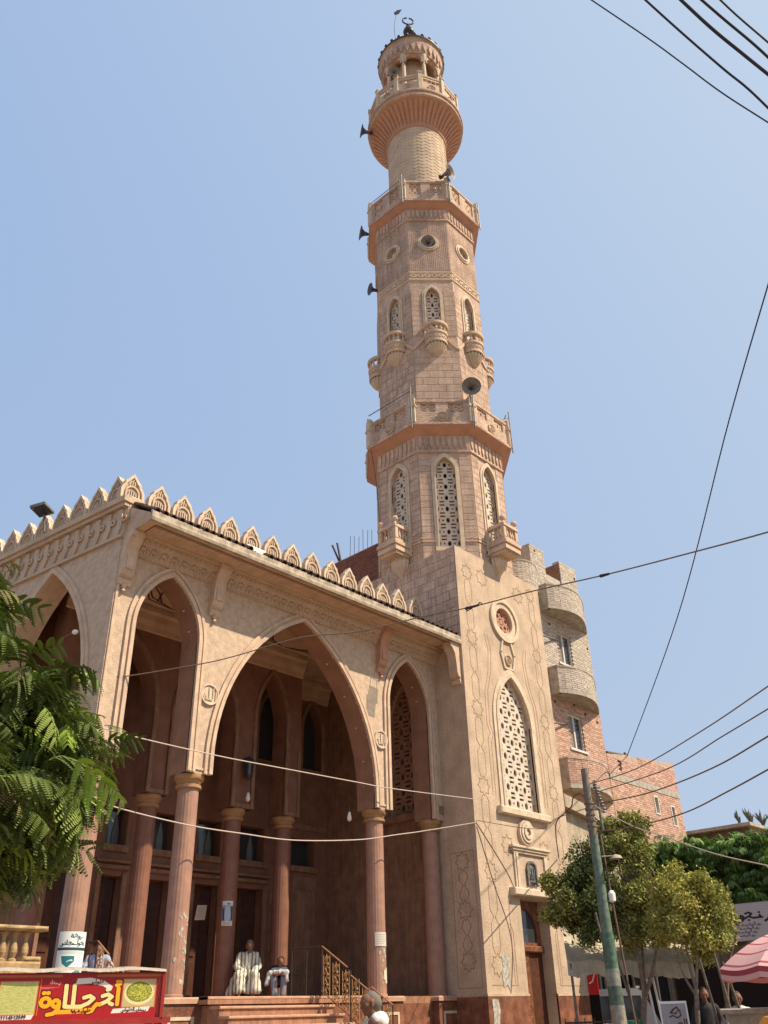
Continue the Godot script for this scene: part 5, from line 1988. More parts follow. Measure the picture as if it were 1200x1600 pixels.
func street_tree(label: String, at: Vector3, stems: Array, lobes: Array, n: int, tint: Color, tint2: Color, seed_: int) -> void:
	# stems: arrays of points from the fork; lobes: [centre, radii]
	var r := RandomNumberGenerator.new()
	r.seed = seed_
	var o := thing("street_tree", label, "tree", at, "slender street trees along the pavement")
	var s := S()
	for st in stems:
		tube(s, smooth(st[0], 5), st[1], st[2], 8)
	for l in lobes:
		for k in 3:
			var st: Array = stems[1 + r.randi() % (stems.size() - 1)][0]
			var a: Vector3 = st[-1]
			var b: Vector3 = l[0] + V(r.randf_range(-0.7, 0.7), r.randf_range(-0.6, 0.7), r.randf_range(-0.7, 0.7)) * l[1]
			tube(s, smooth([a, a.lerp(b, 0.5) + V(0, 0.12, 0), b], 4), 0.022, 0.006, 5)
	put(s, "trunk", "bark", o)
	# ragged outer sprays break the outline
	var all := lobes.duplicate()
	for k in 46:
		var l: Array = lobes[r.randi() % lobes.size()]
		var d := V(r.randf_range(-1, 1), r.randf_range(-0.8, 1), r.randf_range(-1, 1)).normalized()
		var m := r.randf_range(0.14, 0.26)
		all.append([l[0] + d * l[1] * r.randf_range(0.9, 1.15), V(m, m * r.randf_range(0.7, 1.4), m)])
	lobes = all
	var xfs := []
	var cols := []
	for k in n:
		var l: Array = lobes[r.randi() % lobes.size()]
		var d := V(r.randf_range(-1, 1), r.randf_range(-1, 1), r.randf_range(-1, 1)).normalized()
		var rad := pow(r.randf(), 0.42)
		var p: Vector3 = l[0] + d * l[1] * rad
		var nz := sin(p.x * 5.1 + p.y * 3.7) * sin(p.z * 4.3 - p.y * 4.9)
		if nz > 0.4 and rad > 0.35:
			continue
		xfs.append(Transform3D(rbasis(r, r.randf_range(0.8, 1.25)), p))
		var t := clampf(0.5 + 0.5 * sin(p.x * 2.3 + p.z * 1.7 + seed_) + r.randf_range(-0.35, 0.35), 0, 1)
		cols.append(tint.lerp(tint2, t) * r.randf_range(0.8, 1.25))
	multi("foliage", leaf_clump(10, 0.095, 0.11, seed_ + 5), xfs, cols, o)

func frond_mesh(len: float, pairs: int, droop: float, seed_: int) -> ArrayMesh:
	# twice-feathered leaf: a drooping midrib with paired side ribs, each lined with leaflets
	var keep := local_begin()
	var r := RandomNumberGenerator.new()
	r.seed = seed_
	var s := S()
	var pt := func(t: float) -> Vector3:
		return V(0, len * t * 0.25 - droop * t * t, len * t)
	vc = Color(0.9, 0.95, 0.7)
	var ribs := []
	for k in 7:
		ribs.append(pt.call(k / 6.0))
	tube(s, ribs, 0.004, 0.0015, 4)
	for k in pairs:
		var t := lerpf(0.16, 0.98, float(k) / (pairs - 1))
		var c: Vector3 = pt.call(t)
		var pl := len * 0.46 * (0.6 + 0.5 * sin(PI * lerpf(0.2, 0.9, t)))
		for sd in [-1, 1]:
			var dir := V(sd * r.randf_range(0.5, 0.95), -0.2 - 0.55 * r.randf(), r.randf_range(0.3, 0.8)).normalized()
			var side := dir.cross(Vector3.UP).normalized()
			var g := r.randf_range(0.82, 1.12)
			vc = Color(g, g, g)
			var m := 11
			for j in m:
				var u := (j + 0.6) / m
				var p := c + dir * pl * u + V(0, -0.05 * u * u, 0)
				var ll := pl * 0.155 * (1.0 - 0.9 * absf(u - 0.42))
				for e in [-1, 1]:
					var ld: Vector3 = (side * e + dir * 0.35).normalized() * ll
					var wd := dir * pl * 0.048
					var a := p - wd
					var b := p + wd
					if e > 0:
						q(s, a, b, b + ld * 0.85 + V(0, 0.004, 0), a + ld + V(0, 0.004, 0))
					else:
						q(s, b, a, a + ld + V(0, 0.004, 0), b + ld * 0.85 + V(0, 0.004, 0))
	vc = Color(1, 1, 1)
	org = keep
	return mesh(s, "leaf")

func feather_tree() -> void:
	var r := RandomNumberGenerator.new()
	r.seed = 404
	var base := V(-7.6, 0.0, 9.4)
	var o := thing("feathery_tree", "feathery green flame tree hanging into the left edge before the porch", "tree", base)
	var s := S()
	var fork := base + V(0.1, 2.4, 0.1)
	tube(s, smooth([base, base + V(0.05, 1.2, 0.0), fork], 5), 0.15, 0.10, 10)
	var tips := []
	# boughs reach to the right into view; targets are points within the crown
	var boughs := [
		[V(-6.4, 3.0, 10.5), V(-6.12, 3.45, 10.65)], [V(-6.3, 2.85, 10.6), V(-5.9, 3.1, 10.8)], [V(-6.35, 2.7, 10.5), V(-5.9, 2.75, 10.75)],
		[V(-6.4, 2.65, 10.6), V(-6.1, 2.5, 10.6)], [V(-6.8, 3.4, 10.3), V(-6.52, 4.25, 10.3)], [V(-6.6, 2.6, 10.3), V(-6.2, 2.32, 10.45)], [V(-6.6, 3.0, 10.2), V(-6.3, 3.4, 10.3)],
		[V(-6.6, 2.8, 10.2), V(-6.1, 2.95, 10.4)], [V(-7.0, 3.2, 10.6), V(-6.75, 3.7, 10.9)], [V(-7.0, 2.75, 10.5), V(-6.55, 2.6, 10.8)], [V(-7.2, 3.6, 9.6), V(-6.9, 4.0, 9.8)],
		[V(-6.5, 2.8, 10.6), V(-5.95, 2.95, 10.8)], [V(-6.6, 2.7, 10.9), V(-6.3, 2.75, 11.1)]]
	for b in boughs:
		var path := smooth([fork, fork.lerp(b[0], 0.5) + V(0, 0.12, 0), b[0], b[1]], 6)
		tube(s, path, 0.045, 0.008, 6)
		for k in range(8, path.size()):
			tips.append(path[k])
	put(s, "trunk", "bark", o)
	s = S()
	for k in 44:
		var a: Vector3 = tips[r.randi() % tips.size()]
		var d := V(r.randf_range(-0.6, 0.25), r.randf_range(-0.3, 0.4), r.randf_range(-0.35, 0.4))
		tube(s, smooth([a, a + d * 0.25 + V(0, 0.05, 0), a + d * 0.55], 4), 0.008, 0.003, 5)
		tips.append(a + d * 0.5)
		tips.append(a + d * 0.55)
	put(s, "twig", "twig", o)
	var fr := []
	for k in 4:
		fr.append(frond_mesh(0.21 + 0.025 * k, 6 + k % 3, 0.07 + 0.03 * k, 50 + k))
	var xfs := [[], [], [], []]
	var cols := [[], [], [], []]
	var singles := 0
	for k in 3000:
		var a: Vector3 = tips[r.randi() % tips.size()] + V(r.randf_range(-0.2, 0.2), r.randf_range(-0.14, 0.16), r.randf_range(-0.25, 0.25))
		var yaw := r.randf() * TAU
		if r.randf() < 0.45:
			yaw = PI / 2 + r.randf_range(-1.1, 1.1)
		var b := Basis(Vector3.UP, yaw) * Basis(Vector3.RIGHT, r.randf_range(-0.5, 0.9)) * Basis(Vector3(0, 0, 1), r.randf_range(-0.9, 0.9))
		b = b.scaled(Vector3.ONE * r.randf_range(0.6, 1.25))
		var v := k % 4
		var f := Transform3D(b, a)
		var c := Color(0.09, 0.12, 0.035).lerp(Color(0.235, 0.30, 0.06), r.randf() * r.randf())
		if r.randf() < 0.10:
			c = Color(0.30, 0.42, 0.055)
		elif r.randf() < 0.05:
			c = Color(0.26, 0.22, 0.10)
		c = c * r.randf_range(0.75, 1.2)
		xfs[v].append(f)
		cols[v].append(c)
	for v in 4:
		multi("fronds", fr[v], xfs[v], cols[v], o)

func far_acacia() -> void:
	var r := RandomNumberGenerator.new()
	r.seed = 505
	var at := V(22.5, 0.0, 2.6)
	var o := thing("spreading_tree", "wide dark green feathery tree behind the shop sign, before the far houses", "tree", at)
	var s := S()
	var xfs := []
	var cols := []
	tube(s, smooth([at, at + V(0, 1.5, 0.1), at + V(0.1, 3.2, 0)], 5), 0.22, 0.14, 8)
	for k in 80:
		var t := r.randf_range(-1, 1)
		var u := r.randf_range(-1, 1)
		var c := at + V(0.0 + 1.9 * u, 5.25 + r.randf_range(-0.9, 1.2) - 0.25 * t * t, 0.3 + 3.0 * t)
		if k % 4 == 0:
			tube(s, smooth([at + V(0.1, 3.1, 0), (at + c) * 0.5 + V(0, 1.6, 0), c], 5), 0.07, 0.015, 6)
		for j in 60:
			var p := c + V(r.randf_range(-0.7, 0.7), r.randf_range(-0.28, 0.28), r.randf_range(-0.7, 0.7))
			xfs.append(Transform3D(Basis(Vector3.UP, r.randf() * TAU) * Basis(Vector3.RIGHT, r.randf_range(-0.2, 0.5)).scaled(Vector3.ONE * r.randf_range(0.75, 1.1)), p))
			cols.append(Color(0.11, 0.20, 0.07).lerp(Color(0.22, 0.34, 0.10), r.randf()) * r.randf_range(0.75, 1.2))
	put(s, "trunk", "bark", o)
	multi("foliage", frond_mesh(0.4, 9, 0.1, 91), xfs, cols, o)

# ------------------------------------------------------------------ people
func blob(bones: Array, cell: float, k: float, s: SurfaceTool, colour = null, fold := 0.0) -> void:
	# tapered capsules joined by a smooth minimum, meshed as surface nets
	var lo := Vector3.ONE * 1e9
	var hi := -Vector3.ONE * 1e9
	for b in bones:
		for e in [[b[0], b[2]], [b[1], b[3]]]:
			lo = lo.min(e[0] - Vector3.ONE * e[1])
			hi = hi.max(e[0] + Vector3.ONE * e[1])
	lo -= Vector3.ONE * cell * 2.5
	hi += Vector3.ONE * cell * 2.5
	var nx := int((hi.x - lo.x) / cell) + 1
	var ny := int((hi.y - lo.y) / cell) + 1
	var nz := int((hi.z - lo.z) / cell) + 1
	var f := PackedFloat32Array()
	f.resize(nx * ny * nz)
	f.fill(1.0)
	for b in bones:
		var a: Vector3 = b[0]
		var d: Vector3 = b[1] - a
		var dd := maxf(d.length_squared(), 1e-9)
		var rm := maxf(b[2], b[3]) + k + cell * 2.0
		var l: Vector3 = ((a.min(b[1]) - Vector3.ONE * rm - lo) / cell).floor()
		var h: Vector3 = ((a.max(b[1]) + Vector3.ONE * rm - lo) / cell).ceil()
		for z in range(maxi(0, int(l.z)), mini(nz, int(h.z) + 1)):
			for y in range(maxi(0, int(l.y)), mini(ny, int(h.y) + 1)):
				for x in range(maxi(0, int(l.x)), mini(nx, int(h.x) + 1)):
					var p := lo + V(x, y, z) * cell - a
					var t := clampf(p.dot(d) / dd, 0.0, 1.0)
					var v: float = (p - d * t).length() - lerpf(b[2], b[3], t)
					if fold > 0.0:
						var w := p + a
						v += fold * sin(w.x * 46.0 + 2.5 * sin(w.y * 9.0) + w.z * 22.0) * (0.6 + 0.4 * sin(w.y * 13.0 + w.x * 7.0))
					var i := x + nx * (y + ny * z)
					var o := f[i]
					var m := maxf(k - absf(o - v), 0.0) / k
					f[i] = minf(o, v) - m * m * k * 0.25
	var vid := {}
	var vs := []
	var sx := 1
	var sy := nx
	var sz := nx * ny
	for z in nz - 1:
		for y in ny - 1:
			for x in nx - 1:
				var i := x + sy * y + sz * z
				var n := 0
				for c in 8:
					if f[i + (sx if c & 1 else 0) + (sy if c & 2 else 0) + (sz if c & 4 else 0)] < 0.0:
						n += 1
				if n == 0 or n == 8:
					continue
				var acc := Vector3.ZERO
				var cnt := 0
				for e in [[0, 1], [2, 3], [4, 5], [6, 7], [0, 2], [1, 3], [4, 6], [5, 7], [0, 4], [1, 5], [2, 6], [3, 7]]:
					var va := f[i + (sx if e[0] & 1 else 0) + (sy if e[0] & 2 else 0) + (sz if e[0] & 4 else 0)]
					var vb := f[i + (sx if e[1] & 1 else 0) + (sy if e[1] & 2 else 0) + (sz if e[1] & 4 else 0)]
					if (va < 0.0) != (vb < 0.0):
						var t := va / (va - vb)
						var pa := V(e[0] & 1, (e[0] >> 1) & 1, (e[0] >> 2) & 1)
						var pb := V(e[1] & 1, (e[1] >> 1) & 1, (e[1] >> 2) & 1)
						acc += pa.lerp(pb, t)
						cnt += 1
				var gx := f[i + sx] - f[i] + f[i + sx + sy + sz] - f[i + sy + sz]
				var gy := f[i + sy] - f[i] + f[i + sx + sy + sz] - f[i + sx + sz]
				var gz := f[i + sz] - f[i] + f[i + sx + sy + sz] - f[i + sx + sy]
				vid[i] = vs.size()
				vs.append([lo + (V(x, y, z) + acc / cnt) * cell, V(gx, gy, gz).normalized()])
	var emit := func(a: int, b: int, c: int, d: int) -> void:
		for e in [[a, b, c], [a, c, d]]:
			for j in [0, 2, 1]:
				var w: Array = vs[e[j]]
				s.set_color(colour.call(w[0]) if colour != null else vc)
				s.set_normal(w[1])
				s.add_vertex(w[0])
	for i in vid.keys():
		var inside := f[i] < 0.0
		if (f[i + sx] < 0.0) != inside and vid.has(i - sy) and vid.has(i - sz) and vid.has(i - sy - sz):
			if inside:
				emit.call(vid[i], vid[i - sy], vid[i - sy - sz], vid[i - sz])
			else:
				emit.call(vid[i], vid[i - sz], vid[i - sy - sz], vid[i - sy])
		if (f[i + sy] < 0.0) != inside and vid.has(i - sx) and vid.has(i - sz) and vid.has(i - sx - sz):
			if inside:
				emit.call(vid[i], vid[i - sz], vid[i - sx - sz], vid[i - sx])
			else:
				emit.call(vid[i], vid[i - sx], vid[i - sx - sz], vid[i - sz])
		if (f[i + sz] < 0.0) != inside and vid.has(i - sx) and vid.has(i - sy) and vid.has(i - sx - sy):
			if inside:
				emit.call(vid[i], vid[i - sx], vid[i - sx - sy], vid[i - sy])
			else:
				emit.call(vid[i], vid[i - sy], vid[i - sx - sy], vid[i - sx])

func hand_bones(w: Vector3, d: Vector3, side: Vector3, curl: Vector3) -> Array:
	# palm, four unequal fingers bent towards curl, thumb from the side of the palm
	var o := [[w, w + d * 0.085, 0.026, 0.03], [w + d * 0.02 + side * 0.018, w + d * 0.085 + side * 0.026, 0.018, 0.016], [w + d * 0.02 - side * 0.018, w + d * 0.08 - side * 0.028, 0.018, 0.015]]
	for k in 4:
		var b := w + d * (0.09 - 0.006 * absf(k - 1.3)) + side * (0.03 - 0.02 * k)
		var l: float = [0.07, 0.078, 0.073, 0.056][k]
		var m := b + (d * 0.8 + curl * 0.35).normalized() * l * 0.55
		var e := m + (d * 0.4 + curl * 0.9).normalized() * l * 0.5
		o.append([b, m, 0.0095, 0.0088])
		o.append([m, e, 0.0088, 0.0075])
	var tb := w + d * 0.025 + side * 0.032
	var tm := tb + (d * 0.6 + side * 0.8).normalized() * 0.042
	o.append([tb, tm, 0.013, 0.011])
	o.append([tm, tm + (d * 0.9 + curl * 0.3).normalized() * 0.032, 0.011, 0.009])
	return o

func head_bones(c: Vector3, f: Vector3, up: Vector3) -> Array:
	var r := up.cross(f).normalized()
	var o := [[c + up * 0.03 - f * 0.015, c + up * 0.035 + f * 0.02, 0.093, 0.085], [c - up * 0.02 + f * 0.03, c - up * 0.085 + f * 0.055, 0.068, 0.038],
		[c + up * 0.012 + f * 0.098, c - up * 0.028 + f * 0.112, 0.009, 0.016], [c + up * 0.03 + f * 0.088 - r * 0.04, c + up * 0.03 + f * 0.088 + r * 0.04, 0.015, 0.015],
		[c - up * 0.058 + f * 0.088 - r * 0.018, c - up * 0.058 + f * 0.088 + r * 0.018, 0.011, 0.011], [c - up * 0.06 - f * 0.02, c - up * 0.17 - f * 0.03, 0.055, 0.06]]
	for sd in [-1, 1]:
		o.append([c + r * sd * 0.086 + up * 0.02 - f * 0.005, c + r * sd * 0.09 - up * 0.025 - f * 0.002, 0.02, 0.014])
		o.append([c + r * sd * 0.05 - up * 0.01 + f * 0.06, c + r * sd * 0.045 - up * 0.02 + f * 0.065, 0.03, 0.025])
	return o

func person(label: String, at: Vector3, yaw: float, limbs: Array, head: Array, hands: Array, garments: Array, hair: Array, feet: Array) -> Node3D:
	var o := thing("person", label, "person", at)
	o.rotation.y = yaw
	var keep := local_begin()
	var s := S()
	blob(limbs, 0.02, 0.03, s)
	blob(head_bones(head[0], head[1], head[2]), 0.0085, 0.022, s)
	for h in hands:
		blob(hand_bones(h[0], h[1], h[2], h[3]), 0.0055, 0.008, s)
	put(s, "body", "skin", o)
	var r: Vector3 = head[2].cross(head[1]).normalized()
	s = S()
	for sd in [-1, 1]:
		lathe(s, Transform3D(Basis(), head[0] + r * sd * 0.035 + head[1] * 0.088 + head[2] * 0.008), [Vector2(0, -0.01), Vector2(0.01, 0), Vector2(0, 0.01)], 8)
	put(s, "eyes", "hair", o)
	for g in garments:
		s = S()
		blob(g[1], g[3], g[4], s, g[2], 0.010)
		put(s, g[0], "cloth", o)
	for h in hair:
		s = S()
		blob(h[1], 0.016, 0.02, s)
		put(s, h[0], h[2], o)
	s = S()
	blob(feet, 0.012, 0.015, s)
	put(s, "sandals", "leather", o)
	org = keep
	return o

func people() -> void:
	var plain := func(c: Color) -> Callable:
		return func(p: Vector3) -> Color: return c * (0.93 + 0.07 * sin(p.x * 31.0 + p.y * 7.0))
	# man in the striped robe sitting in the porch
	var stripes := func(p: Vector3) -> Color:
		var t := sin(p.x * 72.0 + 0.6)
		return Color(0.13, 0.12, 0.10) if t > 0.62 else Color(0.66, 0.64, 0.54)
	var limbs := []
	var robe := [[V(0, 0.92, -0.02), V(0, 0.52, -0.02), 0.155, 0.19], [V(-0.17, 0.98, -0.01), V(0.17, 0.98, -0.01), 0.075, 0.075]]
	var feet := []
	for sd in [-1, 1]:
		limbs += [[V(sd * 0.17, 0.28, 0.42), V(sd * 0.17, 0.08, 0.42), 0.055, 0.038], [V(sd * 0.17, 0.05, 0.42), V(sd * 0.2, 0.035, 0.6), 0.038, 0.03], [V(sd * 0.24, 0.78, 0.08), V(sd * 0.17, 0.6, 0.34), 0.042, 0.03]]
		robe += [[V(sd * 0.2, 0.97, -0.01), V(sd * 0.27, 0.74, 0.06), 0.08, 0.075], [V(sd * 0.27, 0.74, 0.06), V(sd * 0.2, 0.65, 0.24), 0.075, 0.08], [V(sd * 0.1, 0.52, 0.0), V(sd * 0.2, 0.53, 0.4), 0.15, 0.11], [V(sd * 0.2, 0.5, 0.41), V(sd * 0.19, 0.24, 0.43), 0.105, 0.12]]
		feet += [[V(sd * 0.17, 0.012, 0.38), V(sd * 0.2, 0.012, 0.62), 0.034, 0.042]]
	robe += [[V(-0.1, 0.4, 0.36), V(-0.05, 0.2, 0.40), 0.08, 0.06], [V(0.1, 0.4, 0.36), V(0.06, 0.17, 0.42), 0.08, 0.06], [V(-0.32, 0.45, 0.05), V(-0.38, 0.14, 0.16), 0.08, 0.13], [V(0.26, 0.42, 0.36), V(0.3, 0.2, 0.4), 0.06, 0.08]]
	limbs += [[V(0, 0.95, -0.02), V(0, 1.06, 0.0), 0.07, 0.055], [V(0, 0.95, -0.02), V(0, 0.52, -0.02), 0.1, 0.1]]
	for sd in [-1, 1]:
		limbs += [[V(0, 0.95, -0.02), V(sd * 0.2, 0.96, -0.01), 0.05, 0.045], [V(sd * 0.2, 0.96, -0.01), V(sd * 0.26, 0.76, 0.07), 0.045, 0.04], [V(sd * 0.07, 0.52, 0.0), V(sd * 0.17, 0.52, 0.4), 0.08, 0.06], [V(sd * 0.17, 0.52, 0.4), V(sd * 0.17, 0.28, 0.42), 0.06, 0.055]]
	person("person in a pale robe with dark stripes sitting in the porch, hands on knees", V(6.62, 1.95, -2.95), deg_to_rad(-40), limbs, [V(0.03, 1.17, 0.06), V(0.25, -0.2, 0.95).normalized(), V(0, 0.98, 0.2).normalized()],
		[[V(0.18, 0.61, 0.34), V(-0.15, -0.25, 0.95).normalized(), V(-0.95, 0.1, -0.1).normalized(), V(0, -0.9, 0.2)], [V(-0.18, 0.61, 0.34), V(0.15, -0.25, 0.95).normalized(), V(0.95, 0.1, -0.1).normalized(), V(0, -0.9, 0.2)]],
		[["robe", robe, stripes, 0.02, 0.05]], [["cap", [[V(0.03, 1.24, 0.03), V(0.03, 1.25, 0.05), 0.09, 0.085]], "hair_grey"], ["beard", [[V(0.01, 1.08, 0.11), V(0.09, 1.08, 0.10), 0.028, 0.028], [V(0.06, 1.07, 0.12), V(0.06, 1.05, 0.115), 0.034, 0.02]], "hair_grey"]], feet)
	# second man, doubled over his knees
	limbs = []
	var coat := [[V(0, 0.48, -0.08), V(0, 0.76, 0.16), 0.18, 0.15], [V(-0.17, 0.78, 0.18), V(0.17, 0.78, 0.18), 0.08, 0.08]]
	var trousers := []
	var shawl := [[V(-0.26, 0.66, 0.42), V(0.22, 0.68, 0.44), 0.07, 0.075], [V(-0.28, 0.64, 0.42), V(-0.34, 0.4, 0.44), 0.06, 0.07], [V(0.2, 0.66, 0.46), V(0.24, 0.46, 0.48), 0.06, 0.05], [V(-0.16, 0.74, 0.3), V(0.18, 0.76, 0.32), 0.07, 0.07]]
	feet = []
	for sd in [-1, 1]:
		limbs += [[V(sd * 0.12, 0.3, 0.42), V(sd * 0.12, 0.08, 0.4), 0.05, 0.04], [V(sd * 0.12, 0.05, 0.4), V(sd * 0.14, 0.035, 0.57), 0.036, 0.03], [V(sd * 0.27, 0.66, 0.3), V(-sd * 0.05, 0.64, 0.46), 0.042, 0.032]]
		coat += [[V(sd * 0.2, 0.77, 0.18), V(sd * 0.28, 0.62, 0.34), 0.08, 0.07]]
		trousers += [[V(sd * 0.1, 0.45, -0.05), V(sd * 0.15, 0.54, 0.38), 0.14, 0.1], [V(sd * 0.15, 0.52, 0.4), V(sd * 0.12, 0.14, 0.41), 0.095, 0.085]]
		feet += [[V(sd * 0.12, 0.012, 0.36), V(sd * 0.14, 0.012, 0.6), 0.036, 0.045]]
	limbs += [[V(0, 0.78, 0.2), V(0, 0.86, 0.3), 0.07, 0.055], [V(0, 0.78, 0.2), V(0, 0.48, -0.06), 0.09, 0.1]]
	for sd in [-1, 1]:
		limbs += [[V(0, 0.78, 0.18), V(sd * 0.2, 0.77, 0.18), 0.05, 0.045], [V(sd * 0.2, 0.77, 0.18), V(sd * 0.27, 0.64, 0.32), 0.045, 0.04], [V(sd * 0.08, 0.46, -0.04), V(sd * 0.14, 0.53, 0.38), 0.08, 0.06], [V(sd * 0.14, 0.53, 0.38), V(sd * 0.12, 0.3, 0.42), 0.055, 0.05]]
	person("person in dark clothes bent over folded arms with a grey shawl, by the railing", V(7.32, 1.95, -2.55), deg_to_rad(-42), limbs, [V(0.04, 0.93, 0.36), V(0, -0.55, 0.83).normalized(), V(0, 0.83, 0.55).normalized()],
		[[V(-0.05, 0.64, 0.5), V(-0.8, -0.1, 0.3).normalized(), V(0.2, 0.9, 0.2).normalized(), V(-0.1, -0.5, -0.8)], [V(0.05, 0.62, 0.52), V(0.8, -0.1, 0.3).normalized(), V(-0.2, 0.9, 0.2).normalized(), V(0.1, -0.5, -0.8)]],
		[["coat", coat, plain.call(Color(0.035, 0.035, 0.05)), 0.022, 0.05], ["trousers", trousers, plain.call(Color(0.24, 0.26, 0.32)), 0.022, 0.04], ["shawl", shawl, plain.call(Color(0.52, 0.52, 0.53)), 0.02, 0.04]],
		[["hair", [[V(0.04, 1.0, 0.33), V(0.04, 0.97, 0.29), 0.095, 0.085]], "hair"]], feet).scale = Vector3.ONE * 0.86
	# man striding past below the steps, seen to the chest in the frame
	limbs = [[V(0, 1.44, -0.02), V(0, 1.56, 0.02), 0.065, 0.055], [V(0, 1.44, -0.02), V(0, 0.9, 0), 0.1, 0.11]]
	for sd in [-1, 1]:
		limbs += [[V(0, 1.4, -0.02), V(sd * 0.2, 1.39, -0.02), 0.05, 0.045], [V(sd * 0.2, 1.39, -0.02), V(sd * 0.27, 1.12, -0.02), 0.045, 0.042], [V(sd * 0.08, 0.9, 0), V(sd * 0.11, 0.5, -sd * 0.12), 0.08, 0.06]]
	var shirt := [[V(0, 1.38, -0.02), V(0, 1.0, 0), 0.15, 0.15], [V(-0.17, 1.46, -0.03), V(0.17, 1.46, -0.03), 0.09, 0.09], [V(0, 1.0, 0), V(0, 0.85, 0), 0.16, 0.18], [V(-0.08, 0.9, 0.02), V(-0.12, 0.35, 0.16), 0.17, 0.17], [V(0.08, 0.9, -0.02), V(0.12, 0.35, -0.14), 0.17, 0.17], [V(0, 0.8, 0), V(0, 0.3, 0), 0.17, 0.2]]
	feet = []
	for sd in [-1, 1]:
		limbs += [[V(sd * 0.11, 0.5, -sd * 0.12), V(sd * 0.11, 0.1, -sd * 0.22), 0.06, 0.042], [V(sd * 0.11, 0.06, -sd * 0.22), V(sd * 0.12, 0.04, -sd * 0.22 + 0.16), 0.04, 0.032], [V(sd * 0.27, 1.12, -sd * 0.02), V(sd * 0.26, 0.92, sd * 0.16), 0.045, 0.032]]
		shirt += [[V(sd * 0.2, 1.4, -0.02), V(sd * 0.27, 1.13, -sd * 0.03), 0.08, 0.07], [V(sd * 0.27, 1.13, -sd * 0.03), V(sd * 0.26, 0.98, sd * 0.1), 0.07, 0.07]]
		feet += [[V(sd * 0.11, 0.02, -sd * 0.22 - 0.05), V(sd * 0.12, 0.02, -sd * 0.22 + 0.2), 0.036, 0.042]]
	person("person with grey hair in a pale green robe walking past the foot of the steps", V(0.30, 0.0, 7.52), deg_to_rad(-115), limbs, [V(0, 1.68, 0.05), V(0, -0.12, 0.99).normalized(), V(0, 0.99, 0.12).normalized()],
		[[V(0.26, 0.92, 0.16), V(0, -0.95, 0.2).normalized(), V(0, 0.1, 0.99), V(-0.9, -0.1, 0.1)], [V(-0.26, 0.92, -0.16), V(0, -0.95, -0.2).normalized(), V(0, 0.1, 0.99), V(0.9, -0.1, 0.1)]],
		[["robe", shirt, plain.call(Color(0.56, 0.56, 0.46)), 0.024, 0.06]], [["hair", [[V(0, 1.735, 0.02), V(0, 1.69, -0.03), 0.09, 0.084], [V(0, 1.68, -0.03), V(0, 1.64, -0.04), 0.076, 0.055]], "hair_grey"]], feet)
	# shorter one in the white cap, in front of him
	limbs = [[V(0, 1.22, -0.02), V(0, 1.34, 0.02), 0.06, 0.05], [V(0, 1.22, -0.02), V(0, 0.75, 0), 0.09, 0.1]]
	for sd in [-1, 1]:
		limbs += [[V(0, 1.2, -0.02), V(sd * 0.18, 1.19, -0.02), 0.045, 0.04], [V(sd * 0.18, 1.19, -0.02), V(sd * 0.24, 0.96, 0), 0.04, 0.04], [V(sd * 0.07, 0.75, 0), V(sd * 0.1, 0.3, 0), 0.075, 0.05]]
	shirt = [[V(0, 1.18, -0.02), V(0, 0.8, 0), 0.14, 0.15], [V(-0.15, 1.22, -0.02), V(0.15, 1.22, -0.02), 0.075, 0.075], [V(0, 0.8, 0), V(0, 0.25, 0), 0.16, 0.2]]
	feet = []
	for sd in [-1, 1]:
		limbs += [[V(sd * 0.1, 0.3, 0), V(sd * 0.1, 0.08, 0), 0.05, 0.04], [V(sd * 0.1, 0.05, 0), V(sd * 0.11, 0.035, 0.15), 0.036, 0.03], [V(sd * 0.24, 0.96, 0), V(sd * 0.24, 0.76, 0.1), 0.042, 0.03]]
		shirt += [[V(sd * 0.18, 1.2, -0.02), V(sd * 0.24, 0.97, 0), 0.075, 0.065], [V(sd * 0.24, 0.97, 0), V(sd * 0.24, 0.84, 0.06), 0.065, 0.065]]
		feet += [[V(sd * 0.1, 0.015, -0.05), V(sd * 0.11, 0.015, 0.19), 0.034, 0.04]]
	person("shorter person in a white skullcap, cut off by the bottom edge below the walking man", V(-0.30, 0.0, 8.22), deg_to_rad(-128), limbs, [V(0, 1.44, 0.04), V(0, -0.1, 0.99).normalized(), V(0, 0.99, 0.1).normalized()],
		[[V(0.24, 0.76, 0.1), V(0, -0.95, 0.2).normalized(), V(0, 0.1, 0.99), V(-0.9, -0.1, 0.1)], [V(-0.24, 0.76, 0.1), V(0, -0.95, 0.2).normalized(), V(0, 0.1, 0.99), V(0.9, -0.1, 0.1)]],
		[["robe", shirt, plain.call(Color(0.5, 0.48, 0.42)), 0.024, 0.06]], [["skullcap", [[V(0, 1.505, 0.0), V(0, 1.50, 0.03), 0.093, 0.09]], "white"]], feet)
	# three in the shade of the shop front and the left of the porch, simple but whole
	for e in [["person in dark clothes with a pale scarf standing in shade behind the leaning poles", V(10.5, 0.13, 7.0), -55.0, Color(0.05, 0.045, 0.05), Color(0.45, 0.42, 0.44), 1.0],
			["person in a white shirt standing at the shop counter under the striped parasol", V(11.6, 0.13, 7.2), -50.0, Color(0.62, 0.62, 0.62), Color(0.06, 0.06, 0.07), 0.95],
			["person in blue and white checks seen behind the left pedestal of the porch", V(2.15, 1.95, -2.4), -35.0, Color(0.36, 0.40, 0.52), Color(0.1, 0.1, 0.14), 0.56]]:
		var h: float = e[5]
		limbs = [[V(0, 1.42 * h, -0.02), V(0, 1.52 * h, 0.01), 0.06, 0.055], [V(0, 1.42 * h, -0.02), V(0, 0.92 * h, 0), 0.09, 0.1]]
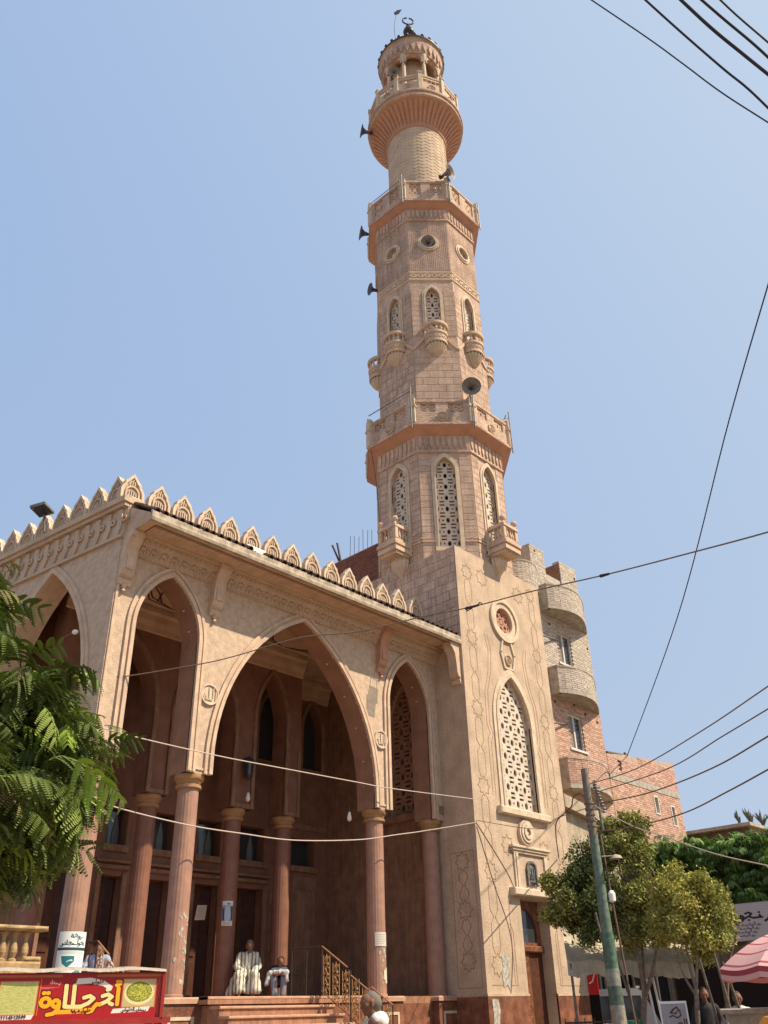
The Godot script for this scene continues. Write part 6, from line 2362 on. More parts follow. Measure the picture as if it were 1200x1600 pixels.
		for sd in [-1, 1]:
			limbs += [[V(0, 1.38 * h, -0.02), V(sd * 0.19, 1.37 * h, -0.02), 0.045, 0.04], [V(sd * 0.19, 1.37 * h, -0.02), V(sd * 0.27, 1.14 * h, 0.02), 0.04, 0.042], [V(sd * 0.08, 0.92 * h, 0), V(sd * 0.1, 0.2, 0), 0.075, 0.05]]
		shirt = [[V(0, 1.36 * h, -0.02), V(0, 0.98 * h, 0), 0.15, 0.14], [V(-0.16, 1.4 * h, -0.02), V(0.16, 1.4 * h, -0.02), 0.075, 0.075]]
		var leg := []
		feet = []
		for sd in [-1, 1]:
			limbs += [[V(sd * 0.27, 1.14 * h, 0.02), V(sd * 0.2, 1.0 * h, 0.22), 0.042, 0.032], [V(sd * 0.1, 0.2, 0), V(sd * 0.1, 0.06, 0.02), 0.05, 0.04], [V(sd * 0.1, 0.05, 0), V(sd * 0.11, 0.035, 0.16), 0.036, 0.03]]
			shirt += [[V(sd * 0.19, 1.38 * h, -0.02), V(sd * 0.27, 1.14 * h, 0.02), 0.075, 0.065], [V(sd * 0.27, 1.14 * h, 0.02), V(sd * 0.23, 1.06 * h, 0.13), 0.065, 0.06]]
			leg += [[V(sd * 0.09, 0.92 * h, 0), V(sd * 0.1, 0.5 * h, 0.02), 0.12, 0.085], [V(sd * 0.1, 0.5 * h, 0.02), V(sd * 0.1, 0.1, 0), 0.085, 0.065]]
			feet += [[V(sd * 0.1, 0.02, -0.04), V(sd * 0.11, 0.02, 0.2), 0.036, 0.042]]
		person(e[0], e[1], deg_to_rad(e[2]), limbs, [V(0, 1.62 * h + 0.04 * (1.0 - h), 0.04), V(0, -0.08, 1).normalized(), V(0, 1, 0.08).normalized()],
			[[V(0.2, 1.0 * h, 0.22), V(-0.3, 0.1, 0.9).normalized(), V(0.1, 0.9, 0.1), V(-0.8, -0.3, 0)], [V(-0.2, 1.0 * h, 0.22), V(0.3, 0.1, 0.9).normalized(), V(-0.1, 0.9, 0.1), V(0.8, -0.3, 0)]],
			[["shirt", shirt, plain.call(e[3]), 0.026, 0.05], ["trousers", leg, plain.call(e[4]), 0.026, 0.04]], [["hair", [[V(0, 1.69 * h + 0.05 * (1.0 - h), 0.0), V(0, 1.66 * h + 0.05 * (1.0 - h), -0.03), 0.09, 0.085]], "hair"]], feet)

# ------------------------------------------------------------------ loudspeakers, lamps, wires
func horn(label: String, at: Vector3, dir: Vector3, r: float, m: String, foot := Vector3.ZERO) -> void:
	var o := thing("horn_loudspeaker", label, "loudspeaker", at, "horn loudspeakers on the minaret")
	var d := dir.normalized()
	var x := d.cross(Vector3.UP).normalized()
	var f := Transform3D(Basis(x, d, x.cross(d)), at)      # local y along the axis towards the mouth
	var s := S()
	lathe(s, f, [Vector2(0.05, -r * 0.75), Vector2(0.07, -r * 0.5), Vector2(r * 0.3, -r * 0.05), Vector2(r * 0.55, r * 0.3), Vector2(r * 0.98, r * 0.5), Vector2(r, r * 0.54), Vector2(r * 0.93, r * 0.52), Vector2(r * 0.5, r * 0.28), Vector2(r * 0.25, -r * 0.05), Vector2(0.0, -r * 0.2)], 24)
	put(s, "horn", m, o)
	s = S()
	lathe(s, f, [Vector2(0.0, -r * 1.15), Vector2(r * 0.28, -r * 1.12), Vector2(r * 0.3, -r * 0.75), Vector2(0.05, -r * 0.7)], 14)
	lathe(s, f, [Vector2(r * 0.12, -r * 0.2), Vector2(r * 0.14, r * 0.1), Vector2(r * 0.06, r * 0.18), Vector2(0, r * 0.19)], 12)
	put(s, "driver", "dark_bronze", o)
	if foot != Vector3.ZERO:
		s = S()
		bar(s, foot, at - d * r * 0.6, 0.02, 0.02, 6)
		put(s, "bracket", "grey_metal", o)

func wire(called: String, label: String, pts: Array, r: float, m := "wire", group := "") -> void:
	org = pts[0]
	var s := S()
	tube(s, smooth(pts, 10), r, r, 5)
	single(s, called, m, label, "wire", pts[0], group)

func props() -> void:
	# loudspeakers on the minaret
	var f := face(-PI / 4, 2.12)
	horn("big grey horn loudspeaker inside the round window above the pointed window", f * V(-0.02, 29.8, 0.02), f.basis * V(-0.25, -0.3, 1), 0.29, "horn")
	var p1 := face(-PI / 4, 2.66)
	horn("brown horn loudspeaker at the lowest gallery, on its front corner post", p1 * V(1.12, 21.45, 0.15), p1.basis * V(-0.1, -0.25, 1), 0.36, "horn", p1 * V(1.1, 20.9, 0.0))
	var p2 := face(-PI / 4, 2.42)
	horn("grey horn loudspeaker turned to the street on the middle gallery corner", p2 * V(1.0, 33.75, 0.15), p2.basis * V(0.75, -0.05, 0.6), 0.36, "horn", p2 * V(0.98, 33.2, 0.0))
	horn("small grey horn loudspeaker hung at the left of the lantern gallery", face(-PI * 0.4, 2.42) * V(0, 41.75, 0.0), face(-PI * 0.4, 1).basis * V(0.3, -0.2, 1), 0.26, "horn", face(-PI * 0.4, 2.2) * V(0, 41.4, 0.0))
	var lf := face(-PI * 0.70, 2.5)
	horn("dark blue horn loudspeaker sticking out left below the round gallery", lf * V(0, 39.6, 0.1), lf.basis * V(0.05, 0.05, 1), 0.34, "horn_blue", lf * V(0, 39.7, -0.4))
	horn("dark blue horn loudspeaker sticking out left at the middle gallery", lf * V(0, 32.3, 0.22), lf.basis * V(0.05, 0.05, 1), 0.34, "horn_blue", lf * V(0, 32.1, -0.1))
	horn("dark horn loudspeaker half hidden at the left edge of the upper shaft", face(-PI * 0.72, 2.2) * V(0, 29.0, 0.15), face(-PI * 0.72, 1).basis * V(0.3, -0.1, 1), 0.28, "horn_blue", face(-PI * 0.72, 2.05) * V(0, 29.0, 0.0))
	# little pennant pole by the lantern roof
	var pp := face(-PI * 0.42, 1.76) * V(0, 45.7, 0)
	var o := thing("pennant_pole", "thin bent pole with a dark pennant beside the lantern roof", "pole", pp)
	var s := S()
	tube(s, smooth([pp, pp + V(-0.02, 1.2, 0.0), pp + V(0.08, 2.3, 0.1)], 5), 0.018, 0.014, 5)
	put(s, "pole", "dark_bronze", o)
	s = S()
	prism(s, Transform3D(face(-PI / 4, 0).basis, pp + V(0.08, 2.3, 0.1)), P2([-0.1, -0.1, 0.12, 0.0, 0.3, 0.42, 0.05, 0.35, -0.14, 0.1]), -0.01, 0.01)
	put(s, "pennant", "dark_bronze", o)
	# hanging cable down the minaret
	wire("speaker_cable", "thin cable slanting from the lowest gallery to the boxed balcony", [V(10.65, 19.8, -2.2), V(10.6, 18.0, -1.9), V(10.5, 15.9, -1.7)], 0.012, "wire")
	# floodlight on the side parapet
	var fp := V(-0.52, 12.3, -3.05)
	o = thing("floodlight", "flat grey floodlight on an arm above the side battlements", "floodlight", fp)
	s = S()
	bar(s, fp, fp + V(-0.1, 0.5, 0.02), 0.025, 0.03, 6)
	put(s, "arm", "grey_metal", o)
	s = S()
	var ff := Transform3D(Basis(Vector3.UP, deg_to_rad(35)) * Basis(Vector3.RIGHT, deg_to_rad(-12)), fp + V(-0.22, 0.55, 0.12))
	bx(s, ff, V(-0.25, -0.04, -0.2), V(0.25, 0.04, 0.2))
	bx(s, ff, V(-0.12, 0.06, -0.14), V(0.12, 0.14, 0.14))
	put(s, "housing", "grey_metal", o)
	s = S()
	bx(s, ff, V(-0.22, -0.046, -0.17), V(0.22, -0.039, 0.17))
	put(s, "lens", "glass", o)
	# small lamp on a stalk in the side arch
	fp = V(-0.3, 9.05, -1.45)
	o = thing("bulb_on_stalk", "white bulb on a thin stalk inside the side arch", "lamp", fp)
	s = S()
	bar(s, fp, V(-0.3, 9.04, -1.0), 0.012, 0.012, 5)
	put(s, "stalk", "wire_brown", o)
	s = S()
	lathe(s, Transform3D(Basis(Vector3.RIGHT, deg_to_rad(100)), V(-0.3, 9.04, -1.0)), [Vector2(0.03, 0), Vector2(0.06, 0.08), Vector2(0.05, 0.15), Vector2(0, 0.19)], 10)
	put(s, "bulb", "white", o)
	# iron lantern and bulb on the middle inner pier
	fp = V(6.42, 7.5, -3.2)
	o = thing("iron_lantern", "dark iron wall lantern on the middle inner pier above a bare bulb", "lantern", fp)
	s = S()
	bar(s, V(6.42, 7.85, -3.3), V(6.42, 7.85, -3.08), 0.015, 0.015, 5)
	lathe(s, Transform3D(Basis(), V(6.42, 7.2, -3.08)), [Vector2(0.0, 0), Vector2(0.06, 0.05), Vector2(0.12, 0.12), Vector2(0.12, 0.14)], 8)
	lathe(s, Transform3D(Basis(), V(6.42, 7.2, -3.08)), [Vector2(0.15, 0.5), Vector2(0.17, 0.52), Vector2(0.1, 0.6), Vector2(0.03, 0.64), Vector2(0.02, 0.7)], 8)
	for k in 6:
		var t := TAU * k / 6.0
		bar(s, V(6.42 + sin(t) * 0.12, 7.33, -3.08 + cos(t) * 0.12), V(6.42 + sin(t) * 0.15, 7.71, -3.08 + cos(t) * 0.15), 0.01, 0.01, 4)
	put(s, "cage", "dark_bronze", o)
	s = S()
	lathe(s, Transform3D(Basis(), V(6.42, 7.2, -3.08)), [Vector2(0.1, 0.13), Vector2(0.13, 0.49)], 12)
	put(s, "glass_pane", "glass", o)
	for e in [[V(6.42, 6.78, -3.05), "white bare bulb hanging below the iron lantern", 0.25], [V(8.02, 6.12, -0.75), "white bulb hanging beside the capital of the right front column", 0.14]]:
		o = thing("hanging_bulb", e[1], "bulb", e[0])
		s = S()
		bar(s, e[0] + V(0, 0.1, 0), e[0] + V(0, 0.1 + e[2], 0), 0.008, 0.008, 4)
		put(s, "flex", "wire_brown", o)
		s = S()
		lathe(s, Transform3D(Basis(), e[0]), [Vector2(0, -0.14), Vector2(0.05, -0.11), Vector2(0.065, -0.05), Vector2(0.045, 0.03), Vector2(0.03, 0.1), Vector2(0, 0.1)], 12)
		put(s, "bulb_glass", "white", o)
	# wires
	var g := "overhead wires"
	var heavy := ["lowest and thinnest of the black cables across the upper right corner", "second lowest black cable across the upper right corner", "thick middle black cable across the upper right corner", "black cable just above the thick one in the upper right corner", "topmost black cable in the upper right corner"]
	var hp := [[V(-4.19, 9.28, 14.60), V(-3.88, 8.57, 14.94), V(-3.74, 8.14, 15.12), V(-3.60, 7.73, 15.29), V(-3.37, 7.22, 15.55)],
		[V(-4.07, 9.01, 14.99), V(-3.83, 8.45, 15.18), V(-3.59, 8.00, 15.35), V(-3.48, 7.74, 15.45), V(-3.26, 7.43, 15.56)],
		[V(-4.12, 8.55, 15.27), V(-3.89, 8.14, 15.41), V(-3.67, 7.92, 15.52), V(-3.46, 7.56, 15.67)],
		[V(-4.00, 8.57, 15.38), V(-3.77, 8.29, 15.50), V(-3.56, 8.05, 15.61), V(-3.35, 7.83, 15.70)],
		[V(-3.88, 8.60, 15.49), V(-3.66, 8.38, 15.58), V(-3.45, 8.12, 15.69), V(-3.35, 7.98, 15.74)]]
	var hr := [0.0062, 0.0095, 0.0135, 0.011, 0.008]
	for k in 5:
		var pts: Array = hp[k]
		pts.push_front(pts[0] * 3.0 - pts[1] * 2.0)
		pts.append(pts[-1] * 3.0 - pts[-2] * 2.0)
		wire("overhead_cable", heavy[k], pts, hr[k], "wire", g)
	wire("jointed_cable", "dark cable with two taped joints sagging from the corner pier across the facade", [V(0.02, 7.85, -0.05), V(0.55, 7.95, 0.11), V(1.54, 8.16, 1.19), V(1.92, 8.23, 1.95), V(2.63, 8.46, 3.29), V(3.17, 8.39, 4.47), V(3.68, 8.46, 5.78), V(3.83, 8.35, 6.93), V(3.81, 8.20, 8.31), V(3.58, 7.88, 9.94), V(3.20, 7.54, 11.51), V(2.58, 7.10, 13.17), V(1.9, 6.7, 15.0)], 0.013, "wire_brown", g)
	for e in [[V(3.83, 8.35, 6.93), V(3.81, 8.20, 8.31), 0.32, "ragged taped joint on the cable, before the tower corner"], [V(3.58, 7.88, 9.94), V(3.2, 7.54, 11.51), 0.2, "smooth taped joint on the cable, against the sky"]]:
		org = e[0]
		s = S()
		var d: Vector3 = (e[1] - e[0]).normalized()
		tube(s, [e[0] - d * e[2] * 0.5, e[0] - d * e[2] * 0.15, e[0] + d * e[2] * 0.2, e[0] + d * e[2] * 0.5], 0.03, 0.02, 7)
		if e[2] > 0.3:
			tube(s, [e[0] - d * 0.1, e[0] - d * 0.15 + V(0, -0.06, 0), e[0] + V(0, -0.03, 0)], 0.012, 0.01, 5)
			tube(s, [e[0] + d * 0.12, e[0] + d * 0.2 + V(0, 0.05, 0), e[0] + d * 0.24 + V(0, 0.02, 0)], 0.014, 0.012, 5)
		single(s, "cable_joint", "wire", e[3], "cable joint", e[0])
	wire("facade_wire", "pale wire across the arches, the upper of the two at capital height", [V(-0.6, 6.7, 0.5), V(0.37, 6.64, 0.35), V(2.72, 6.60, 0.35), V(4.71, 6.63, 0.35), V(7.19, 6.68, 0.35), V(8.48, 6.71, 0.35), V(10.98, 6.66, 1.1)], 0.014, "wire_pale", g)
	wire("facade_wire", "pale wire sagging across the columns, the lower of the two", [V(-0.4, 5.3, 0.4), V(0.88, 5.16, 0.35), V(2.34, 5.06, 0.35), V(3.69, 5.05, 0.35), V(5.17, 5.07, 0.35), V(7.25, 5.30, 0.35), V(8.65, 5.57, 0.35), V(9.6, 5.75, 0.5), V(10.98, 6.03, 1.1)], 0.014, "wire_pale", g)
	wire("guy_wire", "thin straight wire slanting from the red house up to the right edge", [V(2.4, 15.0, 16.2), V(5.30, 14.39, 13.99), V(9.22, 13.56, 10.93), V(14.54, 11.55, 6.48), V(22.41, 10.03, 0.0)], 0.016, "wire", g)
	var rl := ["topmost wire from the pole head to the right", "second wire from the pole head to the right", "third wire from the pole head to the right", "lowest dark wire from the pole, crossing the red house", "pale slack wire from the pole down over the green tree"]
	var rp := [[V(8.77, 5.87, 6.09), V(7.51, 5.67, 7.94), V(5.77, 5.62, 10.15), V(3.88, 5.57, 12.25)], [V(8.78, 5.66, 6.10), V(6.84, 5.37, 8.85), V(5.41, 5.35, 10.60), V(3.86, 5.24, 12.18)],
		[V(8.79, 5.44, 6.11), V(7.54, 5.17, 8.01), V(5.31, 4.86, 10.34), V(3.83, 4.86, 12.09)], [V(8.77, 4.88, 6.09), V(8.18, 4.72, 7.07), V(6.88, 4.56, 8.95), V(5.37, 4.48, 10.49), V(3.79, 4.41, 11.99)],
		[V(8.78, 5.41, 6.11), V(8.69, 4.85, 6.98), V(8.53, 4.51, 7.76), V(7.99, 3.98, 8.97), V(7.45, 3.53, 10.31)]]
	for k in 5:
		var pts: Array = rp[k]
		pts.append(pts[-1] * 3.0 - pts[-2] * 2.0)
		wire("pole_wire", rl[k], pts, [0.011, 0.011, 0.013, 0.013, 0.01][k], "wire_brown" if k < 4 else "wire_pale", g)
	wire("service_cable", "dark looped cable from the pole head to the tower wall", [V(8.72, 5.53, 6.0), V(8.65, 5.68, 5.88), V(8.74, 5.64, 5.64), V(8.88, 5.5, 5.48), V(9.30, 5.48, 5.03), V(10.69, 5.51, 3.85), V(14.9, 5.5, 1.15)], 0.016, "wire_brown", g)
	wire("service_cable", "thin cable from the pole running level to the tower corner", [V(8.71, 5.37, 6.0), V(10.0, 5.55, 4.36), V(11.5, 5.7, 2.73), V(11.05, 6.1, 1.12)], 0.009, "wire_brown", g)
	for e in [[V(11.05, 6.05, 1.115), V(12.25, 4.9, 1.115), V(12.62, 4.35, 1.115)], [V(11.06, 5.95, 1.115), V(11.6, 4.6, 1.115), V(12.2, 3.1, 1.115), V(11.7, 1.2, 1.135)]]:
		wire("wall_cable", ["thin cable slanting over the tower wall to the door panel", "thin cable slanting down the tower wall past the white plaster patch"][0 if e.size() == 3 else 1], e, 0.008, "wire_brown", g)
	# utility pole
	var pb := V(8.73, 0.0, 6.02)
	o = thing("utility_pole", "leaning utility pole painted green with peeling white bands", "pole", pb)
	s = S()
	var cuts := [[0.13, 0.9, Color(0.50, 0.47, 0.40)], [0.9, 1.25, Color(0.20, 0.235, 0.17)], [1.25, 1.62, Color(0.50, 0.45, 0.38)], [1.62, 1.95, Color(0.15, 0.215, 0.17)], [1.95, 2.25, Color(0.42, 0.44, 0.38)], [2.25, 2.9, Color(0.155, 0.27, 0.20)], [2.9, 4.75, Color(0.22, 0.31, 0.25)], [4.75, 6.2, Color(0.33, 0.29, 0.245)]]
	for e in cuts:
		vc = e[2]
		var ra := lerpf(0.15, 0.075, e[0] / 6.2)
		var rb := lerpf(0.15, 0.075, e[1] / 6.2)
		bar(s, pb + V(0, e[0], 0), pb + V(0, e[1], 0), ra + (0.012 if e[0] < 2.3 else 0.0), rb + (0.012 if e[0] < 2.3 else 0.0), 14)
	vc = Color(1, 1, 1)
	put(s, "shaft", "pole_paint", o)
	s = S()
	for e in [[5.75, 0.3], [5.45, 0.34], [5.3, 0.26]]:
		bar(s, pb + V(-0.05, e[0], -0.05), pb + V(e[1] * 0.7, e[0] + 0.04, e[1] * 0.7), 0.018, 0.018, 5)
	for k in 5:
		lathe(s, Transform3D(Basis(), pb + V(0.12 + 0.03 * k, 5.78 - 0.13 * k, 0.14 + 0.02 * k)), [Vector2(0.02, 0), Vector2(0.05, 0.02), Vector2(0.03, 0.05), Vector2(0.05, 0.08), Vector2(0.02, 0.12)], 8)
	bar(s, pb + V(0.16, 4.9, 0.16), pb + V(0.14, 5.95, 0.14), 0.035, 0.03, 6)
	put(s, "crossarm", "grey_metal", o)
	s = S()
	for k in 5:
		var y := 4.95 + 0.12 * k
		lathe(s, Transform3D(Basis(), pb + V(0, y, 0)), [Vector2(0.10, 0), Vector2(0.105, 0.02), Vector2(0.10, 0.05)], 10)
	tube(s, smooth([pb + V(0.1, 5.2, 0.0), pb + V(0.22, 5.0, 0.12), pb + V(0.14, 4.8, 0.1), pb + V(0.2, 4.6, 0.1)], 6), 0.018, 0.012, 5)
	tube(s, smooth([pb + V(0.12, 4.8, 0.1), pb + V(0.2, 3.0, 0.14), pb + V(0.26, 1.4, 0.2), pb + V(0.3, 0.2, 0.25)], 6), 0.022, 0.022, 5)
	put(s, "cable_bundle", "wire_brown", o)
	s = S()
	bar(s, pb + V(0.08, 4.36, 0.08), pb + V(0.2, 4.36, 0.3), 0.015, 0.015, 5)
	lathe(s, Transform3D(Basis(), pb + V(0.22, 4.3, 0.34)), [Vector2(0.14, 0), Vector2(0.1, 0.06), Vector2(0.0, 0.09)], 12)
	put(s, "lamp_shade", "fascia", o)
	s = S()
	lathe(s, Transform3D(Basis(), pb + V(0.13, 3.55, 0.16)), [Vector2(0, -0.1), Vector2(0.07, -0.06), Vector2(0.075, 0.08), Vector2(0.04, 0.14), Vector2(0, 0.15)], 10)
	put(s, "lamp_globe", "white", o)
	papers()
	street_right()
	stall()

func papers() -> void:
	# blue poster on the inner column
	var im := Image.create(96, 192, false, Image.FORMAT_RGBA8)
	im.fill(Color(0.52, 0.60, 0.68))
	im.fill_rect(Rect2i(0, 0, 96, 34), Color(0.82, 0.84, 0.86))
	poly_fill(im, P2([30, 40, 66, 36, 78, 120, 60, 170, 34, 170, 22, 120]), Color(0.66, 0.74, 0.80))
	poly_fill(im, P2([4, 60, 20, 50, 24, 150, 6, 150]), Color(0.20, 0.25, 0.33))
	poly_fill(im, P2([74, 46, 94, 40, 94, 150, 82, 150]), Color(0.24, 0.29, 0.36))
	im.fill_rect(Rect2i(0, 158, 96, 34), Color(0.86, 0.84, 0.80))
	for k in 3:
		im.fill_rect(Rect2i(10, 164 + k * 9, 70, 3), Color(0.55, 0.45, 0.42))
	ink(im, "m y n", 70, 24, 15, 2, Color(0.3, 0.35, 0.42))
	print_mat("poster_print", im)
	var at := V(6.38, 3.3, -3.62)
	org = at
	var s := S()
	curved_sheet(s, V(6.38, 0, -3.62), 0.248, -1.15, 0.0, 3.62, 4.2)
	single(s, "poster", "poster_print", "blue and white poster pasted round the middle inner column", "poster", at)
	# white paper on the door behind
	im = Image.create(64, 64, false, Image.FORMAT_RGBA8)
	im.fill(Color(0.80, 0.77, 0.72))
	for k in 6:
		im.fill_rect(Rect2i(8, 10 + k * 8, 46 - (k % 3) * 6, 2), Color(0.6, 0.57, 0.54))
	print_mat("paper_print", im)
	at = V(6.2, 4.06, -4.5)
	org = at
	s = S()
	sheet(s, V(6.0, 3.82, -4.48), V(6.32, 3.84, -4.47), V(6.36, 4.2, -4.47), V(6.06, 4.18, -4.48))
	single(s, "notice", "paper_print", "blank white sheet on the dark doorway left of the poster", "notice", at)
	at = V(8.52, 3.18, -0.325)
	org = at
	s = S()
	curved_sheet(s, V(8.52, 0, -0.325), 0.246, -0.95, 0.62, 3.02, 3.33)
	single(s, "notice", "paper_print", "white sheet pasted round the right front column", "notice", at)
	org = V(8.52, 2.36, -0.325)
	im = Image.create(64, 64, false, Image.FORMAT_RGBA8)
	im.fill(Color(0.84, 0.79, 0.72))
	print_mat("scrap_print", im)
	s = S()
	curved_sheet(s, V(8.52, 0, -0.325), 0.244, 0.0, 0.65, 2.3, 2.5, 4)
	curved_sheet(s, V(8.52, 0, -0.325), 0.244, 0.2, 0.65, 2.22, 2.3, 4)
	curved_sheet(s, V(8.52, 0, -0.325), 0.244, 0.3, 0.6, 2.5, 2.56, 4)
	single(s, "paper_scrap", "scrap_print", "torn white paper scrap low on the right front column", "paper", V(8.52, 2.36, -0.325))
	# teal notice board on the corner column
	im = Image.create(192, 320, false, Image.FORMAT_RGBA8)
	im.fill(Color(0.86, 0.88, 0.87))
	ink(im, "r W K t", 150, 44, 22, 3, Color(0.12, 0.30, 0.33))
	ink(im, "D K W L _ m J a n Y", 176, 96, 20, 3, Color(0.12, 0.22, 0.25))
	im.fill_rect(Rect2i(0, 116, 192, 22), Color(0.16, 0.27, 0.32))
	for k in 3:
		im.fill_rect(Rect2i(18, 146 + 8 * k, 150, 3), Color(0.45, 0.55, 0.58))
	poly_fill(im, P2([30, 178, 110, 178, 112, 215, 72, 262, 40, 232]), Color(0.10, 0.42, 0.46))
	ink(im, "h m r", 100, 212, 13, 2, Color(0.7, 0.85, 0.86))
	poly_fill(im, P2([100, 300, 160, 258, 170, 300]), Color(0.35, 0.52, 0.55))
	print_mat("notice_print", im)
	var cx := V(0.32, 0, -0.325)
	at = V(0.32, 2.7, -0.3)
	org = at
	s = S()
	curved_sheet(s, cx, 0.30, -1.15, 0.75, 2.30, 3.02, 10)
	single(s, "column_notice", "notice_print", "white and teal printed notice wrapped round the corner column", "notice", at)
	# plaster patches on the tower foot
	at = V(11.83, 2.46, 1.11)
	org = at
	s = S()
	var zf := Transform3D(Basis(), V(11.85, 2.45, 1.105))
	prism(s, zf, P2([-0.16, -0.35, 0.0, -0.3, 0.12, -0.42, 0.18, -0.1, 0.1, 0.0, 0.2, 0.2, 0.16, 0.42, 0.05, 0.36, -0.02, 0.42, -0.16, 0.36, -0.12, 0.12, -0.2, 0.0]), -0.01, 0.012)
	single(s, "plaster_patch", "bare_plaster", "ragged white plaster patch on the tower wall left of its door", "patch", at)
	at = V(11.29, 1.5, 1.14)
	org = at
	s = S()
	zf = Transform3D(Basis(), V(11.26, 1.5, 1.135))
	prism(s, zf, P2([-0.15, -0.5, -0.02, -0.42, 0.1, -0.5, 0.12, -0.1, 0.17, 0.1, 0.12, 0.33, -0.14, 0.35, -0.12, 0.0]), -0.01, 0.01)
	single(s, "plaster_patch", "bare_plaster", "white scraped patch on the red plinth at the tower corner", "patch", at)

func stall() -> void:
	# sweets cart with its printed board, only the board is in view
	var W := 1466
	var H := 282
	var im := Image.create(W, H, false, Image.FORMAT_RGBA8)
	var red := Color(0.68, 0.085, 0.11)
	im.fill(red)
	for k in 40:
		im.fill_rect(Rect2i(0, k * 7, W, 4), red.darkened(0.07 * sin(k * 0.35) * sin(k * 0.35)))
	var ox := 458
	var gold := Color(0.80, 0.55, 0.27)
	var r := RandomNumberGenerator.new()
	r.seed = 9
	im.fill_rect(Rect2i(0, 6, W, 16), Color(0.72, 0.40, 0.22))
	im.fill_rect(Rect2i(ox + 385, 6, 210, 16), red)
	# noodle picture
	for pic in [[ox + 28, 50, 216, 196, Color(0.80, 0.78, 0.50), Color(0.62, 0.68, 0.28)], [ox + 770, 42, 196, 170, Color(0.78, 0.70, 0.52), Color(0.45, 0.50, 0.12)], [40, 50, 216, 196, Color(0.80, 0.70, 0.42), Color(0.60, 0.42, 0.2)]]:
		im.fill_rect(Rect2i(pic[0] - 6, pic[1] - 6, pic[2] + 12, pic[3] + 12), gold)
		im.fill_rect(Rect2i(pic[0], pic[1], pic[2], pic[3]), pic[4])
		if pic[0] != ox + 770:
			for k in 900:
				var p := Vector2(pic[0] + r.randf() * (pic[2] - 16), pic[1] + r.randf() * (pic[3] - 12))
				var c: Color = pic[4].lerp(pic[5], r.randf())
				im.fill_rect(Rect2i(int(p.x), int(p.y), 4 + r.randi() % 10, 2 + r.randi() % 4), c)
		else:
			var bowl := []
			for k in 40:
				bowl.append(Vector2(pic[0] + 98, pic[1] + 84) + Vector2(cos(TAU * k / 40) * 94, sin(TAU * k / 40) * 76))
			poly_fill(im, bowl, Color(0.92, 0.86, 0.62))
			var inner := []
			for p in bowl:
				inner.append(Vector2(pic[0] + 98, pic[1] + 76) + (p - Vector2(pic[0] + 98, pic[1] + 84)) * 0.86)
			poly_fill(im, inner, Color(0.52, 0.50, 0.14))
			for k in 500:
				var a := r.randf() * TAU
				var d := sqrt(r.randf()) * 0.78
				im.fill_rect(Rect2i(int(pic[0] + 98 + cos(a) * d * 94), int(pic[1] + 76 + sin(a) * d * 70), 5 + r.randi() % 8, 4 + r.randi() % 5), Color(0.45, 0.5, 0.1).lerp(Color(0.88, 0.84, 0.4), r.randf()))
	# ornament strip on the right border
	for k in 60:
		im.fill_rect(Rect2i(ox + 978 + r.randi() % 18, 30 + k * 4, 4 + r.randi() % 6, 3), Color(0.80, 0.42, 0.2))
	# main lettering: dark outline, then white and yellow strokes
	for pass_ in 2:
		var wd := 19.0 if pass_ == 0 else 12.5
		var c0 := Color(0.36, 0.03, 0.06) if pass_ == 0 else Color(0.98, 0.88, 0.58)
		var c1 := Color(0.36, 0.03, 0.06) if pass_ == 0 else Color(0.98, 0.70, 0.08)
		ink(im, "A^", ox + 752, 196, 72, wd, c1)
		ink(im, "K", ox + 706, 196, 66, wd, c0)
		ink(im, "r", ox + 632, 196, 74, wd, c1)
		ink(im, "H", ox + 596, 206, 68, wd, c0)
		ink(im, "_", ox + 520, 206, 60, wd, c0)
		ink(im, "l", ox + 486, 206, 82, wd, c0)
		ink(im, "a", ox + 441, 206, 82, wd, c0)
		ink(im, "W", ox + 396, 206, 84, wd, c1)
		ink(im, "T", ox + 336, 206, 82, wd, c1)
	# curved white ribbon, yellow ribbon, white tags
	poly_fill(im, P2([ox + 478, 30, ox + 560, 26, ox + 640, 44, ox + 700, 84, ox + 690, 112, ox + 640, 80, ox + 560, 62, ox + 470, 68]), Color(0.93, 0.90, 0.84))
	ink(im, "H l W a n Y", ox + 640, 62, 17, 2, Color(0.35, 0.05, 0.08))
	ink(im, "R _ m d a n", ox + 380, 62, 14, 2, Color(0.95, 0.7, 0.6))
	for k in 3:
		im.fill_rect(Rect2i(ox + 264, 84 + 4 * k, 110 - 30 * k, 2), Color(0.9, 0.55, 0.5))
	poly_fill(im, P2([ox + 340, 252, ox + 372, 226, ox + 604, 214, ox + 592, 246]), Color(0.95, 0.68, 0.14))
	ink(im, "H l W y a B _ X r q y T", ox + 580, 240, 13, 2, Color(0.25, 0.06, 0.05))
	poly_fill(im, P2([ox + 704, 252, ox + 716, 224, ox + 946, 212, ox + 934, 242]), Color(0.93, 0.90, 0.85))
	ink(im, "R m d a N _ A L H l W a n Y", ox + 920, 240, 14, 2, Color(0.25, 0.06, 0.06))
	poly_fill(im, P2([ox - 24, 280, ox - 10, 258, ox + 246, 248, ox + 234, 278]), Color(0.93, 0.91, 0.87))
	im.fill_rect(Rect2i(ox + 260, 30, 4, 226), gold)
	print_mat("board_print", im, 0.45)
	var A := V(-4.62, 1.615, 5.83)
	var B := V(-2.43, 1.61, 6.95)
	var d := (B - A).normalized()
	var n := V(-d.z, 0, d.x)
	if n.z < 0:
		n = -n
	var mid := (A + B) * 0.5
	var o := thing("sweets_stall", "red sweets cart with a printed board of noodles, yellow Arabic lettering and cloth roof", "stall", V(mid.x, 0, mid.z))
	var f := Transform3D(Basis(d, Vector3.UP, d.cross(Vector3.UP).normalized()), V(A.x, 0, A.z))
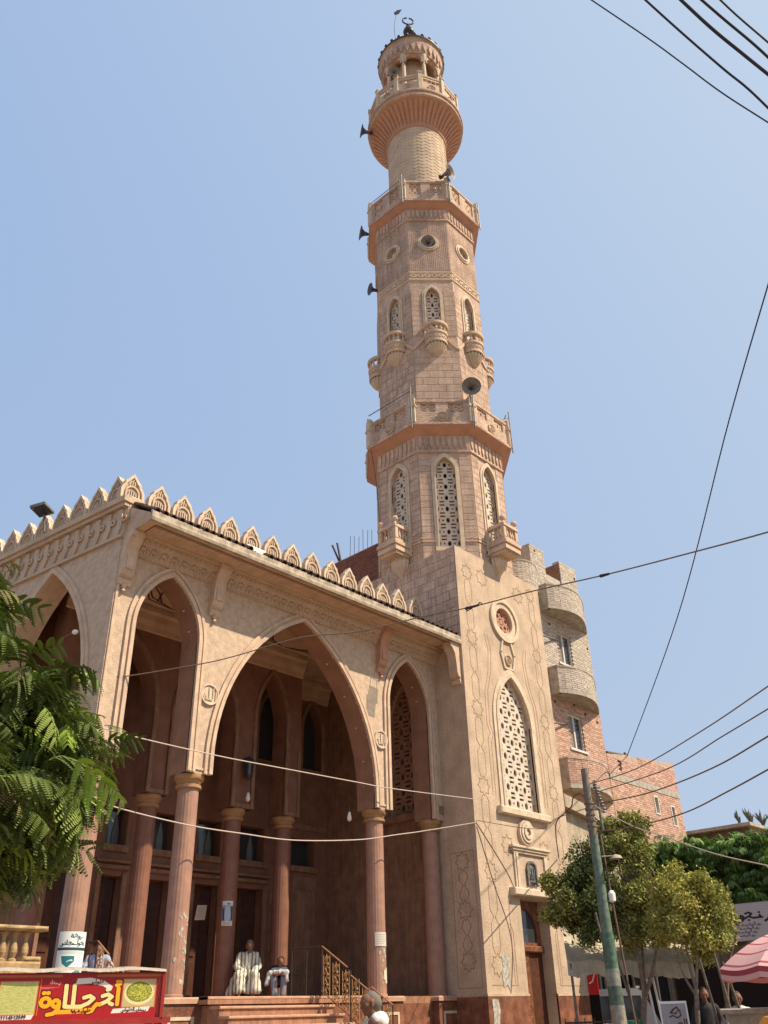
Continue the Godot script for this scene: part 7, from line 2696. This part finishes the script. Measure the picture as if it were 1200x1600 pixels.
	if f.basis.z.dot(V(-1, 0, 1)) < 0:
		f.basis.z = -f.basis.z
	var L := A.distance_to(B)
	var s := S()
	bx(s, f, V(0, 1.60, -0.04), V(L, 2.03, -0.003))
	bx(s, f, V(L, 1.58, -0.05), V(L + 0.035, 2.05, 0.03))
	bx(s, f, V(-0.02, 1.545, -0.05), V(L + 0.12, 1.60, 0.03))
	put(s, "board_frame", "stall_red", o)
	s = S()
	sheet(s, f * V(0, 1.60, 0), f * V(L, 1.60, 0), f * V(L, 2.02, 0), f * V(0, 2.02, 0))
	var bd := put(s, "sign_board", "board_print", o)
	var tm := TextMesh.new()
	var fo := SystemFont.new()
	fo.font_names = PackedStringArray(["Droid Sans"])
	fo.font_weight = 700
	tm.font = fo
	tm.text = "01114513599"
	tm.font_size = 32
	tm.pixel_size = 0.0014
	tm.depth = 0.002
	tm.material = M.sign_ink
	var ti := MeshInstance3D.new()
	ti.mesh = tm
	ti.name = "phone_number"
	var tf := f * Transform3D(Basis(V(0, 0, 1), deg_to_rad(1.5)), V(L * (ox + 122) / W, 1.627, 0.003))
	ti.transform = Transform3D(tf.basis, tf.origin - org)
	bd.add_child(ti)
	s = S()
	for k in 18:
		var a := float(k) / 18
		var b := float(k + 1) / 18
		var ya := 2.065 + 0.010 * sin(k * 1.3)
		var yb := 2.065 + 0.010 * sin((k + 1) * 1.3)
		var p := [V(a * L, ya - 0.025, 0.06), V(b * (L + 0.03), yb - 0.025, 0.06), V(b * (L + 0.03), yb + 0.0, 0.03), V(a * L, ya + 0.0, 0.03), V(b * (L + 0.03), yb + 0.05, -0.8), V(a * L, ya + 0.05, -0.8)]
		for e in p.size():
			p[e] = f * p[e]
		q(s, p[0], p[1], p[2], p[3])
		q(s, p[3], p[2], p[4], p[5])
		q(s, p[5], p[4], p[1], p[0])
	put(s, "cloth_roof", "stall_cloth", o)
	for e in [[0.02, -0.02], [L + 0.02, -0.02], [0.02, -0.78], [L + 0.02, -0.78]]:
		s = S()
		bar(s, f * V(e[0], 0.7, e[1]), f * V(e[0], 2.04, e[1]), 0.022, 0.022, 8)
		put(s, "post", "stall_red", o)
	s = S()
	bx(s, f, V(0, 0.45, -0.8), V(L, 0.85, 0))
	put(s, "counter", "stall_red", o)
	for e in [[0.3, 0.0], [0.3, -0.8], [L - 0.3, 0.0], [L - 0.3, -0.8]]:
		s = S()
		var wf := f * Transform3D(Basis(Vector3.RIGHT, PI / 2), V(e[0], 0.3, e[1]))
		lathe(s, wf, [Vector2(0.22, -0.02), Vector2(0.3, -0.03), Vector2(0.3, 0.03), Vector2(0.22, 0.02), Vector2(0.22, -0.02)], 20)
		for k in 6:
			bar(s, wf * V(0, 0, 0), wf * V(sin(TAU * k / 6) * 0.23, 0, cos(TAU * k / 6) * 0.23), 0.012, 0.012, 4)
		put(s, "wheel", "dark_bronze", o)
	for e in [[0.8, 0.16], [1.5, 0.2]]:
		s = S()
		lathe(s, f * Transform3D(Basis(), V(e[0], 0.85, -0.3)), [Vector2(e[1], 0), Vector2(e[1] * 1.2, 0.08), Vector2(e[1] * 1.1, 0.09), Vector2(0, 0.14)], 20)
		put(s, "tray", "grey_metal", o)
	# stone balustrade in front of the side arcade
	var bp := V(-1.7, 0, 0.0)
	o = thing("stone_balustrade", "ochre stone balustrade with turned balusters left of the corner column", "balustrade", bp)
	s = S()
	bx(s, Transform3D(), V(-3.6, 0, -0.25), V(-0.5, 2.36, 0.2))
	put(s, "dwarf_wall", "balustrade", o)
	s = S()
	cbx(s, Transform3D(), V(-3.6, 2.36, -0.2), V(-0.44, 2.5, 0.22), 0.03)
	cbx(s, Transform3D(), V(-0.78, 2.5, -0.2), V(-0.44, 2.58, 0.2), 0.03)
	put(s, "plinth_rail", "balustrade", o)
	s = S()
	cbx(s, Transform3D(), V(-3.6, 2.98, -0.18), V(-0.38, 3.06, 0.2), 0.03)
	put(s, "top_rail", "balustrade", o)
	var bm := baluster_mesh(0.48, 0.075, "balustrade")
	for k in 15:
		inst("baluster", bm, o, Transform3D(Basis(), V(-0.68 - 0.2 * k, 2.5, 0.0)))

func street_right() -> void:
	var o: Node3D
	var s: SurfaceTool
	# shop front and tarpaulin awning at the foot of the brick block
	o = thing("tarpaulin_awning", "sagging dirty cream tarpaulin awning over the shop front behind the pole", "awning", V(12.2, 0, 4.6))
	s = S()
	var c0 := [V(11.2, 3.52, 3.35), V(13.1, 3.40, 5.65), V(11.75, 2.40, 6.3), V(9.95, 2.52, 4.2)]
	var nx := 16
	var ny := 8
	var pt := func(i: int, j: int) -> Vector3:
		var u := float(i) / nx
		var v := float(j) / ny
		var a: Vector3 = c0[0].lerp(c0[1], u)
		var b: Vector3 = c0[3].lerp(c0[2], u)
		return a.lerp(b, v) + V(0, -0.10 * sin(PI * v) * (0.5 + 0.5 * sin(u * 19.0) * 0.35) - 0.03 * sin(u * 23.0) * v, 0)
	for j in ny:
		for i in nx:
			var a: Vector3 = pt.call(i, j)
			var b: Vector3 = pt.call(i + 1, j)
			var c: Vector3 = pt.call(i + 1, j + 1)
			var d: Vector3 = pt.call(i, j + 1)
			q(s, d, c, b, a)
			q(s, a - V(0, 0.01, 0), b - V(0, 0.01, 0), c - V(0, 0.01, 0), d - V(0, 0.01, 0))
	for i in nx:
		var a: Vector3 = pt.call(i, ny)
		var b: Vector3 = pt.call(i + 1, ny)
		var h := V(-0.03, -0.30 - 0.02 * sin(i * 1.7), 0.02)
		q(s, a + h, b + h, b, a)
		q(s, a - V(0, 0.012, 0), b - V(0, 0.012, 0), b + h - V(-0.02, 0, 0.02), a + h - V(-0.02, 0, 0.02))
	put(s, "sheet", "tarp", o)
	for e in [[V(10.0, 0.13, 4.25), V(10.0, 2.45, 4.25)], [V(11.75, 0.13, 6.25), V(11.75, 2.4, 6.25)]]:
		s = S()
		bar(s, e[0], e[1], 0.03, 0.03, 8)
		put(s, "post", "grey_metal", o)
	o = thing("street_shop", "dark open shop front in the shade below the tarpaulin", "shop", V(18.5, 0, 0.3))
	s = S()
	bx(s, Transform3D(), V(15.75, 0.0, 0.02), V(26.2, 4.4, 0.3))
	bx(s, Transform3D(), V(15.75, 3.1, 0.3), V(20.0, 3.3, 2.4))
	put(s, "shop_wall", "mud_wall", o)
	for e in [[16.0, 17.6], [17.9, 19.6], [20.3, 22.0]]:
		s = S()
		bx(s, Transform3D(), V(e[0], 0.13, 0.3), V(e[1], 2.9, 0.34))
		put(s, "dark_opening", "dark", o)
		s = S()
		for x in [e[0], (e[0] + e[1]) / 2, e[1]]:
			bx(s, Transform3D(), V(x - 0.04, 0.13, 0.34), V(x + 0.04, 2.9, 0.4))
		put(s, "shop_frame", "window_frame", o)
	# kiosk behind the parasol carrying the grey shop sign
	o = thing("kiosk", "dark shuttered kiosk behind the striped parasol under the grey sign", "kiosk", V(18.5, 0, 5.2))
	s = S()
	bx(s, Transform3D(), V(17.1, 0.13, 2.9), V(20.5, 2.95, 8.4))
	put(s, "kiosk_box", "mud_wall", o)
	for e in [[3.1, 4.4], [4.6, 6.0], [6.2, 7.9]]:
		s = S()
		bx(s, Transform3D(), V(17.06, 0.9, e[0]), V(17.1, 2.6, e[1]))
		put(s, "hatch", "dark", o)
	s = S()
	for z in [3.0, 4.5, 6.1, 8.0]:
		bx(s, Transform3D(), V(17.02, 0.13, z - 0.05), V(17.1, 2.9, z + 0.05))
	bx(s, Transform3D(), V(17.0, 0.75, 2.95), V(17.1, 0.9, 8.3))
	put(s, "hatch_frame", "grey_wood", o)
	var im := Image.create(768, 208, false, Image.FORMAT_RGBA8)
	im.fill(Color(0.66, 0.65, 0.68))
	for k in 12:
		im.fill_rect(Rect2i(0, k * 18, 768, 9), Color(0.645, 0.635, 0.665))
	ink(im, "R", 372, 84, 36, 6, Color(0.07, 0.06, 0.13))
	ink(im, "n _ J w f", 330, 84, 33, 5, Color(0.07, 0.06, 0.13))
	ink(im, "A L _ K y r", 640, 84, 36, 6, Color(0.07, 0.06, 0.13))
	for k in 4:
		ink(im, "m _ n H r w _ A L B y T _ m n _ K _ l a q D", 620 - k * 14, 124 + k * 20, 11, 1.4, Color(0.2, 0.19, 0.26))
		ink(im, "r w _ A L B y T _ m _ q", 320 - k * 12, 124 + k * 20, 11, 1.4, Color(0.2, 0.19, 0.26))
	print_mat("shop_print", im)
	var sp := V(17.0, 3.1, 6.2)
	o = thing("shop_sign", "long grey shop sign with dark Arabic lettering above the parasol", "sign", sp)
	s = S()
	bx(s, Transform3D(), V(17.01, 3.06, 4.0), V(17.12, 3.98, 8.6))
	put(s, "panel", "sign_grey", o)
	s = S()
	sheet(s, V(17.0, 3.07, 4.0), V(17.0, 3.07, 8.6), V(17.0, 3.97, 8.6), V(17.0, 3.97, 4.0))
	put(s, "lettering", "shop_print", o)
	# parasol
	var pc := V(9.15, 0.13, 9.75)
	o = thing("striped_parasol", "pink and dark red striped parasol with scalloped valance at right edge", "parasol", pc)
	s = S()
	var n := 8
	var R := 1.55
	for k in n:
		var t0 := TAU * k / n + 0.2
		var t1 := TAU * (k + 1) / n + 0.2
		for j in 6:
			for i in 10:
				var g := func(ii: float, jj: float) -> Vector3:
					var t := lerpf(t0, t1, ii / 10.0)
					var e := jj / 6.0
					var rr: float = R * e * lerpf(1.0, cos(PI / n) / cos(lerpf(-PI / n, PI / n, ii / 10.0)), 0.9)
					return pc + V(cos(t) * rr, 2.62 - 0.62 * e * e - 0.05 * sin(PI * ii / 10.0) * e, sin(t) * rr)
				for h in 3:
					vc = Color(0.72, 0.42, 0.40) if h != 1 else Color(0.40, 0.10, 0.11)
					var y0: float = j + [0.0, 0.62, 0.78][h]
					var y1: float = j + [0.62, 0.78, 1.0][h]
					q(s, g.call(i, y1), g.call(i + 1, y1), g.call(i + 1, y0), g.call(i, y0))
		for i in 10:
			var ta := lerpf(t0, t1, i / 10.0)
			var tb := lerpf(t0, t1, (i + 1) / 10.0)
			var ra := R * cos(PI / n) / cos(lerpf(-PI / n, PI / n, i / 10.0)) * 0.9 + R * 0.1
			var rb := R * cos(PI / n) / cos(lerpf(-PI / n, PI / n, (i + 1) / 10.0)) * 0.9 + R * 0.1
			var a := pc + V(cos(ta) * ra, 2.0 - 0.05 * sin(PI * i / 10.0), sin(ta) * ra)
			var b := pc + V(cos(tb) * rb, 2.0 - 0.05 * sin(PI * (i + 1) / 10.0), sin(tb) * rb)
			for h in 2:
				vc = Color(0.36, 0.07, 0.08) if h == 0 else Color(0.70, 0.40, 0.39)
				q(s, b - V(0, 0.085 * (h + 1), 0), a - V(0, 0.085 * (h + 1), 0), a - V(0, 0.085 * h, 0), b - V(0, 0.085 * h, 0))
	vc = Color(1, 1, 1)
	put(s, "canopy", "canopy", o)
	s = S()
	bar(s, pc, pc + V(0, 2.68, 0), 0.025, 0.022, 8)
	put(s, "pole", "grey_metal", o)
	for k in n:
		s = S()
		var t := TAU * k / n + 0.2
		bar(s, pc + V(0, 2.58, 0), pc + V(cos(t) * R, 1.985, sin(t) * R), 0.008, 0.006, 4)
		put(s, "rib", "grey_metal", o)
	# white lightbox sign
	var lb := V(9.2, 0.13, 6.9)
	o = thing("lightbox_sign", "white box sign with a small brown emblem standing on the pavement", "sign", lb)
	s = S()
	var lf := Transform3D(Basis(V(0.46, 0, 0.888), Vector3.UP, V(-0.888, 0, 0.46)), V(9.24, 0, 6.95))
	bx(s, lf, V(-0.27, 0.5, -0.14), V(0.25, 1.66, 0.0))
	for x in [-0.22, 0.2]:
		bx(s, lf, V(x - 0.02, 0.13, -0.09), V(x + 0.02, 0.5, -0.05))
	put(s, "box", "white", o)
	s = S()
	bx(s, lf, V(-0.24, 0.55, 0.0), V(0.22, 1.62, 0.006))
	put(s, "front_panel", "sign_grey", o)
	s = S()
	line_strip(s, lf, P2([-0.08, 1.46, -0.02, 1.52, 0.05, 1.56, 0.1, 1.5, 0.11, 1.42, 0.04, 1.38, -0.04, 1.42, -0.1, 1.40]), 0.022, 0.005, 0.012)
	line_strip(s, lf, P2([-0.02, 1.52, -0.06, 1.47, 0.02, 1.45, 0.06, 1.5]), 0.018, 0.005, 0.012)
	raised_word(s, lf * Transform3D(Basis(), V(0.0, 1.27, 0)), "A L J w h r", 0.09, 0.02, 0.005, 0.012)
	raised_word(s, lf * Transform3D(Basis(), V(0.0, 1.0, 0)), "q h w h", 0.12, 0.02, 0.005, 0.012)
	put(s, "emblem", "sign_brown", o)
	# red panel on the shop jamb
	var rp := V(11.93, 1.3, 3.6)
	o = thing("red_fridge_panel", "narrow bright red panel with a white swoosh at the tower's right edge", "sign", rp)
	s = S()
	var rf := Transform3D(Basis(V(0.5, 0, 0.866), Vector3.UP, V(-0.866, 0, 0.5)), V(11.92, 0, 3.58))
	bx(s, rf, V(-0.12, 1.86, -0.4), V(0.12, 2.54, 0.0))
	put(s, "panel", "red_panel", o)
	s = S()
	bx(s, rf, V(-0.12, 0.13, -0.4), V(0.12, 1.86, -0.01))
	put(s, "lower_cabinet", "dark", o)
	s = S()
	line_strip(s, rf, P2([-0.08, 2.1, 0.0, 2.14, 0.05, 2.26, 0.07, 2.42]), 0.03, 0.0, 0.006)
	line_strip(s, rf, P2([-0.06, 2.3, 0.01, 2.42, 0.03, 2.5]), 0.02, 0.0, 0.006)
	put(s, "white_mark", "white", o)
	# small van between tower and pole
	var vp := V(17.35, 0.13, 1.35)
	o = thing("minibus", "small white minibus parked in the shade right of the tower", "minibus", vp)
	var vf := Transform3D(Basis(V(0.80, 0, -0.60), Vector3.UP, V(0.60, 0, 0.80)), vp)
	s = S()
	var side := Transform3D(vf.basis * Basis(V(0, 0, 1), V(0, 1, 0), V(-1, 0, 0)), vp)      # local x forwards
	prism(s, side, P2([-1.7, 0.35, 0.75, 0.35, 0.85, 0.9, 0.75, 1.05, 0.35, 1.86, 0.2, 1.93, -1.6, 1.93, -1.7, 1.8]), -0.72, 0.72)
	put(s, "body", "car_paint", o)
	s = S()
	var wsa := V(0.77, 1.08, 0)
	var wsb := V(0.385, 1.84, 0)
	var pq := []
	for e in [[wsa, -0.62], [wsa, 0.62], [wsb, 0.58], [wsb, -0.58]]:
		pq.append(side * (e[0] + V(0.012, 0.008, e[1])))
	q(s, pq[1], pq[0], pq[3], pq[2])
	q(s, pq[0], pq[1], pq[2], pq[3])
	put(s, "windscreen", "glass", o)
	s = S()
	bar(s, side * V(0.72, 1.13, 0.1), side * V(0.5, 1.6, -0.2), 0.012, 0.01, 5)
	bx(s, side, V(0.2, 1.93, -0.7), V(0.3, 1.99, 0.7))
	put(s, "wiper", "window_frame", o)
	for sd in [-1, 1]:
		s = S()
		bx(s, side, V(-1.3, 1.15, sd * 0.722 - 0.004), V(0.3, 1.75, sd * 0.722 + 0.004))
		put(s, "side_window", "glass", o)
		s = S()
		lathe(s, Transform3D(vf.basis * Basis(V(0, 0, 1), PI / 2), side * V(0.84, 0.7, sd * 0.5)), [Vector2(0.0, -0.04), Vector2(0.1, -0.03), Vector2(0.1, 0.03), Vector2(0, 0.04)], 12)
		put(s, "headlight", "light_glass", o)
		for x in [-1.2, 0.35]:
			s = S()
			lathe(s, Transform3D(side.basis * Basis(Vector3.RIGHT, PI / 2), side * V(x, 0.3, sd * 0.66)), [Vector2(0.0, -0.09), Vector2(0.28, -0.09), Vector2(0.3, -0.05), Vector2(0.3, 0.05), Vector2(0.28, 0.09), Vector2(0, 0.09)], 18)
			put(s, "wheel", "dark_bronze", o)
	# propping poles
	for e in [[V(9.53, 2.35, 7.52), V(9.66, 0.13, 7.75), "left one of the grey wooden poles leaning in front of the street trees"], [V(9.92, 2.46, 7.66), V(9.98, 0.13, 7.9), "middle one of the grey wooden poles leaning in front of the street trees"], [V(9.70, 2.30, 7.9), V(9.86, 0.13, 8.25), "right one of the grey wooden poles leaning under the parasol edge"], [V(9.5, 3.38, 5.35), V(9.72, 0.13, 5.72), "thin dark strut leaning against the green pole"], [V(9.65, 2.6, 5.6), V(9.9, 0.13, 6.05), "broad grey plank leaning between green pole and first tree"], [V(11.75, 2.3, 5.25), V(11.82, 0.13, 5.4), "white plastic pipe standing upright under the tarpaulin"], [V(11.2, 2.2, 5.4), V(11.3, 0.13, 5.5), "short pale pipe standing beside the first street tree"]]:
		org = e[1]
		s = S()
		bar(s, e[1], e[0], 0.032, 0.026, 7)
		single(s, "leaning_pole", "white" if e[2].contains("pipe") else "grey_wood", e[2], "pole", e[1], "poles leaning on the pavement")
	# shop counter and stools
	var cp := V(9.75, 0.13, 8.1)
	o = thing("street_counter", "concrete street counter with pale front below the leaning poles", "counter", cp)
	s = S()
	var cf := Transform3D(Basis(V(0.42, 0, 0.907), Vector3.UP, V(-0.907, 0, 0.42)), cp)
	bx(s, cf, V(-0.3, 0, -0.9), V(0.85, 1.28, 0.0))
	put(s, "front", "pale_wall", o)
	s = S()
	cbx(s, cf, V(-0.42, 1.28, -1.0), V(0.95, 1.38, 0.06), 0.02)
	put(s, "top", "concrete", o)
	s = S()
	line_strip(s, cf, ringpts(Vector2(-0.02, 1.02), 0.09, 12), 0.02, 0.0, 0.006)
	line_strip(s, cf, P2([0.2, 1.2, 0.3, 0.95, 0.42, 1.2, 0.55, 0.95]), 0.02, 0.0, 0.006)
	put(s, "front_ornament", "concrete", o)
	var op := V(5.35, 0.0, 10.45)
	o = thing("orange_car_roof", "rounded orange vehicle roof at the lower right corner", "car", op)
	s = S()
	var of := Transform3D(Basis(V(0.68, 0, 0.73), Vector3.UP, V(-0.73, 0, 0.68)), op)
	prism(s, of, P2([-0.05, 0.35, -0.05, 1.0, 0.0, 1.3, 0.1, 1.4, 0.3, 1.44, 1.5, 1.44, 1.7, 1.4, 1.85, 1.2, 1.9, 0.9, 1.9, 0.35]), -0.7, 0.7)
	put(s, "body", "orange_plastic", o)
	for x in [0.35, 1.45]:
		for sd in [-1, 1]:
			s = S()
			lathe(s, of * Transform3D(Basis(Vector3.RIGHT, PI / 2), V(x, 0.3, sd * 0.66)), [Vector2(0.0, -0.08), Vector2(0.26, -0.08), Vector2(0.28, 0.0), Vector2(0.26, 0.08), Vector2(0, 0.08)], 16)
			put(s, "wheel", "dark_bronze", o)
	s = S()
	bx(s, of, V(0.25, 0.95, 0.7), V(1.6, 1.3, 0.706))
	put(s, "side_window", "glass", o)
	# green crate and scrollwork fence at the foot of the tower
	var gp := V(10.6, 0.13, 5.2)
	o = thing("green_cooler", "green plastic cooler box beside the pole foot", "cooler", gp)
	s = S()
	cbx(s, Transform3D(Basis(Vector3.RIGHT, -PI / 2), gp), V(-0.2, -0.2, 0), V(0.2, 0.2, 1.1), 0.03)
	put(s, "box", "green_plastic", o)
	s = S()
	cbx(s, Transform3D(Basis(Vector3.RIGHT, -PI / 2), gp), V(-0.22, -0.22, 1.1), V(0.22, 0.22, 1.2), 0.03)
	put(s, "lid", "green_plastic", o)
	var fa := V(9.0, 0.13, 4.6)
	o = thing("scroll_fence", "low black scrollwork fence at the pole foot", "fence", fa)
	s = S()
	var fd := V(0.55, 0, 0.85).normalized()
	bar(s, fa + V(0, 1.2, 0), fa + fd * 1.2 + V(0, 1.2, 0), 0.02, 0.02, 6)
	bar(s, fa + V(0, 0.1, 0), fa + fd * 1.2 + V(0, 0.1, 0), 0.02, 0.02, 6)
	put(s, "rail", "iron_dark", o)
	for k in 7:
		s = S()
		var b := fa + fd * 0.2 * k
		bar(s, b, b + V(0, 1.28, 0), 0.012, 0.012, 5)
		if k < 6:
			for y in [1.08, 0.86, 0.6, 0.34]:
				var p := []
				for j in 13:
					var t := TAU * j / 12.0
					p.append(b + fd * (0.1 + 0.08 * cos(t)) + V(0, y + 0.09 * sin(t), 0))
				tube(s, p, 0.01, 0.01, 4)
		put(s, "upright", "iron_dark", o)

# ------------------------------------------------------------------ build
func _ready() -> void:
	rng.seed = 20240
	materials()
	stage()
	CLAUSTRA = bitmap_plate(MODULE, 0.06, "lattice")
	CLAUSTRA_TAN = bitmap_plate(MODULE, 0.06, "tower")
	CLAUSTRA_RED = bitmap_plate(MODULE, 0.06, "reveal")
	minaret()
	portico()
	buildings()
	railing("gilt scrolled railing running down the steps beside the bent man", 5.98, 0.45, 7, 1.0, 1.95)
	railing("gilt scrolled railing at the corner column by the teal notice", 0.98, -0.45, 4, 0.5, 1.95)
	street_tree("leafy dark tree behind the green pole, largest of the row", V(10.65, 0.13, 5.34),
		[[[V(10.65, 0.13, 5.34), V(10.68, 1.0, 5.4), V(10.75, 1.76, 5.53)], 0.085, 0.06], [[V(10.75, 1.76, 5.53), V(10.67, 2.34, 5.58), V(10.55, 3.22, 5.58)], 0.05, 0.02], [[V(10.75, 1.76, 5.53), V(10.88, 2.35, 5.55), V(11.01, 3.38, 5.59)], 0.045, 0.02], [[V(10.75, 1.76, 5.53), V(10.87, 2.22, 5.75), V(11.0, 2.96, 5.99), V(11.1, 3.46, 6.2)], 0.05, 0.02]],
		[[V(10.04, 3.93, 4.75), V(0.55, 0.6, 0.7)], [V(10.57, 4.33, 5.2), V(0.6, 0.62, 0.65)], [V(10.9, 4.15, 5.8), V(0.6, 0.65, 0.6)], [V(11.15, 3.75, 5.9), V(0.55, 0.6, 0.5)], [V(10.97, 4.95, 5.51), V(0.45, 0.5, 0.45)], [V(11.24, 5.17, 5.81), V(0.3, 0.45, 0.3)], [V(9.96, 3.41, 4.65), V(0.45, 0.42, 0.55)], [V(10.58, 3.52, 5.21), V(0.6, 0.5, 0.6)], [V(10.96, 3.3, 5.85), V(0.5, 0.4, 0.5)], [V(10.24, 4.7, 4.8), V(0.45, 0.4, 0.45)], [V(10.7, 3.1, 5.45), V(0.5, 0.35, 0.5)], [V(11.2, 3.3, 6.15), V(0.4, 0.5, 0.4)], [V(10.8, 4.75, 5.3), V(0.3, 0.35, 0.3)], [V(9.8, 3.75, 4.4), V(0.35, 0.5, 0.4)]],
		7000, Color(0.10, 0.13, 0.045), Color(0.36, 0.35, 0.11), 11)
	street_tree("yellow-green rounded tree right of the dark one, before the grey sign", V(10.27, 0.13, 6.76),
		[[[V(10.27, 0.13, 6.76), V(10.3, 1.1, 6.85), V(10.36, 1.87, 6.94)], 0.065, 0.05], [[V(10.36, 1.87, 6.94), V(10.33, 2.39, 6.89), V(10.35, 2.99, 6.93)], 0.035, 0.015], [[V(10.36, 1.87, 6.94), V(10.43, 2.62, 7.1), V(10.5, 3.2, 7.2)], 0.035, 0.015], [[V(10.36, 1.7, 6.94), V(10.25, 2.2, 6.75), V(10.2, 2.9, 6.7)], 0.03, 0.012]],
		[[V(10.32, 3.65, 6.96), V(0.5, 0.5, 0.45)], [V(10.39, 3.25, 7.11), V(0.5, 0.5, 0.45)], [V(10.26, 3.15, 6.91), V(0.5, 0.45, 0.5)], [V(10.51, 3.0, 7.36), V(0.35, 0.4, 0.35)], [V(10.57, 3.75, 7.21), V(0.4, 0.4, 0.4)], [V(10.17, 3.4, 6.56), V(0.35, 0.5, 0.35)], [V(10.32, 2.75, 7.01), V(0.4, 0.3, 0.4)]],
		3600, Color(0.20, 0.215, 0.06), Color(0.48, 0.44, 0.12), 23)
	street_tree("thin young tree behind the leaning poles, crown meeting the yellow-green one", V(11.88, 0.13, 6.64),
		[[[V(11.88, 0.13, 6.64), V(11.9, 1.0, 6.7), V(11.96, 1.75, 6.84)], 0.06, 0.045], [[V(11.96, 1.75, 6.84), V(11.94, 2.43, 6.77), V(12.1, 3.1, 6.9)], 0.04, 0.015], [[V(11.96, 1.75, 6.84), V(12.04, 2.42, 7.02), V(12.3, 3.1, 7.3)], 0.04, 0.015]],
		[[V(11.84, 3.15, 6.72), V(0.45, 0.45, 0.5)], [V(11.94, 3.5, 6.82), V(0.35, 0.4, 0.35)], [V(11.64, 3.3, 6.42), V(0.5, 0.45, 0.5)]],
		2200, Color(0.13, 0.16, 0.05), Color(0.34, 0.33, 0.10), 37)
	far_acacia()
	feather_tree()
	people()
	props()
